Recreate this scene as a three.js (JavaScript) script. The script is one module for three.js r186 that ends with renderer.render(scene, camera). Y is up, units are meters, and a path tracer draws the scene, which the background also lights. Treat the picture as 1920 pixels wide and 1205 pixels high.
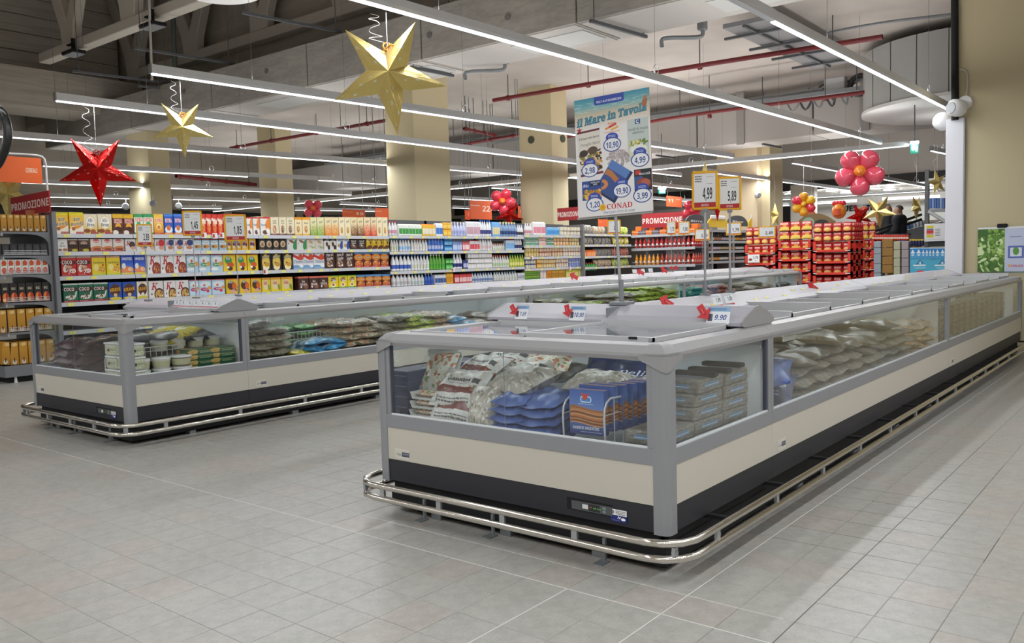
import * as THREE from 'three';
import { RoundedBoxGeometry } from 'three/addons/geometries/RoundedBoxGeometry.js';
import { MarchingCubes } from 'three/addons/objects/MarchingCubes.js';
import { mergeGeometries, toCreasedNormals } from 'three/addons/utils/BufferGeometryUtils.js';
import { RectAreaLightUniformsLib } from 'three/addons/lights/RectAreaLightUniformsLib.js';

// ---------- camera, exposure, lamp strengths ----------
const FPX = 1596.3;                                   // focal length in pixels of the 1920 x 1205 frame
const camera = new THREE.PerspectiveCamera(2 * Math.atan(602.5 / FPX) * 180 / Math.PI, 1920 / 1205, 0.05, 120);
camera.rotation.order = 'YXZ';
camera.position.set(1.5727, 1.2460, 2.8899);
camera.rotation.set(-0.07114, 0.67754, -0.02708);
camera.updateMatrixWorld(true);
const EXPOSURE = 0.87;
const LAMP_DOWN = 90, LAMP_UP = 42, LAMP_GLOW = 3.2;   // candela per square metre scale of the tube lamps
const scene = new THREE.Scene();
scene.background = new THREE.Color(0, 0, 0);
const renderer = new THREE.WebGLRenderer({ antialias: true });
renderer.toneMapping = THREE.LinearToneMapping;
renderer.toneMappingExposure = EXPOSURE;
renderer.shadowMap.enabled = true;
RectAreaLightUniformsLib.init();

// ---------- small helpers ----------
const V = (x, y, z) => new THREE.Vector3(x, y, z);
let seed = 12345;
const rnd = () => { seed = (seed + 0x6d2b79f5) | 0; let t = Math.imul(seed ^ (seed >>> 15), 1 | seed); t = (t + Math.imul(t ^ (t >>> 7), 61 | t)) ^ t; return ((t ^ (t >>> 14)) >>> 0) / 4294967296; };
const rr = (a, b) => a + (b - a) * rnd();
const pick = (a) => a[Math.floor(rnd() * a.length)];
const ray = (px, py) => V((px - 960) / FPX, -(py - 602.5) / FPX, -1).applyQuaternion(camera.quaternion);
const onX = (px, py, X) => { const d = ray(px, py); return d.multiplyScalar((X - camera.position.x) / d.x).add(camera.position); };
const onY = (px, py, Y) => { const d = ray(px, py); return d.multiplyScalar((Y - camera.position.y) / d.y).add(camera.position); };
const onZ = (px, py, Z) => { const d = ray(px, py); return d.multiplyScalar((Z - camera.position.z) / d.z).add(camera.position); };
const onD = (px, py, D) => ray(px, py).multiplyScalar(D).add(camera.position);

const used = new Map();
function numbered(n) { const k = used.get(n) || 0; used.set(n, k + 1); return k ? n + '_' + String(k).padStart(3, '0') : n; }
function tag(o, label, category, group, kind) { if (label) o.userData.label = label; if (category) o.userData.category = category; if (group) o.userData.group = group; if (kind) o.userData.kind = kind; return o; }
function thing(name, label, category, p, ry = 0, group) {
  const o = new THREE.Group(); o.name = numbered(name); if (p) o.position.copy(p); o.rotation.y = ry; scene.add(o); return tag(o, label, category, group);
}
function flat(g) { const n = g.index ? g.toNonIndexed() : g; for (const k of Object.keys(n.attributes)) if (!['position', 'normal', 'uv'].includes(k)) n.deleteAttribute(k);
  if (!n.attributes.uv) n.setAttribute('uv', new THREE.BufferAttribute(new Float32Array(n.attributes.position.count * 2), 2)); return n; }
const join = (a) => a.length === 1 ? a[0] : mergeGeometries(a.map(flat));
function part(name, geos, mat, parent, label) {
  const m = new THREE.Mesh(Array.isArray(geos) ? join(geos) : geos, mat); m.name = parent === scene ? numbered(name) : name;
  m.castShadow = m.receiveShadow = true; parent.add(m); if (label) m.userData.label = label; return m;
}
const single = (name, geos, mat, label, category, group) => tag(part(name, geos, mat, scene), label, category, group);
const struct = (name, geos, mat, parent = scene) => { const m = part(name, geos, mat, parent); if (parent === scene) m.userData.kind = 'structure'; return m; };
function copyOf(proto, name, p, ry, label, group) { const c = proto.clone(); c.name = numbered(name); c.position.copy(p); c.rotation.set(0, ry || 0, 0); c.userData = { ...proto.userData }; tag(c, label, null, group); scene.add(c); return c; }
const bx = (w, h, d, x = 0, y = 0, z = 0, ry = 0) => { const g = new THREE.BoxGeometry(w, h, d); if (ry) g.rotateY(ry); return g.translate(x, y, z); };
const b2 = (x0, x1, y0, y1, z0, z1) => bx(Math.abs(x1 - x0), Math.abs(y1 - y0), Math.abs(z1 - z0), (x0 + x1) / 2, (y0 + y1) / 2, (z0 + z1) / 2);
const rb = (w, h, d, r, x = 0, y = 0, z = 0, s = 2) => new RoundedBoxGeometry(w, h, d, s, r).translate(x, y, z);
const rb2 = (x0, x1, y0, y1, z0, z1, r, s = 2) => rb(Math.abs(x1 - x0), Math.abs(y1 - y0), Math.abs(z1 - z0), r, (x0 + x1) / 2, (y0 + y1) / 2, (z0 + z1) / 2, s);
const UPV = V(0, 1, 0);
function rod(p, q, r, seg = 8, r2 = r) { const d = q.clone().sub(p), L = d.length(), g = new THREE.CylinderGeometry(r2, r, L, seg); g.applyQuaternion(new THREE.Quaternion().setFromUnitVectors(UPV, d.normalize())); return g.translate((p.x + q.x) / 2, (p.y + q.y) / 2, (p.z + q.z) / 2); }
const tube = (pts, r, n = 40, seg = 8, closed = false) => new THREE.TubeGeometry(new THREE.CatmullRomCurve3(pts, closed, 'centripetal'), n, r, seg, closed);
// a profile in (a, b) swept straight along an axis: 'z' maps a->x b->y, 'x' maps a->z b->y
function sweep(profile, from, to, axis) {
  const s = new THREE.Shape(profile.map(([a, b]) => new THREE.Vector2(a, b)));
  const g = new THREE.ExtrudeGeometry(s, { depth: Math.abs(to - from), bevelEnabled: false, steps: 1 });
  if (axis === 'z') return g.translate(0, 0, Math.min(from, to));
  return g.rotateY(-Math.PI / 2).translate(Math.max(from, to), 0, 0);   // (a, b, d) -> (-d, b, a)
}
const lathe = (p, n = 16) => new THREE.LatheGeometry(p.map(([r, y]) => new THREE.Vector2(r, y)), n);
const ORD = 'first second third fourth fifth sixth seventh eighth ninth tenth eleventh twelfth thirteenth fourteenth fifteenth sixteenth seventeenth eighteenth nineteenth twentieth'.split(' ');
const NTH = (i) => { i += 1; if (i <= 20) return ORD[i - 1]; const t = ['', '', 'twent', 'thirt', 'fort', 'fift', 'sixt', 'sevent', 'eight', 'ninet'][Math.floor(i / 10)]; return i % 10 ? t + 'y-' + ORD[i % 10 - 1] : t + 'ieth'; };

// ---------- noise textures ----------
function noiseTex(size, fn, srgb) {
  const d = new Uint8Array(size * size * 4);
  for (let y = 0; y < size; y++) for (let x = 0; x < size; x++) { const c = fn(x, y); const o = (y * size + x) * 4; d[o] = c[0]; d[o + 1] = c[1]; d[o + 2] = c[2]; d[o + 3] = 255; }
  const t = new THREE.DataTexture(d, size, size); t.wrapS = t.wrapT = THREE.RepeatWrapping; t.magFilter = THREE.LinearFilter; t.minFilter = THREE.LinearMipmapLinearFilter; if (srgb) t.colorSpace = THREE.SRGBColorSpace; t.needsUpdate = true; return t;
}
function tileNoise(size, cells) { const n = []; for (let i = 0; i < cells * cells; i++) n.push(rnd()); const f = size / cells;
  return (x, y) => { const u = x / f, v = y / f, i = Math.floor(u), j = Math.floor(v), a = u - i, b = v - j, s = a * a * (3 - 2 * a), t = b * b * (3 - 2 * b), at = (p, q) => n[((q + cells) % cells) * cells + (p + cells) % cells];
    return (at(i, j) * (1 - s) + at(i + 1, j) * s) * (1 - t) + (at(i, j + 1) * (1 - s) + at(i + 1, j + 1) * s) * t; }; }
const N1 = tileNoise(256, 8), N2 = tileNoise(256, 32), N3 = tileNoise(256, 128);
const fineTex = noiseTex(256, (x, y) => { const v = 225 + 14 * (N3(x, y) - .5) + 12 * (N2(x, y) - .5) + 16 * (N1(x, y) - .5); return [v, v, v]; }, true);
const roughTex = noiseTex(256, (x, y) => { const v = 200 + 40 * (N1(x, y) - .5) + 40 * (N2(x, y) - .5) + 30 * (N3(x, y) - .5); return [v, v, v]; });
const concreteTex = noiseTex(256, (x, y) => { const v = 222 + 22 * (N1(x, y) - .5) + 18 * (N2(x, y) - .5) + 10 * (N3(x, y) - .5); return [v, v - 1, v - 4]; }, true);
const perfTex = noiseTex(128, (x, y) => { const a = ((x % 16) - 8) ** 2 + ((y % 16) - 8) ** 2 < 8, b = (((x + 8) % 16) - 8) ** 2 + (((y + 8) % 16) - 8) ** 2 < 8, v = a || b ? 176 : 226; return [v, v, v]; }, true);

// ---------- materials ----------
const MS = (o) => new THREE.MeshStandardMaterial(o), MP = (o) => new THREE.MeshPhysicalMaterial(o);
const M = {
  alu: MS({ color: '#999b9f', roughness: .42, metalness: .25 }),
  rim: MS({ color: '#9c9c9e', roughness: .33, metalness: .1 }),
  sill: MS({ color: '#96989d', roughness: .42, metalness: .2 }),
  cream: MS({ color: '#cbc6b9', roughness: .5 }),
  dark: MS({ color: '#2b2b32', roughness: .5 }),
  black: MS({ color: '#111113', roughness: .8 }),
  liner: MS({ color: '#f3f6f8', roughness: .4 }),
  rail: MS({ color: '#abaab3', roughness: .35 }),
  lidframe: MS({ color: '#c4c5c8', roughness: .4, metalness: .3 }),
  chrome: MS({ color: '#d6d2ca', roughness: .16, metalness: 1 }),
  steel: MS({ color: '#b9bcc0', roughness: .35, metalness: .7 }),
  zinc: MS({ color: '#8f9498', roughness: .5, metalness: .5 }),
  glass: MP({ color: '#fcfefe', roughness: .02, transmission: 1, thickness: 0, ior: 1.5 }),
  lidglass: MP({ color: '#f6fafa', roughness: .03, transmission: 1, thickness: 0, ior: 1.55 }),
  glassEdge: MS({ color: '#dfe4e6', roughness: .2 }),
  wire: MS({ color: '#d9dadc', roughness: .4, metalness: .2 }),
  white: MS({ color: '#e9e9ea', roughness: .5 }),
  paper: MS({ color: '#eeeeee', roughness: .7 }),
  shelf: MS({ color: '#7e8085', roughness: .5, metalness: .2 }),
  shelfEdge: MS({ color: '#b9bbc0', roughness: .4, metalness: .15 }),
  shelfBack: MS({ color: '#57585c', roughness: .7 }),
  cavity: MS({ color: '#26272a', roughness: .9 }),
  tagYellow: MS({ color: '#e8e27a', roughness: .6 }),
  yellow: MS({ color: '#f0b41e', roughness: .45 }),
  red: MS({ color: '#c8282e', roughness: .45 }),
  orange: MS({ color: '#ef6a2c', roughness: .5 }),
  column: MS({ color: '#d3c6a2', roughness: .75 }),
  wallBeige: MS({ color: '#c4b897', roughness: .85 }),
  ceiling: MS({ color: '#e0d9d4', roughness: .9, map: concreteTex }),
  concrete: MS({ color: '#c2bbb0', roughness: .9, map: concreteTex }),
  duct: MS({ color: '#bab6b1', roughness: .8, map: concreteTex }),
  ductLight: MS({ color: '#d9d5d1', roughness: .8, map: perfTex }),
  ductPerf: (() => { const t = perfTex.clone(); t.repeat.set(16, 6); t.needsUpdate = true; return MS({ color: '#d9d5d1', roughness: .8, map: t }); })(),
  darkRoof: MS({ color: '#b9b1a6', roughness: .9, map: concreteTex }),
  pipeRed: MS({ color: '#701f22', roughness: .5 }),
  strut: MS({ color: '#63666a', roughness: .55, metalness: .4 }),
  housing: MS({ color: '#eceff4', roughness: .5 }),
  rimD: MS({ color: '#9c9c9e', roughness: .33, metalness: .1, side: THREE.DoubleSide }),
  glow: MS({ color: '#ffffff', emissive: new THREE.Color(0.93, 0.97, 1.0), emissiveIntensity: LAMP_GLOW, roughness: .5 }),
  goldFoil: MS({ color: '#e6c25a', roughness: .2, metalness: 1 }),
  redFoil: MS({ color: '#d3211d', roughness: .22, metalness: .85 }),
  string: MS({ color: '#d7d7d7', roughness: .6 }),
};
const grey = new Map();
const matC = (c, o = {}) => { const k = c + JSON.stringify(o); if (!grey.has(k)) grey.set(k, MS({ color: c, roughness: .5, ...o })); return grey.get(k); };

// ---------- printed atlases ----------
class Atlas {
  constructor(n, cell) { this.n = n; this.cell = cell; this.c = document.createElement('canvas'); this.c.width = this.c.height = n * cell; this.x = this.c.getContext('2d'); this.i = 0; }
  add(draw) { const i = this.i++, s = this.cell, X = this.x; X.save(); X.translate((i % this.n) * s, Math.floor(i / this.n) * s); X.beginPath(); X.rect(0, 0, s, s); X.clip(); X.scale(s / 256, s / 256); draw(X); X.restore(); return i; }
  mat(o) { const t = new THREE.CanvasTexture(this.c); t.colorSpace = THREE.SRGBColorSpace; t.magFilter = THREE.LinearFilter; t.anisotropy = 8; return MP({ map: t, ...o }); }
  uv(i) { const n = this.n, e = 1.5 / (n * this.cell); return [(i % n) / n + e, 1 - (Math.floor(i / n) + 1) / n + e, 1 / n - 2 * e]; }
}
function setCell(g, atlas, i, face) { // maps uv 0..1 of a geometry into a cell; face: only vertices whose normal points to +z take the full picture, others the left strip
  const [u0, v0, s] = atlas.uv(i), uv = g.attributes.uv, nm = g.attributes.normal;
  for (let k = 0; k < uv.count; k++) { let u = uv.getX(k), v = uv.getY(k); if (face && nm.getZ(k) < .5) u = .015 + u * .05; uv.setXY(k, u0 + u * s, v0 + v * s); }
  return g;
}
const printBox = (w, h, d, atlas, i) => setCell(new THREE.BoxGeometry(w, h, d), atlas, i, true);
function wrapText(X, lines, x, y, size, color, o = {}) { X.fillStyle = color; X.textAlign = o.align || 'center'; X.textBaseline = 'middle'; X.font = (o.style || 'bold') + ' ' + size + 'px ' + (o.font || 'sans-serif');
  lines.split('\n').forEach((t, k) => { X.save(); X.translate(x, y + k * size * (o.lead || .95)); if (o.rot) X.rotate(o.rot); X.scale(o.sx || 1, 1); if (o.stroke) { X.lineWidth = o.sw || 6; X.strokeStyle = o.stroke; X.strokeText(t, 0, 0); } X.fillText(t, 0, 0); X.restore(); }); }
const ell = (X, x, y, a, b, c, r = 0) => { X.fillStyle = c; X.beginPath(); X.ellipse(x, y, a, b, r, 0, 7); X.fill(); };
const rect = (X, x, y, w, h, c) => { X.fillStyle = c; X.fillRect(x, y, w, h); };
const fine = (X, x, y, w, n, c, lh = 7) => { for (let k = 0; k < n; k++) { let p = x; while (p < x + w) { const q = Math.min(x + w - p, 6 + rnd() * 18); rect(X, p, y + k * lh, q - 3, lh * .45, c); p += q; } } };
// ================= floor =================
{
  const floor = new THREE.Group(); floor.name = 'floor'; floor.userData.kind = 'structure'; scene.add(floor);
  part('slab', [b2(-34, 7, -.2, -.0025, -42, 7)], MS({ color: '#a6a49e', roughness: .6, map: fineTex }), floor);
  const T = .2, X0 = .14, Z0 = .122, gap = .0022, h = .008;
  // a tile: bevelled square
  const tg = (() => { const a = (T - gap) / 2, b = a - .001, p = [], n = []; const top = [[-b, b], [b, b], [b, -b], [-b, -b]], lo = [[-a, a], [a, a], [a, -a], [-a, -a]]; const pos = [], idx = [], uv = [];
    const quad = (A, B, C, D) => { const o = pos.length / 3; for (const q of [A, B, C, D]) { pos.push(...q); uv.push(q[0] / T + .5, q[2] / T + .5); } idx.push(o, o + 1, o + 2, o, o + 2, o + 3); };
    const P = (q, y) => [q[0], y, q[1]]; quad(P(top[0], 0), P(top[1], 0), P(top[2], 0), P(top[3], 0));
    for (let k = 0; k < 4; k++) { const j = (k + 1) % 4; quad(P(lo[k], -.0012), P(lo[j], -.0012), P(top[j], 0), P(top[k], 0)); quad(P(lo[k], -h), P(lo[j], -h), P(lo[j], -.0012), P(lo[k], -.0012)); }
    const g = new THREE.BufferGeometry(); g.setAttribute('position', new THREE.Float32BufferAttribute(pos, 3)); g.setAttribute('uv', new THREE.Float32BufferAttribute(uv, 2)); g.setIndex(idx); const f = g.toNonIndexed(); f.computeVertexNormals(); return f; })();
  const tones = ['#bcbab4', '#bbb9b3', '#bdbbb5', '#bab8b2', '#bfb9b2', '#bbb9b4', '#bdb8b1', '#bab9b3'];
  const mats = tones.map((c, k) => { const t = fineTex.clone(); t.repeat.set(.9, .9); t.offset.set(k * .13, k * .29); t.needsUpdate = true; return MS({ color: c, roughness: .42, map: t, roughnessMap: roughTex }); });
  const cand = [], e = V();
  for (let i = -66; i <= 12; i++) for (let j = -78; j <= 12; j++) {
    const x = X0 + (i + .5) * T, z = Z0 + (j + .5) * T;
    const under = (x < -.06 && x > -1.56 && z < -.06 && z > -8.4) || (x < -4.4 && x > -5.85 && z < -.15 && z > -13.2) || (x < -9.1);
    if (under) continue;
    e.set(x, 0, z); const d = e.distanceTo(camera.position); e.project(camera);
    const inside = Math.abs(e.x) < 1.05 && Math.abs(e.y) < 1.06 && e.z < 1;
    const hid = (x > -5.9 && x < -4.3 && z < -.1) || (x > -1.7 && x < 0 && z < 0) || (x < -1.7 && x > -4.2 && z < -3.2);
    cand.push([inside && !hid ? camera.position.y / d ** 3 : 0, x, z]);
  }
  cand.sort((a, b) => b[0] - a[0]);
  cand.slice(0, 300).forEach(([, x, z]) => { const m = part('tile', tg, pick(mats), floor); m.position.set(x, rr(-.0003, .0003), z); m.rotation.y = Math.floor(rnd() * 4) * Math.PI / 2; m.castShadow = false; });
  const rest = cand.slice(300), im = new THREE.InstancedMesh(tg, MS({ color: '#ffffff', roughness: .42, map: mats[0].map, roughnessMap: roughTex }), rest.length), mt = new THREE.Matrix4(), col = new THREE.Color();
  rest.forEach(([, x, z], k) => { im.setMatrixAt(k, mt.makeTranslation(x, 0, z)); im.setColorAt(k, col.set(pick(tones))); });
  im.name = 'tile_field'; im.userData.kind = 'stuff'; im.receiveShadow = true; floor.add(im);
  const pale = MS({ color: '#d5d5d2', roughness: .6 }), soil = MS({ color: '#6b6964', roughness: .8 });
  const strip = (x0, x1, z0, z1, m) => part('joint_strip', [b2(x0, x1, -.004, .0006, z0, z1)], m, floor);
  strip(-9, 1.2, .32, .3245, pale); strip(-.2625, -.258, .325, 2.6, pale); strip(.138, .142, -7.5, .9, pale); strip(-1.9, .5, .1205, .1235, pale); strip(.9385, .942, .2, 1.6, pale);
  strip(.5385, .542, -3.2, .55, soil); strip(.7385, .742, -2.6, -1.05, soil); strip(.7385, .742, -.95, .75, matC('#94938f')); strip(.9385, .941, -1.2, -.85, soil);
  for (const z of [-1.678, -1.478, -1.278, -1.078, -.878, -.678]) strip(.14, .74, z - .001, z + .0012, matC('#8a8883'));
}

// ================= room shell =================
struct('wall_left', [b2(-26.4, -26, 0, 9, -42, 7)], M.concrete);
struct('wall_back', [b2(-26, 7, 0, 9, -42.4, -42)], matC('#c9c6c1'));
struct('wall_front', [b2(-26, 7, 0, 9, 6.6, 7)], M.ceiling);
struct('wall_right', [b2(4.4, 4.8, 0, 9, -8.75, 7), b2(6.6, 7, 0, 9, -42, -8.75)], M.ceiling);
const XR = onZ(1795, 300, -8.75).x;
struct('wall_end', [b2(XR, 4.8, 0, 6.2, -9.5, -8.75)], M.wallBeige);
struct('ceiling', [b2(-26, 7, 5.3, 5.6, -42, -8.3)], M.ceiling);
struct('ceiling_high', [b2(-26, 7, 8.6, 9, -8.3, 7)], M.darkRoof);
struct('wall_upstand', [b2(-26, 7, 5.3, 8.6, -8.6, -8.31)], M.darkRoof);
// high wall with horizontal planks far left
{
  const w = new THREE.Group(); w.name = 'wall_panelled'; w.userData.kind = 'structure'; scene.add(w);
  part('core', [b2(-20.4, -20.08, 5.9, 8.6, -8.2, 4)], M.darkRoof, w);
  for (let k = 0; k < 6; k++) part('plank', [rb2(-20.09, -20.02, 6.05 + k * .42, 6.05 + k * .42 + .405, -8.2, 4, .01, 1)], M.concrete, w);
  struct('trim_1', [b2(-20.3, -18.9, 5.0, 5.85, -8.2, 4)], M.concrete);
}
// columns
function column(px0, px1, px2, pyTop, X) { // left edge, inner corner, right edge in the photo; X = plane of the face towards the aisle
  const a = onX(px1, 380, X), b = onX(px2, 380, X), c = onZ(px0, 380, a.z);
  const m = struct('column', [b2(c.x, X, 0, 5.3, a.z, b.z)], M.column);
  return { x0: c.x, x1: X, z0: a.z, z1: b.z };
}
const col1 = column(728, 780, 845.5, 150, -10.2), col2 = column(977, 1037, 1066, 240, -10.2), col3 = column(488, 521, 551, 310, -19), col4 = column(243, 283, 322, 260, -17.5);
const col5 = (() => { const a = onZ(1345, 400, -19), b = onZ(1420, 400, -19); struct('column', [b2(a.x, b.x, 0, 5.3, -19.8, -19)], matC('#e2cfae', { roughness: .75 })); return b; })();
struct('column', [b2(onZ(1422, 400, -19.3).x, onZ(1444, 400, -19.3).x, 0, 5.3, -20.2, -19.3)], M.column);
// ---- trusses of precast concrete in the high bay ----
function truss(z, y, x0, x1, pitch, shift, matr) {
  const t = thing('concrete_truss', z > -7 ? 'pale precast concrete roof truss with v-shaped webs, nearer one' : 'pale precast concrete roof truss behind the near truss', 'truss', V(0, 0, 0), 0);
  part('bottom_chord', [rb2(x0, x1, y, y + .22, z - .13, z + .13, .03)], matr, t);
  part('top_chord', [rb2(x0, x1, y + 2.3, y + 2.6, z - .13, z + .13, .03)], matr, t);
  for (let x = x0 + shift; x < x1 - .3; x += pitch) for (const s of [-1, 1]) {
    const sh = new THREE.Shape(); const A = [[x, y + .2], [x + s * .25, y + .2], [x + s * .3, y + .55], [x + s * (pitch / 2 - .12), y + 2.35], [x + s * (pitch / 2 - .42), y + 2.35], [x + s * .06, y + .75], [x, y + .62]];
    sh.moveTo(...A[0]); for (const q of A.slice(1)) sh.lineTo(...q); sh.closePath();
    part('web', [new THREE.ExtrudeGeometry(sh, { depth: .16, bevelEnabled: true, bevelSize: .02, bevelThickness: .02, bevelSegments: 1 }).translate(0, 0, z - .08)], matr, t);
  }
}
truss(-5.95, 6.0, -19, -6, 2.6, 1.4, matC('#cfc8bd', { roughness: .9 }));
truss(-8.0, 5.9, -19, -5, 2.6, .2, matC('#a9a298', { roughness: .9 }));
for (const [x, y, n] of [[138, 99, 'left'], [286, 48, 'right']]) { const p = onZ(x, y, -5.75), t = thing('floodlight', `flat black floodlight clamped to the near truss, ${n} one`, 'floodlight', p); part('lamp_body', [rb(.5, .07, .3, .02, 0, 0, 0)], M.black, t); part('front_rim', [b2(-.24, .24, -.05, -.035, -.13, .13)], M.zinc, t); part('clamp', [b2(-.03, .03, 0, .3, -.03, .03), b2(-.18, .1, .16, .19, .0, .06)], M.black, t); }
single('vertical_pipe', [rod(onZ(328, 30, -7.05).setY(8.6), onZ(328, 128, -7.05), .05, 10)], matC('#4a524c'), 'dark vertical pipe behind the start of the second lamp row', 'pipe');
single('vertical_pipe', [rod(onZ(285, 10, -5.6).setY(8.6), onZ(285, 150, -5.6), .025, 8)], matC('#b9b4aa'), 'pale thin vertical pipe left of the dark one', 'pipe');
// ---- big insulated air ducts along x ----
{
  const y0 = 4.5, y1 = 5.27, zf = -7.12, zr = -8.32;
  const d = thing('ventilation_duct', 'large grey rectangular air duct with perforated underside, nearest one', 'duct', V(0, 0, 0));
  const edges = [-22, -17.5, -14.2, -11.1, -8.2, -5.2, -2.4, .6];
  for (let k = 0; k < edges.length - 1; k++) part('duct_section', [rb2(edges[k] + .012, edges[k + 1] - .012, y0, y1, zr, zf, .015, 1)], M.duct, d);
  for (let k = 0; k < edges.length - 1; k++) part('underside_panel', [b2(edges[k] + .05, edges[k + 1] - .05, y0 - .012, y0 + .002, zr + .04, zf - .04)], M.ductPerf, d);
  for (const x of [-13.1, -9.6, -6.6, -3.4]) part('vent_grille', [b2(x, x + 1.3, y0 - .025, y0 - .01, zr + .28, zf - .3)], matC('#bfc1c0'), d);
  for (const x of [-15.2, -12.3, -9.5, -8, -6.4, -4.6, -3.3, -1.4]) part('clip', [new THREE.CylinderGeometry(.05, .05, .02, 14).rotateX(Math.PI / 2).translate(x, y0 + rr(.3, .5), zf + .01)], matC('#767370'), d);
}
// supports under the ducts: channel bars on threaded rods
function hanger(px0, py0, px1, py1, Y, label) {
  const a = onY(px0, py0, Y), b = onY(px1, py1, Y), t = thing('support_channel', label, 'bracket', V(0, 0, 0));
  const d = b.clone().sub(a), L = d.length(); const g = bx(L, .045, .045); g.rotateY(-Math.atan2(d.z, d.x)); g.translate((a.x + b.x) / 2, Y, (a.z + b.z) / 2);
  part('channel', [g], M.strut, t);
  for (const f of [.06, .94]) { const p = a.clone().lerp(b, f); part('threaded_rod', [rod(p, V(p.x, Y > 5.3 ? 8.6 : p.z > -8.3 ? 8.6 : 5.3, p.z), .008, 6)], M.strut, t); }
}
hanger(1107, 39, 1212, 69, 4.44, 'dark channel bar hung under the near duct, right of the poster');
hanger(453, 23, 640, 60, 5.35, 'long dark channel bar hanging above the near duct');
hanger(252, 90, 440, 120, 5.35, 'dark channel bar hung over the nearest short lamp row');
hanger(135, 133, 322, 156, 5.35, 'dark channel bar below the left end of the near truss');
hanger(770, 126, 850, 142, 4.44, 'dark channel bar behind the large gold star');
hanger(20, 205, 140, 216, 5.2, 'dark channel bar at the far left above the lamps');
hanger(258, 161, 300, 165, 5.2, 'short dark channel bar left of the small gold star');
hanger(1430, 270, 1465, 277, 4.0, 'small channel bar under the far duct beside the long lamp');
hanger(1230, 291, 1265, 296, 4.0, 'small channel bar under the far duct right of the poster');
hanger(1252, 331, 1274, 333, 3.9, 'small low channel bar above the exit sign');
// ---- far duct ----
{
  const d = thing('ventilation_duct', 'far grey rectangular air duct crossing behind the red pipe', 'duct', V(0, 0, 0));
  const zf = -17.6, y0 = 4.02; const xs = [-26, -20, -15.5, -12, -8.6, -5.6, -2.4];
  for (let k = 0; k < 6; k++) part('duct_section', [rb2(xs[k] + .02, xs[k + 1] - .02, y0, 4.95, zf - 1.1, zf, .02, 1)], M.ductPerf, d);
  for (const x of [-14, -10.9, -7.4, -4.4]) part('hanger_strip', [b2(x - .1, x + .1, y0 - .03, 5.3, zf, zf + .04)], matC('#a19d9a'), d);
}
{ const d = thing('cable_duct', 'flat grey cable duct with cross bars running away under the ceiling', 'duct', V(0, 0, 0)); const a = onY(1350, 55, 4.9), b = onY(1545, 125, 4.9);
  part('tray', [b2(a.x + .05, a.x + .85, 4.9, 4.97, b.z, a.z)], matC('#85868a'), d); part('centre_bar', [b2(a.x + .38, a.x + .43, 4.86, 4.9, b.z, a.z)], M.strut, d);
  for (let k = 0; k < 4; k++) part('cross_bar', [b2(a.x - .15, a.x + 1, 4.84, 4.88, a.z + (b.z - a.z) * (k + .5) / 4 - .03, a.z + (b.z - a.z) * (k + .5) / 4 + .03)], M.strut, d); }
{ const d = thing('cable_tray', 'long perforated metal cable tray under the white ceiling', 'cable tray', V(0, 0, 0)); const a = onY(1280, 215, 4.7), z = a.z;
  part('tray', [b2(-22, -3.9, 4.7, 4.78, z - .35, z)], M.zinc, d); part('upper_tray', [b2(-22, -5, 4.86, 4.9, z - .5, z - .2)], M.zinc, d);
  for (let x = -21; x < -4; x += 2.1) part('drop_rod', [rod(V(x, 4.7, z), V(x, 5.3, z), .012, 6)], M.strut, d); }
{ const a = onY(1480, 190, 4.75), t = thing('cable_bundle', 'loose cables and junction box lying on the cable tray', 'cables', V(a.x, 4.75, a.z));
  for (let k = 0; k < 5; k++) part('cable', [tube([V(-.1 + k * .3, .05, 0), V(.1 + k * .3, -.25, .05), V(.35 + k * .25, .1, 0), V(.5 + k * .3, .25, .05), V(.8 + k * .2, -.1, 0)], .025, 24, 6)], matC(k % 2 ? '#55575b' : '#a2a4a6'), t);
  part('junction_box', [rb(.45, .4, .3, .03, 1.1, .15, .1)], matC('#c9ccd0'), t); part('drum', [new THREE.TorusGeometry(.2, .06, 8, 20).translate(1.6, .12, .1)], matC('#3c3d40'), t); }
// ---- red sprinkler pipes ----
function pipe(pts, r, label) { const t = thing('sprinkler_pipe', label, 'pipe', V(0, 0, 0)); part('pipe_run', [tube(pts, r, 8, 10)], M.pipeRed, t); const a = pts[0], b = pts[pts.length - 1];
  for (const f of [.05, .3, .6, .9]) { const p = a.clone().lerp(b, f); part('clamp', [new THREE.CylinderGeometry(r * 1.35, r * 1.35, .06, 10).rotateZ(Math.PI / 2).translate(p.x, p.y, p.z)], M.pipeRed, t); part('hanger_rod', [rod(p, V(p.x, 5.3, p.z), .01, 6)], M.strut, t); } }
pipe([onY(925, 188, 4.8), onY(1280, 128, 4.8), onY(1655, 69, 4.8)], .045, 'red sprinkler pipe crossing above the poster towards the round bulkhead');
pipe([onY(432, 277.5, 4.8), onY(722, 226, 4.8)], .045, 'red sprinkler pipe left of the nearest beige column');
pipe([onY(1000, 268, 4.4), onY(1280, 218, 4.4), onY(1630, 172, 4.4)], .04, 'dark red pipe below the cable tray');
pipe([onY(845, 275, 4.4), onY(975, 252, 4.4)], .04, 'dark red pipe between the two beige columns');
pipe([onY(330, 330, 4.3), onY(480, 346, 4.3)], .06, 'red pipe bundle behind the far beige column');
pipe([onY(870, 241, 4.5), onY(930, 254, 4.5)], .04, 'short slanting red pipe right of the nearest column');
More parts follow.
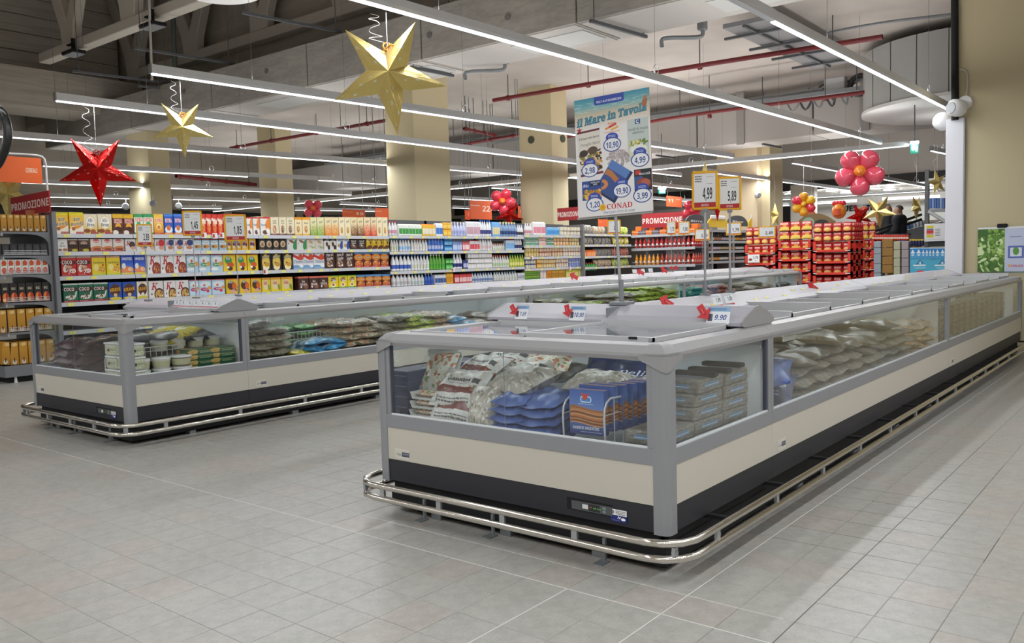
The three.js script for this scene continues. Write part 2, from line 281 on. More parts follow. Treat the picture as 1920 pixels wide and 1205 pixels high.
// sprinkler arms
function arm(px0, py0, px1, py1, Y, label) { const a = onY(px0, py0, Y), b = onY(px1, py1, Y); const t = thing('drain_arm', label, 'pipe', V(0, 0, 0)); part('arm_pipe', [tube([V(a.x, a.y - .12, a.z), a.clone().add(V(0, -.02, 0)), a.clone().lerp(b, .1), a.clone().lerp(b, .9), b.clone().add(V(0, .02, 0)), V(b.x, b.y + .15, b.z)], .03, 30, 8)], M.zinc, t); part('bracket_box', [rb(.12, .22, .12, .02, b.x, b.y + .2, b.z)], M.zinc, t); }
arm(1241, 72, 1317, 69, 4.4, 'galvanised drain arm under the duct right of the poster');
arm(872, 135, 946, 131, 4.4, 'galvanised drain arm under the duct right of the gold star');
{ const t = thing('conduit_pipe', 'thin grey conduit running to the round bulkhead', 'pipe', V(0, 0, 0)); part('conduit', [tube([onY(1545, 65, 5.1), onY(1560, 60, 5.1), onY(1660, 42, 5.1), onY(1785, 27, 5.1)], .025, 24, 8)], M.zinc, t); }
// ---- round bulkhead at the right ----
{
  const c = onD(1822, 150, 16.5), t = thing('round_bulkhead', 'large round grey bulkhead with flat white underside at upper right', 'bulkhead', V(c.x, 0, c.z)), R0 = 1.95;
  const n = 22; for (let k = 0; k < n; k++) { const a0 = k / n * Math.PI * 2, s = new THREE.CylinderGeometry(R0, R0, 1.12, 3, 1, true, a0 + .006, Math.PI * 2 / n - .012).translate(0, 4.56, 0); part('stave', [s], matC('#a5a6a4', { side: THREE.DoubleSide, roughness: .85 }), t); }
  part('drum_core', [new THREE.CylinderGeometry(R0 - .02, R0 - .02, 1.1, 48).translate(0, 4.57, 0)], matC('#8f908e'), t);
  part('underside', [new THREE.CylinderGeometry(R0 + .03, R0 + .03, .06, 56).translate(0, 3.98, 0)], matC('#d4d4d4'), t);
}
{ const c = onY(415, -10, 4.35), t = thing('round_diffuser', 'round white ceiling disc cut by the top edge', 'diffuser', V(c.x, 4.35, c.z)); part('disc', [lathe([[0, 0], [.4, .005], [.44, .02], [.46, .06], [.42, .12], [.2, .16], [0, .16]], 40)], M.white, t); part('neck', [new THREE.CylinderGeometry(.2, .2, 1.5, 24).translate(0, .9, 0)], matC('#c9c6c0'), t); }
// ---- end wall fittings ----
{
  const t = thing('corner_guard', 'tall white corner guard board at the left edge of the beige wall', 'corner guard', V(0, 0, 0)); const a = onZ(1772, 400, -8.7), b = onZ(1805.5, 400, -8.7), top = onZ(1790, 222, -8.7).y;
  part('board', [rb2(a.x, b.x, 0, top, -8.95, -8.7, .006)], matC('#dfdfe6', { roughness: .4 }), t); part('edge_strip', [b2(b.x - .004, b.x + .012, 0, top - .01, -8.745, -8.705)], matC('#a3a3ab'), t);
  const p = onZ(1787, 110, -8.72); single('black_pipe', [rod(V(XR - .02, top - .02, -8.7), V(XR - .055, 6, -8.7), .042, 14)], M.black, 'black vertical pipe above the white corner guard', 'pipe');
  const s = onZ(1806, 200, -8.72), L = thing('emergency_spotlight', 'round white spotlight with curved cable on the beige wall', 'spotlight', s.clone());
  part('wall_base', [new THREE.CylinderGeometry(.075, .085, .05, 24).rotateX(Math.PI / 2).translate(.02, .05, 0)], M.white, L); part('head', [lathe([[0, 0], [.06, .005], [.1, .04], [.105, .1], [.1, .16], [.06, .19], [0, .195]], 28).rotateX(Math.PI / 2).rotateY(-.5).translate(0, -.02, .02)], M.white, L);
  part('lens', [new THREE.CylinderGeometry(.065, .065, .012, 24).rotateX(Math.PI / 2).translate(0, 0, .205).rotateY(-.5).translate(.0, -.02, .01)], matC('#b9bcc0', { roughness: .25 }), L); part('cable', [tube([V(.03, .1, -.01), V(.04, .3, -.01), V(.02, .42, -.01), V(-.09, .47, -.01)], .012, 20, 6)], matC('#c9c5b4'), L);
  const q = onZ(1772, 228, -8.85), L2 = thing('emergency_spotlight', 'white spotlight half hidden behind the corner guard', 'spotlight', q.clone()); part('head', [lathe([[0, 0], [.07, .005], [.11, .05], [.11, .12], [.06, .17], [0, .175]], 28).rotateX(Math.PI / 2).translate(-.02, 0, -.05)], M.white, L2);
}
// ================= lamps: suspended tubes =================
const LAMPS = [];
function lamp(px0, py0, px1, py1, label, o = {}) {
  const H = 3.2, a = o.a || onY(px0, py0, H), b = o.b || onY(px1, py1, H), d = b.clone().sub(a), L = d.length(), mid = a.clone().add(b).multiplyScalar(.5);
  const t = thing('tube_lamp', label, 'lamp', mid, -Math.atan2(d.z, d.x));
  const w = .05, hh = .1; // housing
  part('housing', [sweep([[-w * .55, .012], [-w * .62, .04], [-w * .5, hh], [w * .5, hh], [w * .62, .04], [w * .55, .012]], -L / 2, L / 2, 'x')], M.housing, t);
  part('diffuser', [sweep([[-.022, .014], [-.02, .002], [-.012, -.004], [.012, -.004], [.02, .002], [.022, .014]], -L / 2 + .012, L / 2 - .012, 'x')], M.glow, t);
  for (const s of [-1, 1]) part('end_cap', [bx(.012, hh - .008, w * 1.24, s * (L / 2 + .006), hh / 2 + .006, 0)], M.alu, t);
  const n = o.wires ?? Math.max(2, Math.round(L / 3)); for (let k = 0; k < n; k++) { const x = -L / 2 + L * (k + .35) / (n - .3); const wx = a.clone().lerp(b, (x + L / 2) / L); const top = wx.z > -8.3 && wx.z < -7.1 ? 4.5 : wx.z > -8.3 ? 8.6 : 5.3;
    part('suspension_wire', [rod(V(x, hh, 0), V(x, top - H, 0), .0022, 4)], M.strut, t); if (k % 2) part('wire_loop', [new THREE.TorusGeometry(.05, .004, 5, 18).translate(x + .02, hh + .05, 0)], M.strut, t); }
  const down = new THREE.RectAreaLight(new THREE.Color(0.95, 0.98, 1.0), LAMP_DOWN, L - .03, .04); down.name = 'tube_lamp_downlight'; down.rotation.x = -Math.PI / 2; down.position.y = -.008; t.add(down);
  const up = new THREE.RectAreaLight(new THREE.Color(1, 0.97, 0.94), LAMP_UP, L - .03, .04); up.name = 'tube_lamp_uplight'; up.rotation.x = Math.PI / 2; up.position.y = hh + .012; t.add(up);
  part('upper_diffuser', [bx(L - .04, .001, .03, 0, hh + .0006, 0)], M.glow, t);
  LAMPS.push(t); return t;
}
const lampT = lamp(690, 9.5, 1652, 270.5, 'longest tube lamp running above the large gold star and the poster', { a: onY(600, -17, 3.2) });
const lampR = lamp(1365, 0, 1785, 210, 'tube lamp at upper right ending at the beige wall', { a: onY(1448, 42, 3.2) });
single('lamp_blank', [sweep([[-.031, .012], [-.031, .1], [.031, .1], [.031, .012]], 0, 2.4, 'z').translate(onY(1448, 42, 3.2).x, 3.2, onY(1448, 42, 3.2).z)], M.housing, 'unlit grey lamp channel before the tube lamp at upper right', 'lamp housing');
lamp(283, 139.5, 1374, 296.5, 'tube lamp holding the small gold star, second row from the front');
lamp(104, 190, 1277, 331, 'tube lamp holding the red star, third row from the front');
lamp(-40, 251, 977.5, 329, 'tube lamp behind the red star, fourth row', { a: onY(-40, 254, 3.2) });
lamp(80, 312, 465, 332, 'lit left piece of the tube lamp behind the cereal sign');
lamp(597, 338.5, 726, 346.5, 'tube lamp piece left of the nearest beige column');
single('lamp_blank', (() => { const a = onY(466, 332, 3.2), b = onY(596, 338.4, 3.2); const d = b.clone().sub(a), L = d.length(); return [bx(L, .09, .06).rotateY(-Math.atan2(d.z, d.x)).translate((a.x + b.x) / 2, 3.255, (a.z + b.z) / 2)]; })(), M.housing, 'unlit lamp channel between two lit pieces before the middle column', 'lamp housing');
lamp(37, 343, 659, 366, 'tube lamp running below the red star and ending near balloons');
lamp(92, 370, 247, 373, 'short tube lamp left of the leftmost beige column');
lamp(324, 374, 490, 379, 'short tube lamp right of the leftmost beige column');
lamp(92, 387, 229, 389.5, 'lowest short tube lamp above the first cereal boxes');
lamp(340, 391, 416, 391.5, 'lowest tiny tube lamp behind the price sign');
lamp(400, 397, 1705, 273.8, 'long tube lamp crossing all rows behind the poster');
lamp(637, 383, 726, 387.5, 'small far tube lamp above the numbered orange sign');
lamp(553, 394, 726, 397, 'far tube lamp behind the small balloon flower');
lamp(922, 352.7, 977, 357, 'far tube lamp left of the second beige column');
lamp(847.7, 373, 967, 378.7, 'far tube lamp over the orange sign with two digits');
lamp(848, 390, 966, 396, 'lowest far tube lamp between the two beige columns');
lamp(1066, 333.5, 1298, 355.5, 'far tube lamp behind the right side of the poster');
lamp(1220, 373, 1298, 378.7, 'far tube lamp beside the exit sign', {});
lamp(1318, 322.7, 1610, 360, 'tube lamp passing over the two large price signs');
lamp(1486, 306.6, 1738, 351.5, 'tube lamp behind the large balloon flower');
lamp(1746, 283.6, 1772, 289, 'stub of tube lamp beside the white corner guard');
lamp(1445.6, 376, 1758.8, 357.8, 'far tube lamp crossing over the shop sign');
lamp(1654, 375, 1762.5, 369.8, 'far tube lamp right of the hanging gold star');
lamp(1527, 382.5, 1607, 378, 'short far tube lamp over the shop sign letters');
lamp(1446, 387, 1480, 385, 'short far tube lamp above the dark doorway');
// lamp rows continuing over the viewer, outside the frame
for (const [x, z0, z1, n] of [[1.2, -5, 6.2, 'first'], [3.3, -6.5, 6.2, 'second']]) lamp(0, 0, 0, 0, `tube lamp over the right aisle outside the frame, ${n} row`, { a: V(x, 3.2, z1), b: V(x, 3.2, z0) });
for (const [x, z0, n] of [[-1.2, .6, 'first'], [-3.4, .4, 'second'], [-6.6, 1.4, 'third'], [-8.8, 1.4, 'fourth'], [-11.8, 1.4, 'fifth']]) lamp(0, 0, 0, 0, `tube lamp above the viewer outside the frame, ${n} row`, { a: V(x, 3.2, 6.2), b: V(x, 3.2, z0) });
// ================= freezer islands =================
// heights: kick .03-.165, dark panel to .273, cream panel to .434, sill to .497, glass to .844, rim to .90
const signs = new Atlas(8, 256);
const Y = { k: .165, c: .273, g: .434, s: .497, u: .844, t: .9, r: .915, top: 1.0 };
const RIMP = [[-.115, .868], [-.125, .9], [-.075, .908], [-.03, .9], [.002, .872], [.004, .86], [-.002, .844], [-.05, .842]]; // across the rim, outer side +
const cellBadge = signs.add(X => { rect(X, 0, 0, 256, 256, '#d6d2c8'); rect(X, 120, 70, 130, 110, '#33384f'); wrapText(X, 'COSTAN', 185, 110, 30, '#d8dbe6'); rect(X, 128, 140, 112, 8, '#a8adc2'); wrapText(X, 'Green', 60, 100, 26, '#4f8a5e', { style: 'italic' }); rect(X, 22, 130, 92, 12, '#4f8a5e'); rect(X, 34, 150, 80, 8, '#3d4a6a'); });
const cellPanel = signs.add(X => { rect(X, 0, 0, 256, 256, '#3a3c3f'); rect(X, 0, 0, 256, 256, '#55585a'); rect(X, 70, 60, 36, 130, '#e2e4e4'); rect(X, 110, 20, 70, 210, '#2c2e30'); wrapText(X, '-20', 148, 130, 44, '#7fe05a', { font: 'monospace' }); ell(X, 124, 110, 6, 12, '#e83c2c'); rect(X, 196, 40, 20, 70, '#79958c'); rect(X, 196, 140, 20, 70, '#79958c'); });
const cellSticker = signs.add(X => { rect(X, 0, 0, 256, 120, '#f2f2f2'); ell(X, 34, 60, 24, 40, '#888'); fine(X, 80, 26, 160, 3, '#333', 30); rect(X, 0, 120, 256, 136, '#24307a'); wrapText(X, 'N', 130, 165, 70, '#fff', { style: 'bold italic' }); ell(X, 200, 190, 36, 30, '#fff'); fine(X, 20, 226, 140, 1, '#cfd6ff'); });
const cellTable = signs.add(X => { rect(X, 0, 0, 256, 256, '#eceeef'); fine(X, 20, 20, 216, 16, '#777', 14); X.strokeStyle = '#666'; X.lineWidth = 3; X.strokeRect(90, 14, 150, 226); });
const decalMat = {}; // made after the atlas is filled
function decal(name, w, h, cell, pos, face, parent, label) { // face: 'z' or 'x', a thin printed plate lying on a panel
  const g = setCell(new THREE.BoxGeometry(w, h, .002), signs, cell, true); if (face === 'x') g.rotateY(Math.PI / 2); g.translate(pos.x, pos.y, pos.z); return LATER.push([name, g, 'signs', parent, label]);
}
const LATER = [];
function flush() { const mats = { signs: signs.mat({ roughness: .5 }) }; for (const [n, g, m, p, l] of LATER) { const o = part(n, g, mats[m], p, l); o.castShadow = false; } }

// sliding glass lid: frame and pane, lying between rim and price rail (long side along x)
function lid(parent, x0, x1, z0, z1, y, raise) {
  const L = part('sliding_lid', [b2(x0, x1, y, y + .022, z0 - .022, z0), b2(x0, x1, y, y + .022 + raise, z1, z1 + .026), b2(x0, x0 + .02, y, y + .02, z1, z0), b2(x1 - .02, x1, y, y + .02, z1, z0)], M.lidframe, parent);
  part('lid_glass', [b2(x0 + .01, x1 - .01, y + .008, y + .013, z1 + .01, z0 - .01)], M.lidglass, L); return L;
}
// price rail: gabled profile standing on brackets; along 'z' or 'x'
const RAILP = [[-.19, .915], [-.19, .93], [-.15, .952], [-.02, .998], [0, 1.0], [.02, .998], [.15, .952], [.19, .93], [.19, .915], [.16, .905], [-.16, .905]];
function sidePanels(t, ax, a, b, c) { // panels of one face; ax 'x' : face at x=c spanning z from a to b; 'z' : face at z=c spanning x
  const put = (y0, y1, depth, inset) => ax === 'x' ? b2(c - inset - depth, c - inset, y0, y1, a, b) : b2(a, b, y0, y1, c - inset - depth, c - inset);
  part('kick_panel', [put(.03, Y.k, .02, .035)], M.black, t);
  part('lower_panel', [put(Y.k, Y.c - .002, .02, .002)], M.dark, t);
  part('cream_panel', [put(Y.c, Y.g - .001, .02, 0)], M.cream, t);
  part('sill', [put(Y.g, Y.s, .03, -.003)], M.sill, t);
}
function glassPane(t, ax, a, b, c) { const g = ax === 'x' ? b2(c - .022, c - .016, Y.s - .005, Y.u + .01, a, b) : b2(a, b, Y.s - .005, Y.u + .01, c - .022, c - .016); part('glass_pane', [g], M.glass, t);
  part('glass_bead', ax === 'x' ? [b2(c - .014, c - .006, Y.s, Y.s + .008, a, b)] : [b2(a, b, Y.s, Y.s + .008, c - .014, c - .006)], M.glassEdge, t); }
function priceTags(t, list) { for (const [x, y, z, ax] of list) { const g = bx(.05, .016, .002); g.rotateX(-1.0); if (ax === 'x') g.rotateY(Math.PI / 2); part('price_tag', [g.translate(x, y, z)], M.tagYellow, t); } }

function endCabinet(ox, oz, W, D, label, panelX) {
  const t = thing('chest_freezer', label, 'freezer', V(ox, 0, oz)); const p = .0636;
  sidePanels(t, 'x', -D, -p, 0); sidePanels(t, 'z', -W + p, -p, 0);
  // left side
  part('kick_panel', [b2(-W + .035, -W + .055, .03, Y.k, -D, -p)], M.black, t); part('lower_panel', [b2(-W + .002, -W + .022, Y.k, Y.c, -D, -p)], M.dark, t); part('cream_panel', [b2(-W, -W + .02, Y.c, Y.g, -D, -p)], M.cream, t); part('sill', [b2(-W - .003, -W + .027, Y.g, Y.s, -D, -p)], M.sill, t);
  part('plinth', [b2(-W + .045, -.03, .025, .11, -D, -.03)], M.black, t);
  for (const [fx, fz] of [[-W + .35, -.05], [-.85, -.05], [-.35, -.05], [-.06, -.5]]) part('foot', [b2(fx - .03, fx + .03, 0, .03, fz - .03, fz + .02)], M.zinc, t);
  glassPane(t, 'x', -D + .03, -p, 0); glassPane(t, 'z', -W + p, -p, 0);
  part('glass_pane', [b2(-W + .016, -W + .022, Y.s, Y.u + .01, -D + .03, -p)], M.glass, t);
  part('pane_seam', [b2(-.82, -.818, Y.s, Y.u, -.016, -.014)], M.zinc, t);
  // corner posts, rounded
  const fixPost = (sx) => { const pr = [[-p, .004], [-.026, .003], [-.01, -.002], [-.002, -.01], [.003, -.026], [.004, -p], [-.03, -p], [-p, -.03]].map(([a, b]) => new THREE.Vector2(sx > 0 ? a : -W - a, b)); if (sx < 0) pr.reverse(); const g = new THREE.ExtrudeGeometry(new THREE.Shape(pr), { depth: Y.u - Y.k + .012, bevelEnabled: false }); g.rotateX(-Math.PI / 2); /* (x, y, d) -> (x, d, -y) */ g.scale(1, 1, -1); const ix = g.index; flipWinding(g); g.computeVertexNormals(); return g.translate(0, Y.k - .006, 0); };
  part('corner_post', [fixPost(1)], M.alu, t); part('corner_post', [fixPost(-1)], M.alu, t);
  part('window_frame', [b2(-W + p, -W + p + .026, Y.s, Y.u, -.024, -.002), b2(-p - .026, -p, Y.s, Y.u, -.024, -.002)], M.alu, t);
  part('window_gasket', [b2(-W + p + .026, -W + p + .034, Y.s, Y.u, -.026, -.01)], matC('#4a4c58'), t);
  part('window_frame', [b2(-.024, -.002, Y.s, Y.u, -D, -D + .035), b2(-.024, -.002, Y.s, Y.u, -p - .006, -p)], M.alu, t);
  part('window_gasket', [b2(-.024, -.008, Y.s, Y.u, -D + .035, -D + .05)], matC('#4a4c58'), t);
  // rim
  part('rim', [sweep(RIMP, -D, -.1, 'z')], M.rim, t); part('rim', [sweep(RIMP.map(([a, b]) => [-W - a, b]).reverse(), -D, -.1, 'z')], M.rim, t);
  part('rim', [sweep(RIMP, -W + .1, -.1, 'x')], M.rim, t);
  for (const sx of [1, -1]) { // moulded corner caps
    const X = (a) => sx > 0 ? a : -W - a; const ring = RIMP.map(([a, b]) => [a, b]); const pos = [], N = 8, ix = [];
    for (let k = 0; k <= N; k++) { const th = k / N * Math.PI / 2; const cx = -.1, r0 = .1; for (const [a, b] of ring) { const r = r0 + a, sq = 1 / Math.max(Math.cos(th), Math.sin(th)); const rr_ = r * (1 + (sq - 1) * .62); pos.push(X(cx + Math.sin(th) * rr_), b + .001 + (b < .85 ? -.0 : 0), -.1 + Math.cos(th) * rr_); } }
    const n = ring.length; for (let k = 0; k < N; k++) for (let i = 0; i < n; i++) { const j = (i + 1) % n, A = k * n + i, B = k * n + j, C = A + n, Dd = B + n; sx > 0 ? ix.push(A, B, C, B, Dd, C) : ix.push(A, C, B, B, C, Dd); }
    const g = new THREE.BufferGeometry(); g.setAttribute('position', new THREE.Float32BufferAttribute(pos, 3)); g.setIndex(ix); part('corner_cap', [toCreasedNormals(g, .6)], M.rim, t);
    // pointed apron of the cap, bent round the post
    const AP = [], AI = [], W0 = .112, n2 = 16; for (let k = 0; k <= n2; k++) { const q = k / n2 * 2 - 1, aq = Math.abs(q), sx2 = Math.min(1, aq * 1.6), lowY = Y.u + .004 - .046 * Math.pow(1 - aq, 1.2) - (aq > .97 ? 0 : .004), o = .009; // along the corner: from the end face round to the side face
      const c = .028, d = aq * W0; let ax, az; if (d < c * .8) { const th = (q * .8 / (c * .8 / W0) * .5 + .5) * 0 + Math.PI / 4 * (1 - q / (c * .8 / W0) * 1); const t2 = Math.PI / 4 + (q / (c * .8 / W0)) * Math.PI / 4; ax = -c + Math.sin(t2) * (c + o); az = -c + Math.cos(t2) * (c + o); } else if (q > 0) { ax = o; az = -c - (d - c * .8); } else { az = o; ax = -c - (d - c * .8); }
      AP.push(X(ax), Y.u + .02, az, X(ax), lowY, az); } for (let k = 0; k < n2; k++) { const A = k * 2; sx > 0 ? AI.push(A, A + 1, A + 2, A + 2, A + 1, A + 3) : AI.push(A, A + 2, A + 1, A + 2, A + 3, A + 1); }
    const ag = new THREE.BufferGeometry(); ag.setAttribute('position', new THREE.Float32BufferAttribute(AP, 3)); ag.setIndex(AI); ag.computeVertexNormals(); part('cap_apron', [ag], M.rimD, t);
  }
  // liner, deck and lids
  part('liner', [b2(-W + .03, -.03, .41, .43, -D, -.03), b2(-W + .2, -.03, .42, .86, -D + .02, -D + .035)], M.liner, t);
  part('liner_ledge', [b2(-W + .2, -.03, .8, .815, -D + .035, -D + .06)], M.liner, t);
  part('deck', [b2(-W + .1, -.1, .885, .895, -D - .0, -D + .2), b2(-W + .1, -W + .13, .87, .895, -D, -.1), b2(-.13, -.1, .87, .895, -D, -.1)], M.rim, t);
  const xm = -W / 2 + .02; lid(t, -W + .13, xm + .02, -.115, -D + .2, .888, .004); lid(t, xm - .02, -.13, -.125, -D + .19, .9, .008);
  part('lid_handle', [rb2(-.24, -.2, .912, .922, -.14, -.12, .003)], M.black, t);
  // price rail along x near the back of the cabinet
  part('price_rail', [sweep(RAILP, -W + .04, -.06, 'x').translate(0, 0, -D + .02)], M.rail, t);
  part('rail_seam', [b2(-.8, -.797, .94, .99, -D + .02, -D + .2)], M.zinc, t);
  for (const x of [-.058, -W + .038]) part('rail_cap', [sweep(RAILP, x - .004, x + .004, 'x').scale(1, 1, 1).translate(0, .002, -D + .02)], M.rim, t);
  for (const x of [-W + .12, -W * .62, -W * .35, -.16]) part('rail_bracket', [b2(x - .012, x + .012, .87, .91, -D - .05, -D + .15)], M.zinc, t);
  // control panel and stickers
  const cx = panelX, cy = .218; part('control_recess', [b2(cx - .12, cx + .1, cy - .021, cy + .026, -.001, .0012)], M.black, t);
  decal('control_display', .2, .036, cellPanel, V(cx + .005, cy, .002), 'z', t); decal('warning_sticker', .075, .05, cellSticker, V(cx + .135, cy - .012, .0012), 'z', t);
  decal('maker_badge', .1, .05, cellBadge, V(-W + .165, .305, .0012), 'z', t);
  return t;
}
function flipWinding(g) { if (g.index) { const a = g.index.array; for (let i = 0; i < a.length; i += 3) { const q = a[i]; a[i] = a[i + 1]; a[i + 1] = q; } } else { for (const k of Object.keys(g.attributes)) { const at = g.attributes[k], s = at.itemSize, a = at.array; for (let i = 0; i < at.count; i += 3) for (let c = 0; c < s; c++) { const q = a[i * s + c]; a[i * s + c] = a[(i + 1) * s + c]; a[(i + 1) * s + c] = q; } } } return g; }

function runModule(ox, oz, W, z0, z1, label, last, nl = 6) {
  const t = thing('chest_freezer', label, 'freezer', V(ox, 0, oz)); const e = .002;
  sidePanels(t, 'x', z1 + e, z0 - e, 0); glassPane(t, 'x', z1 + .02, z0 - .02, 0);
  part('plinth', [b2(-W + .045, -.05, .025, .11, z1, z0)], M.black, t);
  for (let k = 0; k < 4; k++) part('foot', [b2(-.09, -.03, 0, .03, z0 + (z1 - z0) * (k + .5) / 4 - .03, z0 + (z1 - z0) * (k + .5) / 4 + .03)], M.zinc, t);
  part('lower_panel', [b2(-W, -W + .02, Y.k, Y.c, z1, z0)], M.dark, t); part('cream_panel', [b2(-W, -W + .02, Y.c, Y.g, z1, z0)], M.cream, t); part('sill', [b2(-W - .003, -W + .027, Y.g, Y.s, z1, z0)], M.sill, t); part('glass_pane', [b2(-W + .016, -W + .022, Y.s, Y.u + .01, z1, z0)], M.glass, t);
  part('window_frame', [b2(-.026, -.002, Y.s, Y.u, z0 - .028, z0 - e), b2(-.026, -.002, Y.s, Y.u, z1 + e, z1 + .03)], M.alu, t);
  part('window_gasket', [b2(-.024, -.01, Y.s, Y.u, z0 - .036, z0 - .028)], matC('#4a4c58'), t);
  part('rim', [sweep(RIMP, z1 + e, z0 - e, 'z')], M.rim, t); part('rim', [sweep(RIMP.map(([a, b]) => [-W - a, b]).reverse(), z1, z0, 'z')], M.rim, t);
  part('liner', [b2(-W + .03, -.03, .41, .43, z1, z0), b2(-W / 2 - .01, -W / 2 + .01, .42, .88, z1, z0), b2(-W / 2, -.08, .42, .86, z1 + .005, z1 + .02)], M.liner, t);
  part('deck', [b2(-W / 2 - .1, -W / 2 + .1, .875, .89, z1, z0), b2(-.135, -.105, .87, .893, z1, z0)], M.rim, t);
  const n = nl, s = (z0 - z1) / n; for (let k = 0; k < n; k++) lid(t, -W / 2 + .15, -.13, z0 - k * s + (k ? .02 : -.02), z0 - (k + 1) * s, k % 2 ? .9 : .887, .024);
  part('price_rail', [sweep(RAILP, z1 + .003, z0 - .003, 'z').translate(-W / 2, 0, 0)], M.rail, t);
  for (let k = 0; k < n; k++) part('rail_bracket', [b2(-W / 2 - .15, -W / 2 + .16, .87, .908, z0 - (k + .5) * s - .02, z0 - (k + .5) * s + .02)], M.black, t);
  const tags = []; for (let z = z0 - .3; z > z1 + .2; z -= rr(.12, .34)) { tags.push([-W / 2 + .09 + (rnd() < .5 ? 0 : .06), 0, z, 'x']); } for (const q of tags) q[1] = q[0] > -W / 2 + .12 ? .953 : .976; priceTags(t, tags);
  decal('maker_badge', .1, .05, cellBadge, V(.0012, .31, z0 - .12), 'x', t);
  decal('inner_sticker', .16, .03, cellTable, V(-.03, .82, z0 - .3), 'x', t);
  if (last) { part('end_panel', [b2(-W, 0, Y.k, Y.s, z1 - .03, z1)], M.cream, t); part('end_post', [rb2(-.05, .004, Y.k, .87, z1 - .05, z1, .01)], M.alu, t); part('rim', [sweep(RIMP.map(([a, b]) => [-a, b]).reverse(), -W, 0, 'x').translate(0, 0, z1)], M.rim, t); part('rail_cap', [sweep(RAILP, z1 - .012, z1 + .002, 'z').translate(-W / 2, .002, 0)], M.rim, t); part('glass_pane', [b2(-W / 2, -.06, Y.s, Y.u, z1 - .01, z1 - .004)], M.glass, t); }
  return t;
}
function bumper(ox, oz, W, zl, zr, label) {
  const t = thing('bumper_rail', label, 'rail', V(ox, 0, oz)), d = .1, r = .15;
  for (const [nm, y] of [['upper_tube', .16], ['lower_tube', .098]]) {
    const p = [V(-W - d, y, zl)]; p.push(V(-W - d, y, d - r)); for (let k = 1; k <= 8; k++) { const a = k / 8 * Math.PI / 2; p.push(V(-W - d + r - Math.cos(a) * r, y, d - r + Math.sin(a) * r)); }
    for (let x = -W + .3; x < -.2; x += .4) p.push(V(x, y, d)); for (let k = 0; k <= 8; k++) { const a = k / 8 * Math.PI / 2; p.push(V(d - r + Math.sin(a) * r, y, d - r + Math.cos(a) * r)); } for (let z = -.4; z > zr; z -= 1) p.push(V(d, y, z)); p.push(V(d, y, zr));
    part(nm, [tube(p, .0155, 220, 12)], M.chrome, t);
  }
  const br = (x, z, ax) => part('bracket', [ax === 'z' ? b2(x - .014, x + .014, .112, .146, z - .006, z + .006) : b2(x - .006, x + .006, .112, .146, z - .014, z + .014), ax === 'z' ? b2(x - .01, x + .01, .114, .13, z - .012, z) : ax === 'x' ? b2(x - .01, x, .114, .13, z - .01, z + .01) : b2(x - .01, x + .01, .114, .13, z - .01, z + .01)], M.steel, t);
  for (let x = -W + .12; x < -.15; x += .38) br(x, d, 'z'); br(d - .046, d - .046, ''); for (let z = -.22; z > zr; z -= .62) br(d, z, 'x'); for (let z = -.35; z > zr; z -= .62) part('mounting_arm', [b2(-.05, d - .01, .15, .166, z - .012, z + .012)], M.black, t); br(-W - d + .046, d - .046, '');
  const leg = (x, z) => part('floor_bracket', [b2(x - .022, x + .022, 0, .006, z - .03, z + .03), b2(x - .006, x + .006, 0, .1, z - .03, z - .018)], M.zinc, t); for (const x of [-W + .3, -W * .55, -.3]) leg(x, .02);
  return t;
}
const XL = -4.331, ZL = -.066, WR = 1.635, WL = 1.58;
endCabinet(0, 0, WR, 1.035, 'nearest chest freezer, end cabinet of the right island with seafood behind glass', -.36);
runModule(0, 0, WR, -1.035, -4.786, 'long chest freezer of the right island, directly behind the end cabinet');
runModule(0, 0, WR, -4.786, -8.5, 'far chest freezer of the right island ending at the beige wall', true);
bumper(0, 0, WR, -5, -8.5, 'double chrome bumper rail around the right freezer island');
endCabinet(XL, ZL, WL, .99, 'end cabinet of the left freezer island with dark bags and tubs behind glass', -.36);
runModule(XL, ZL, WL, -.99, -4.74, 'left island chest freezer beside its end cabinet, with grey and blue bags');
runModule(XL, ZL, WL, -4.74, -8.49, 'second long chest freezer of the left island, partly behind the poster pole');
runModule(XL, ZL, WL, -8.49, -12.2, 'third long chest freezer of the left island with green and yellow packs');
runModule(XL, ZL, WL, -12.2, -13.25, 'short last chest freezer closing the far end of the left island', true, 2);
bumper(XL, ZL, WL, -5, -13.2, 'double chrome bumper rail around the left freezer island');
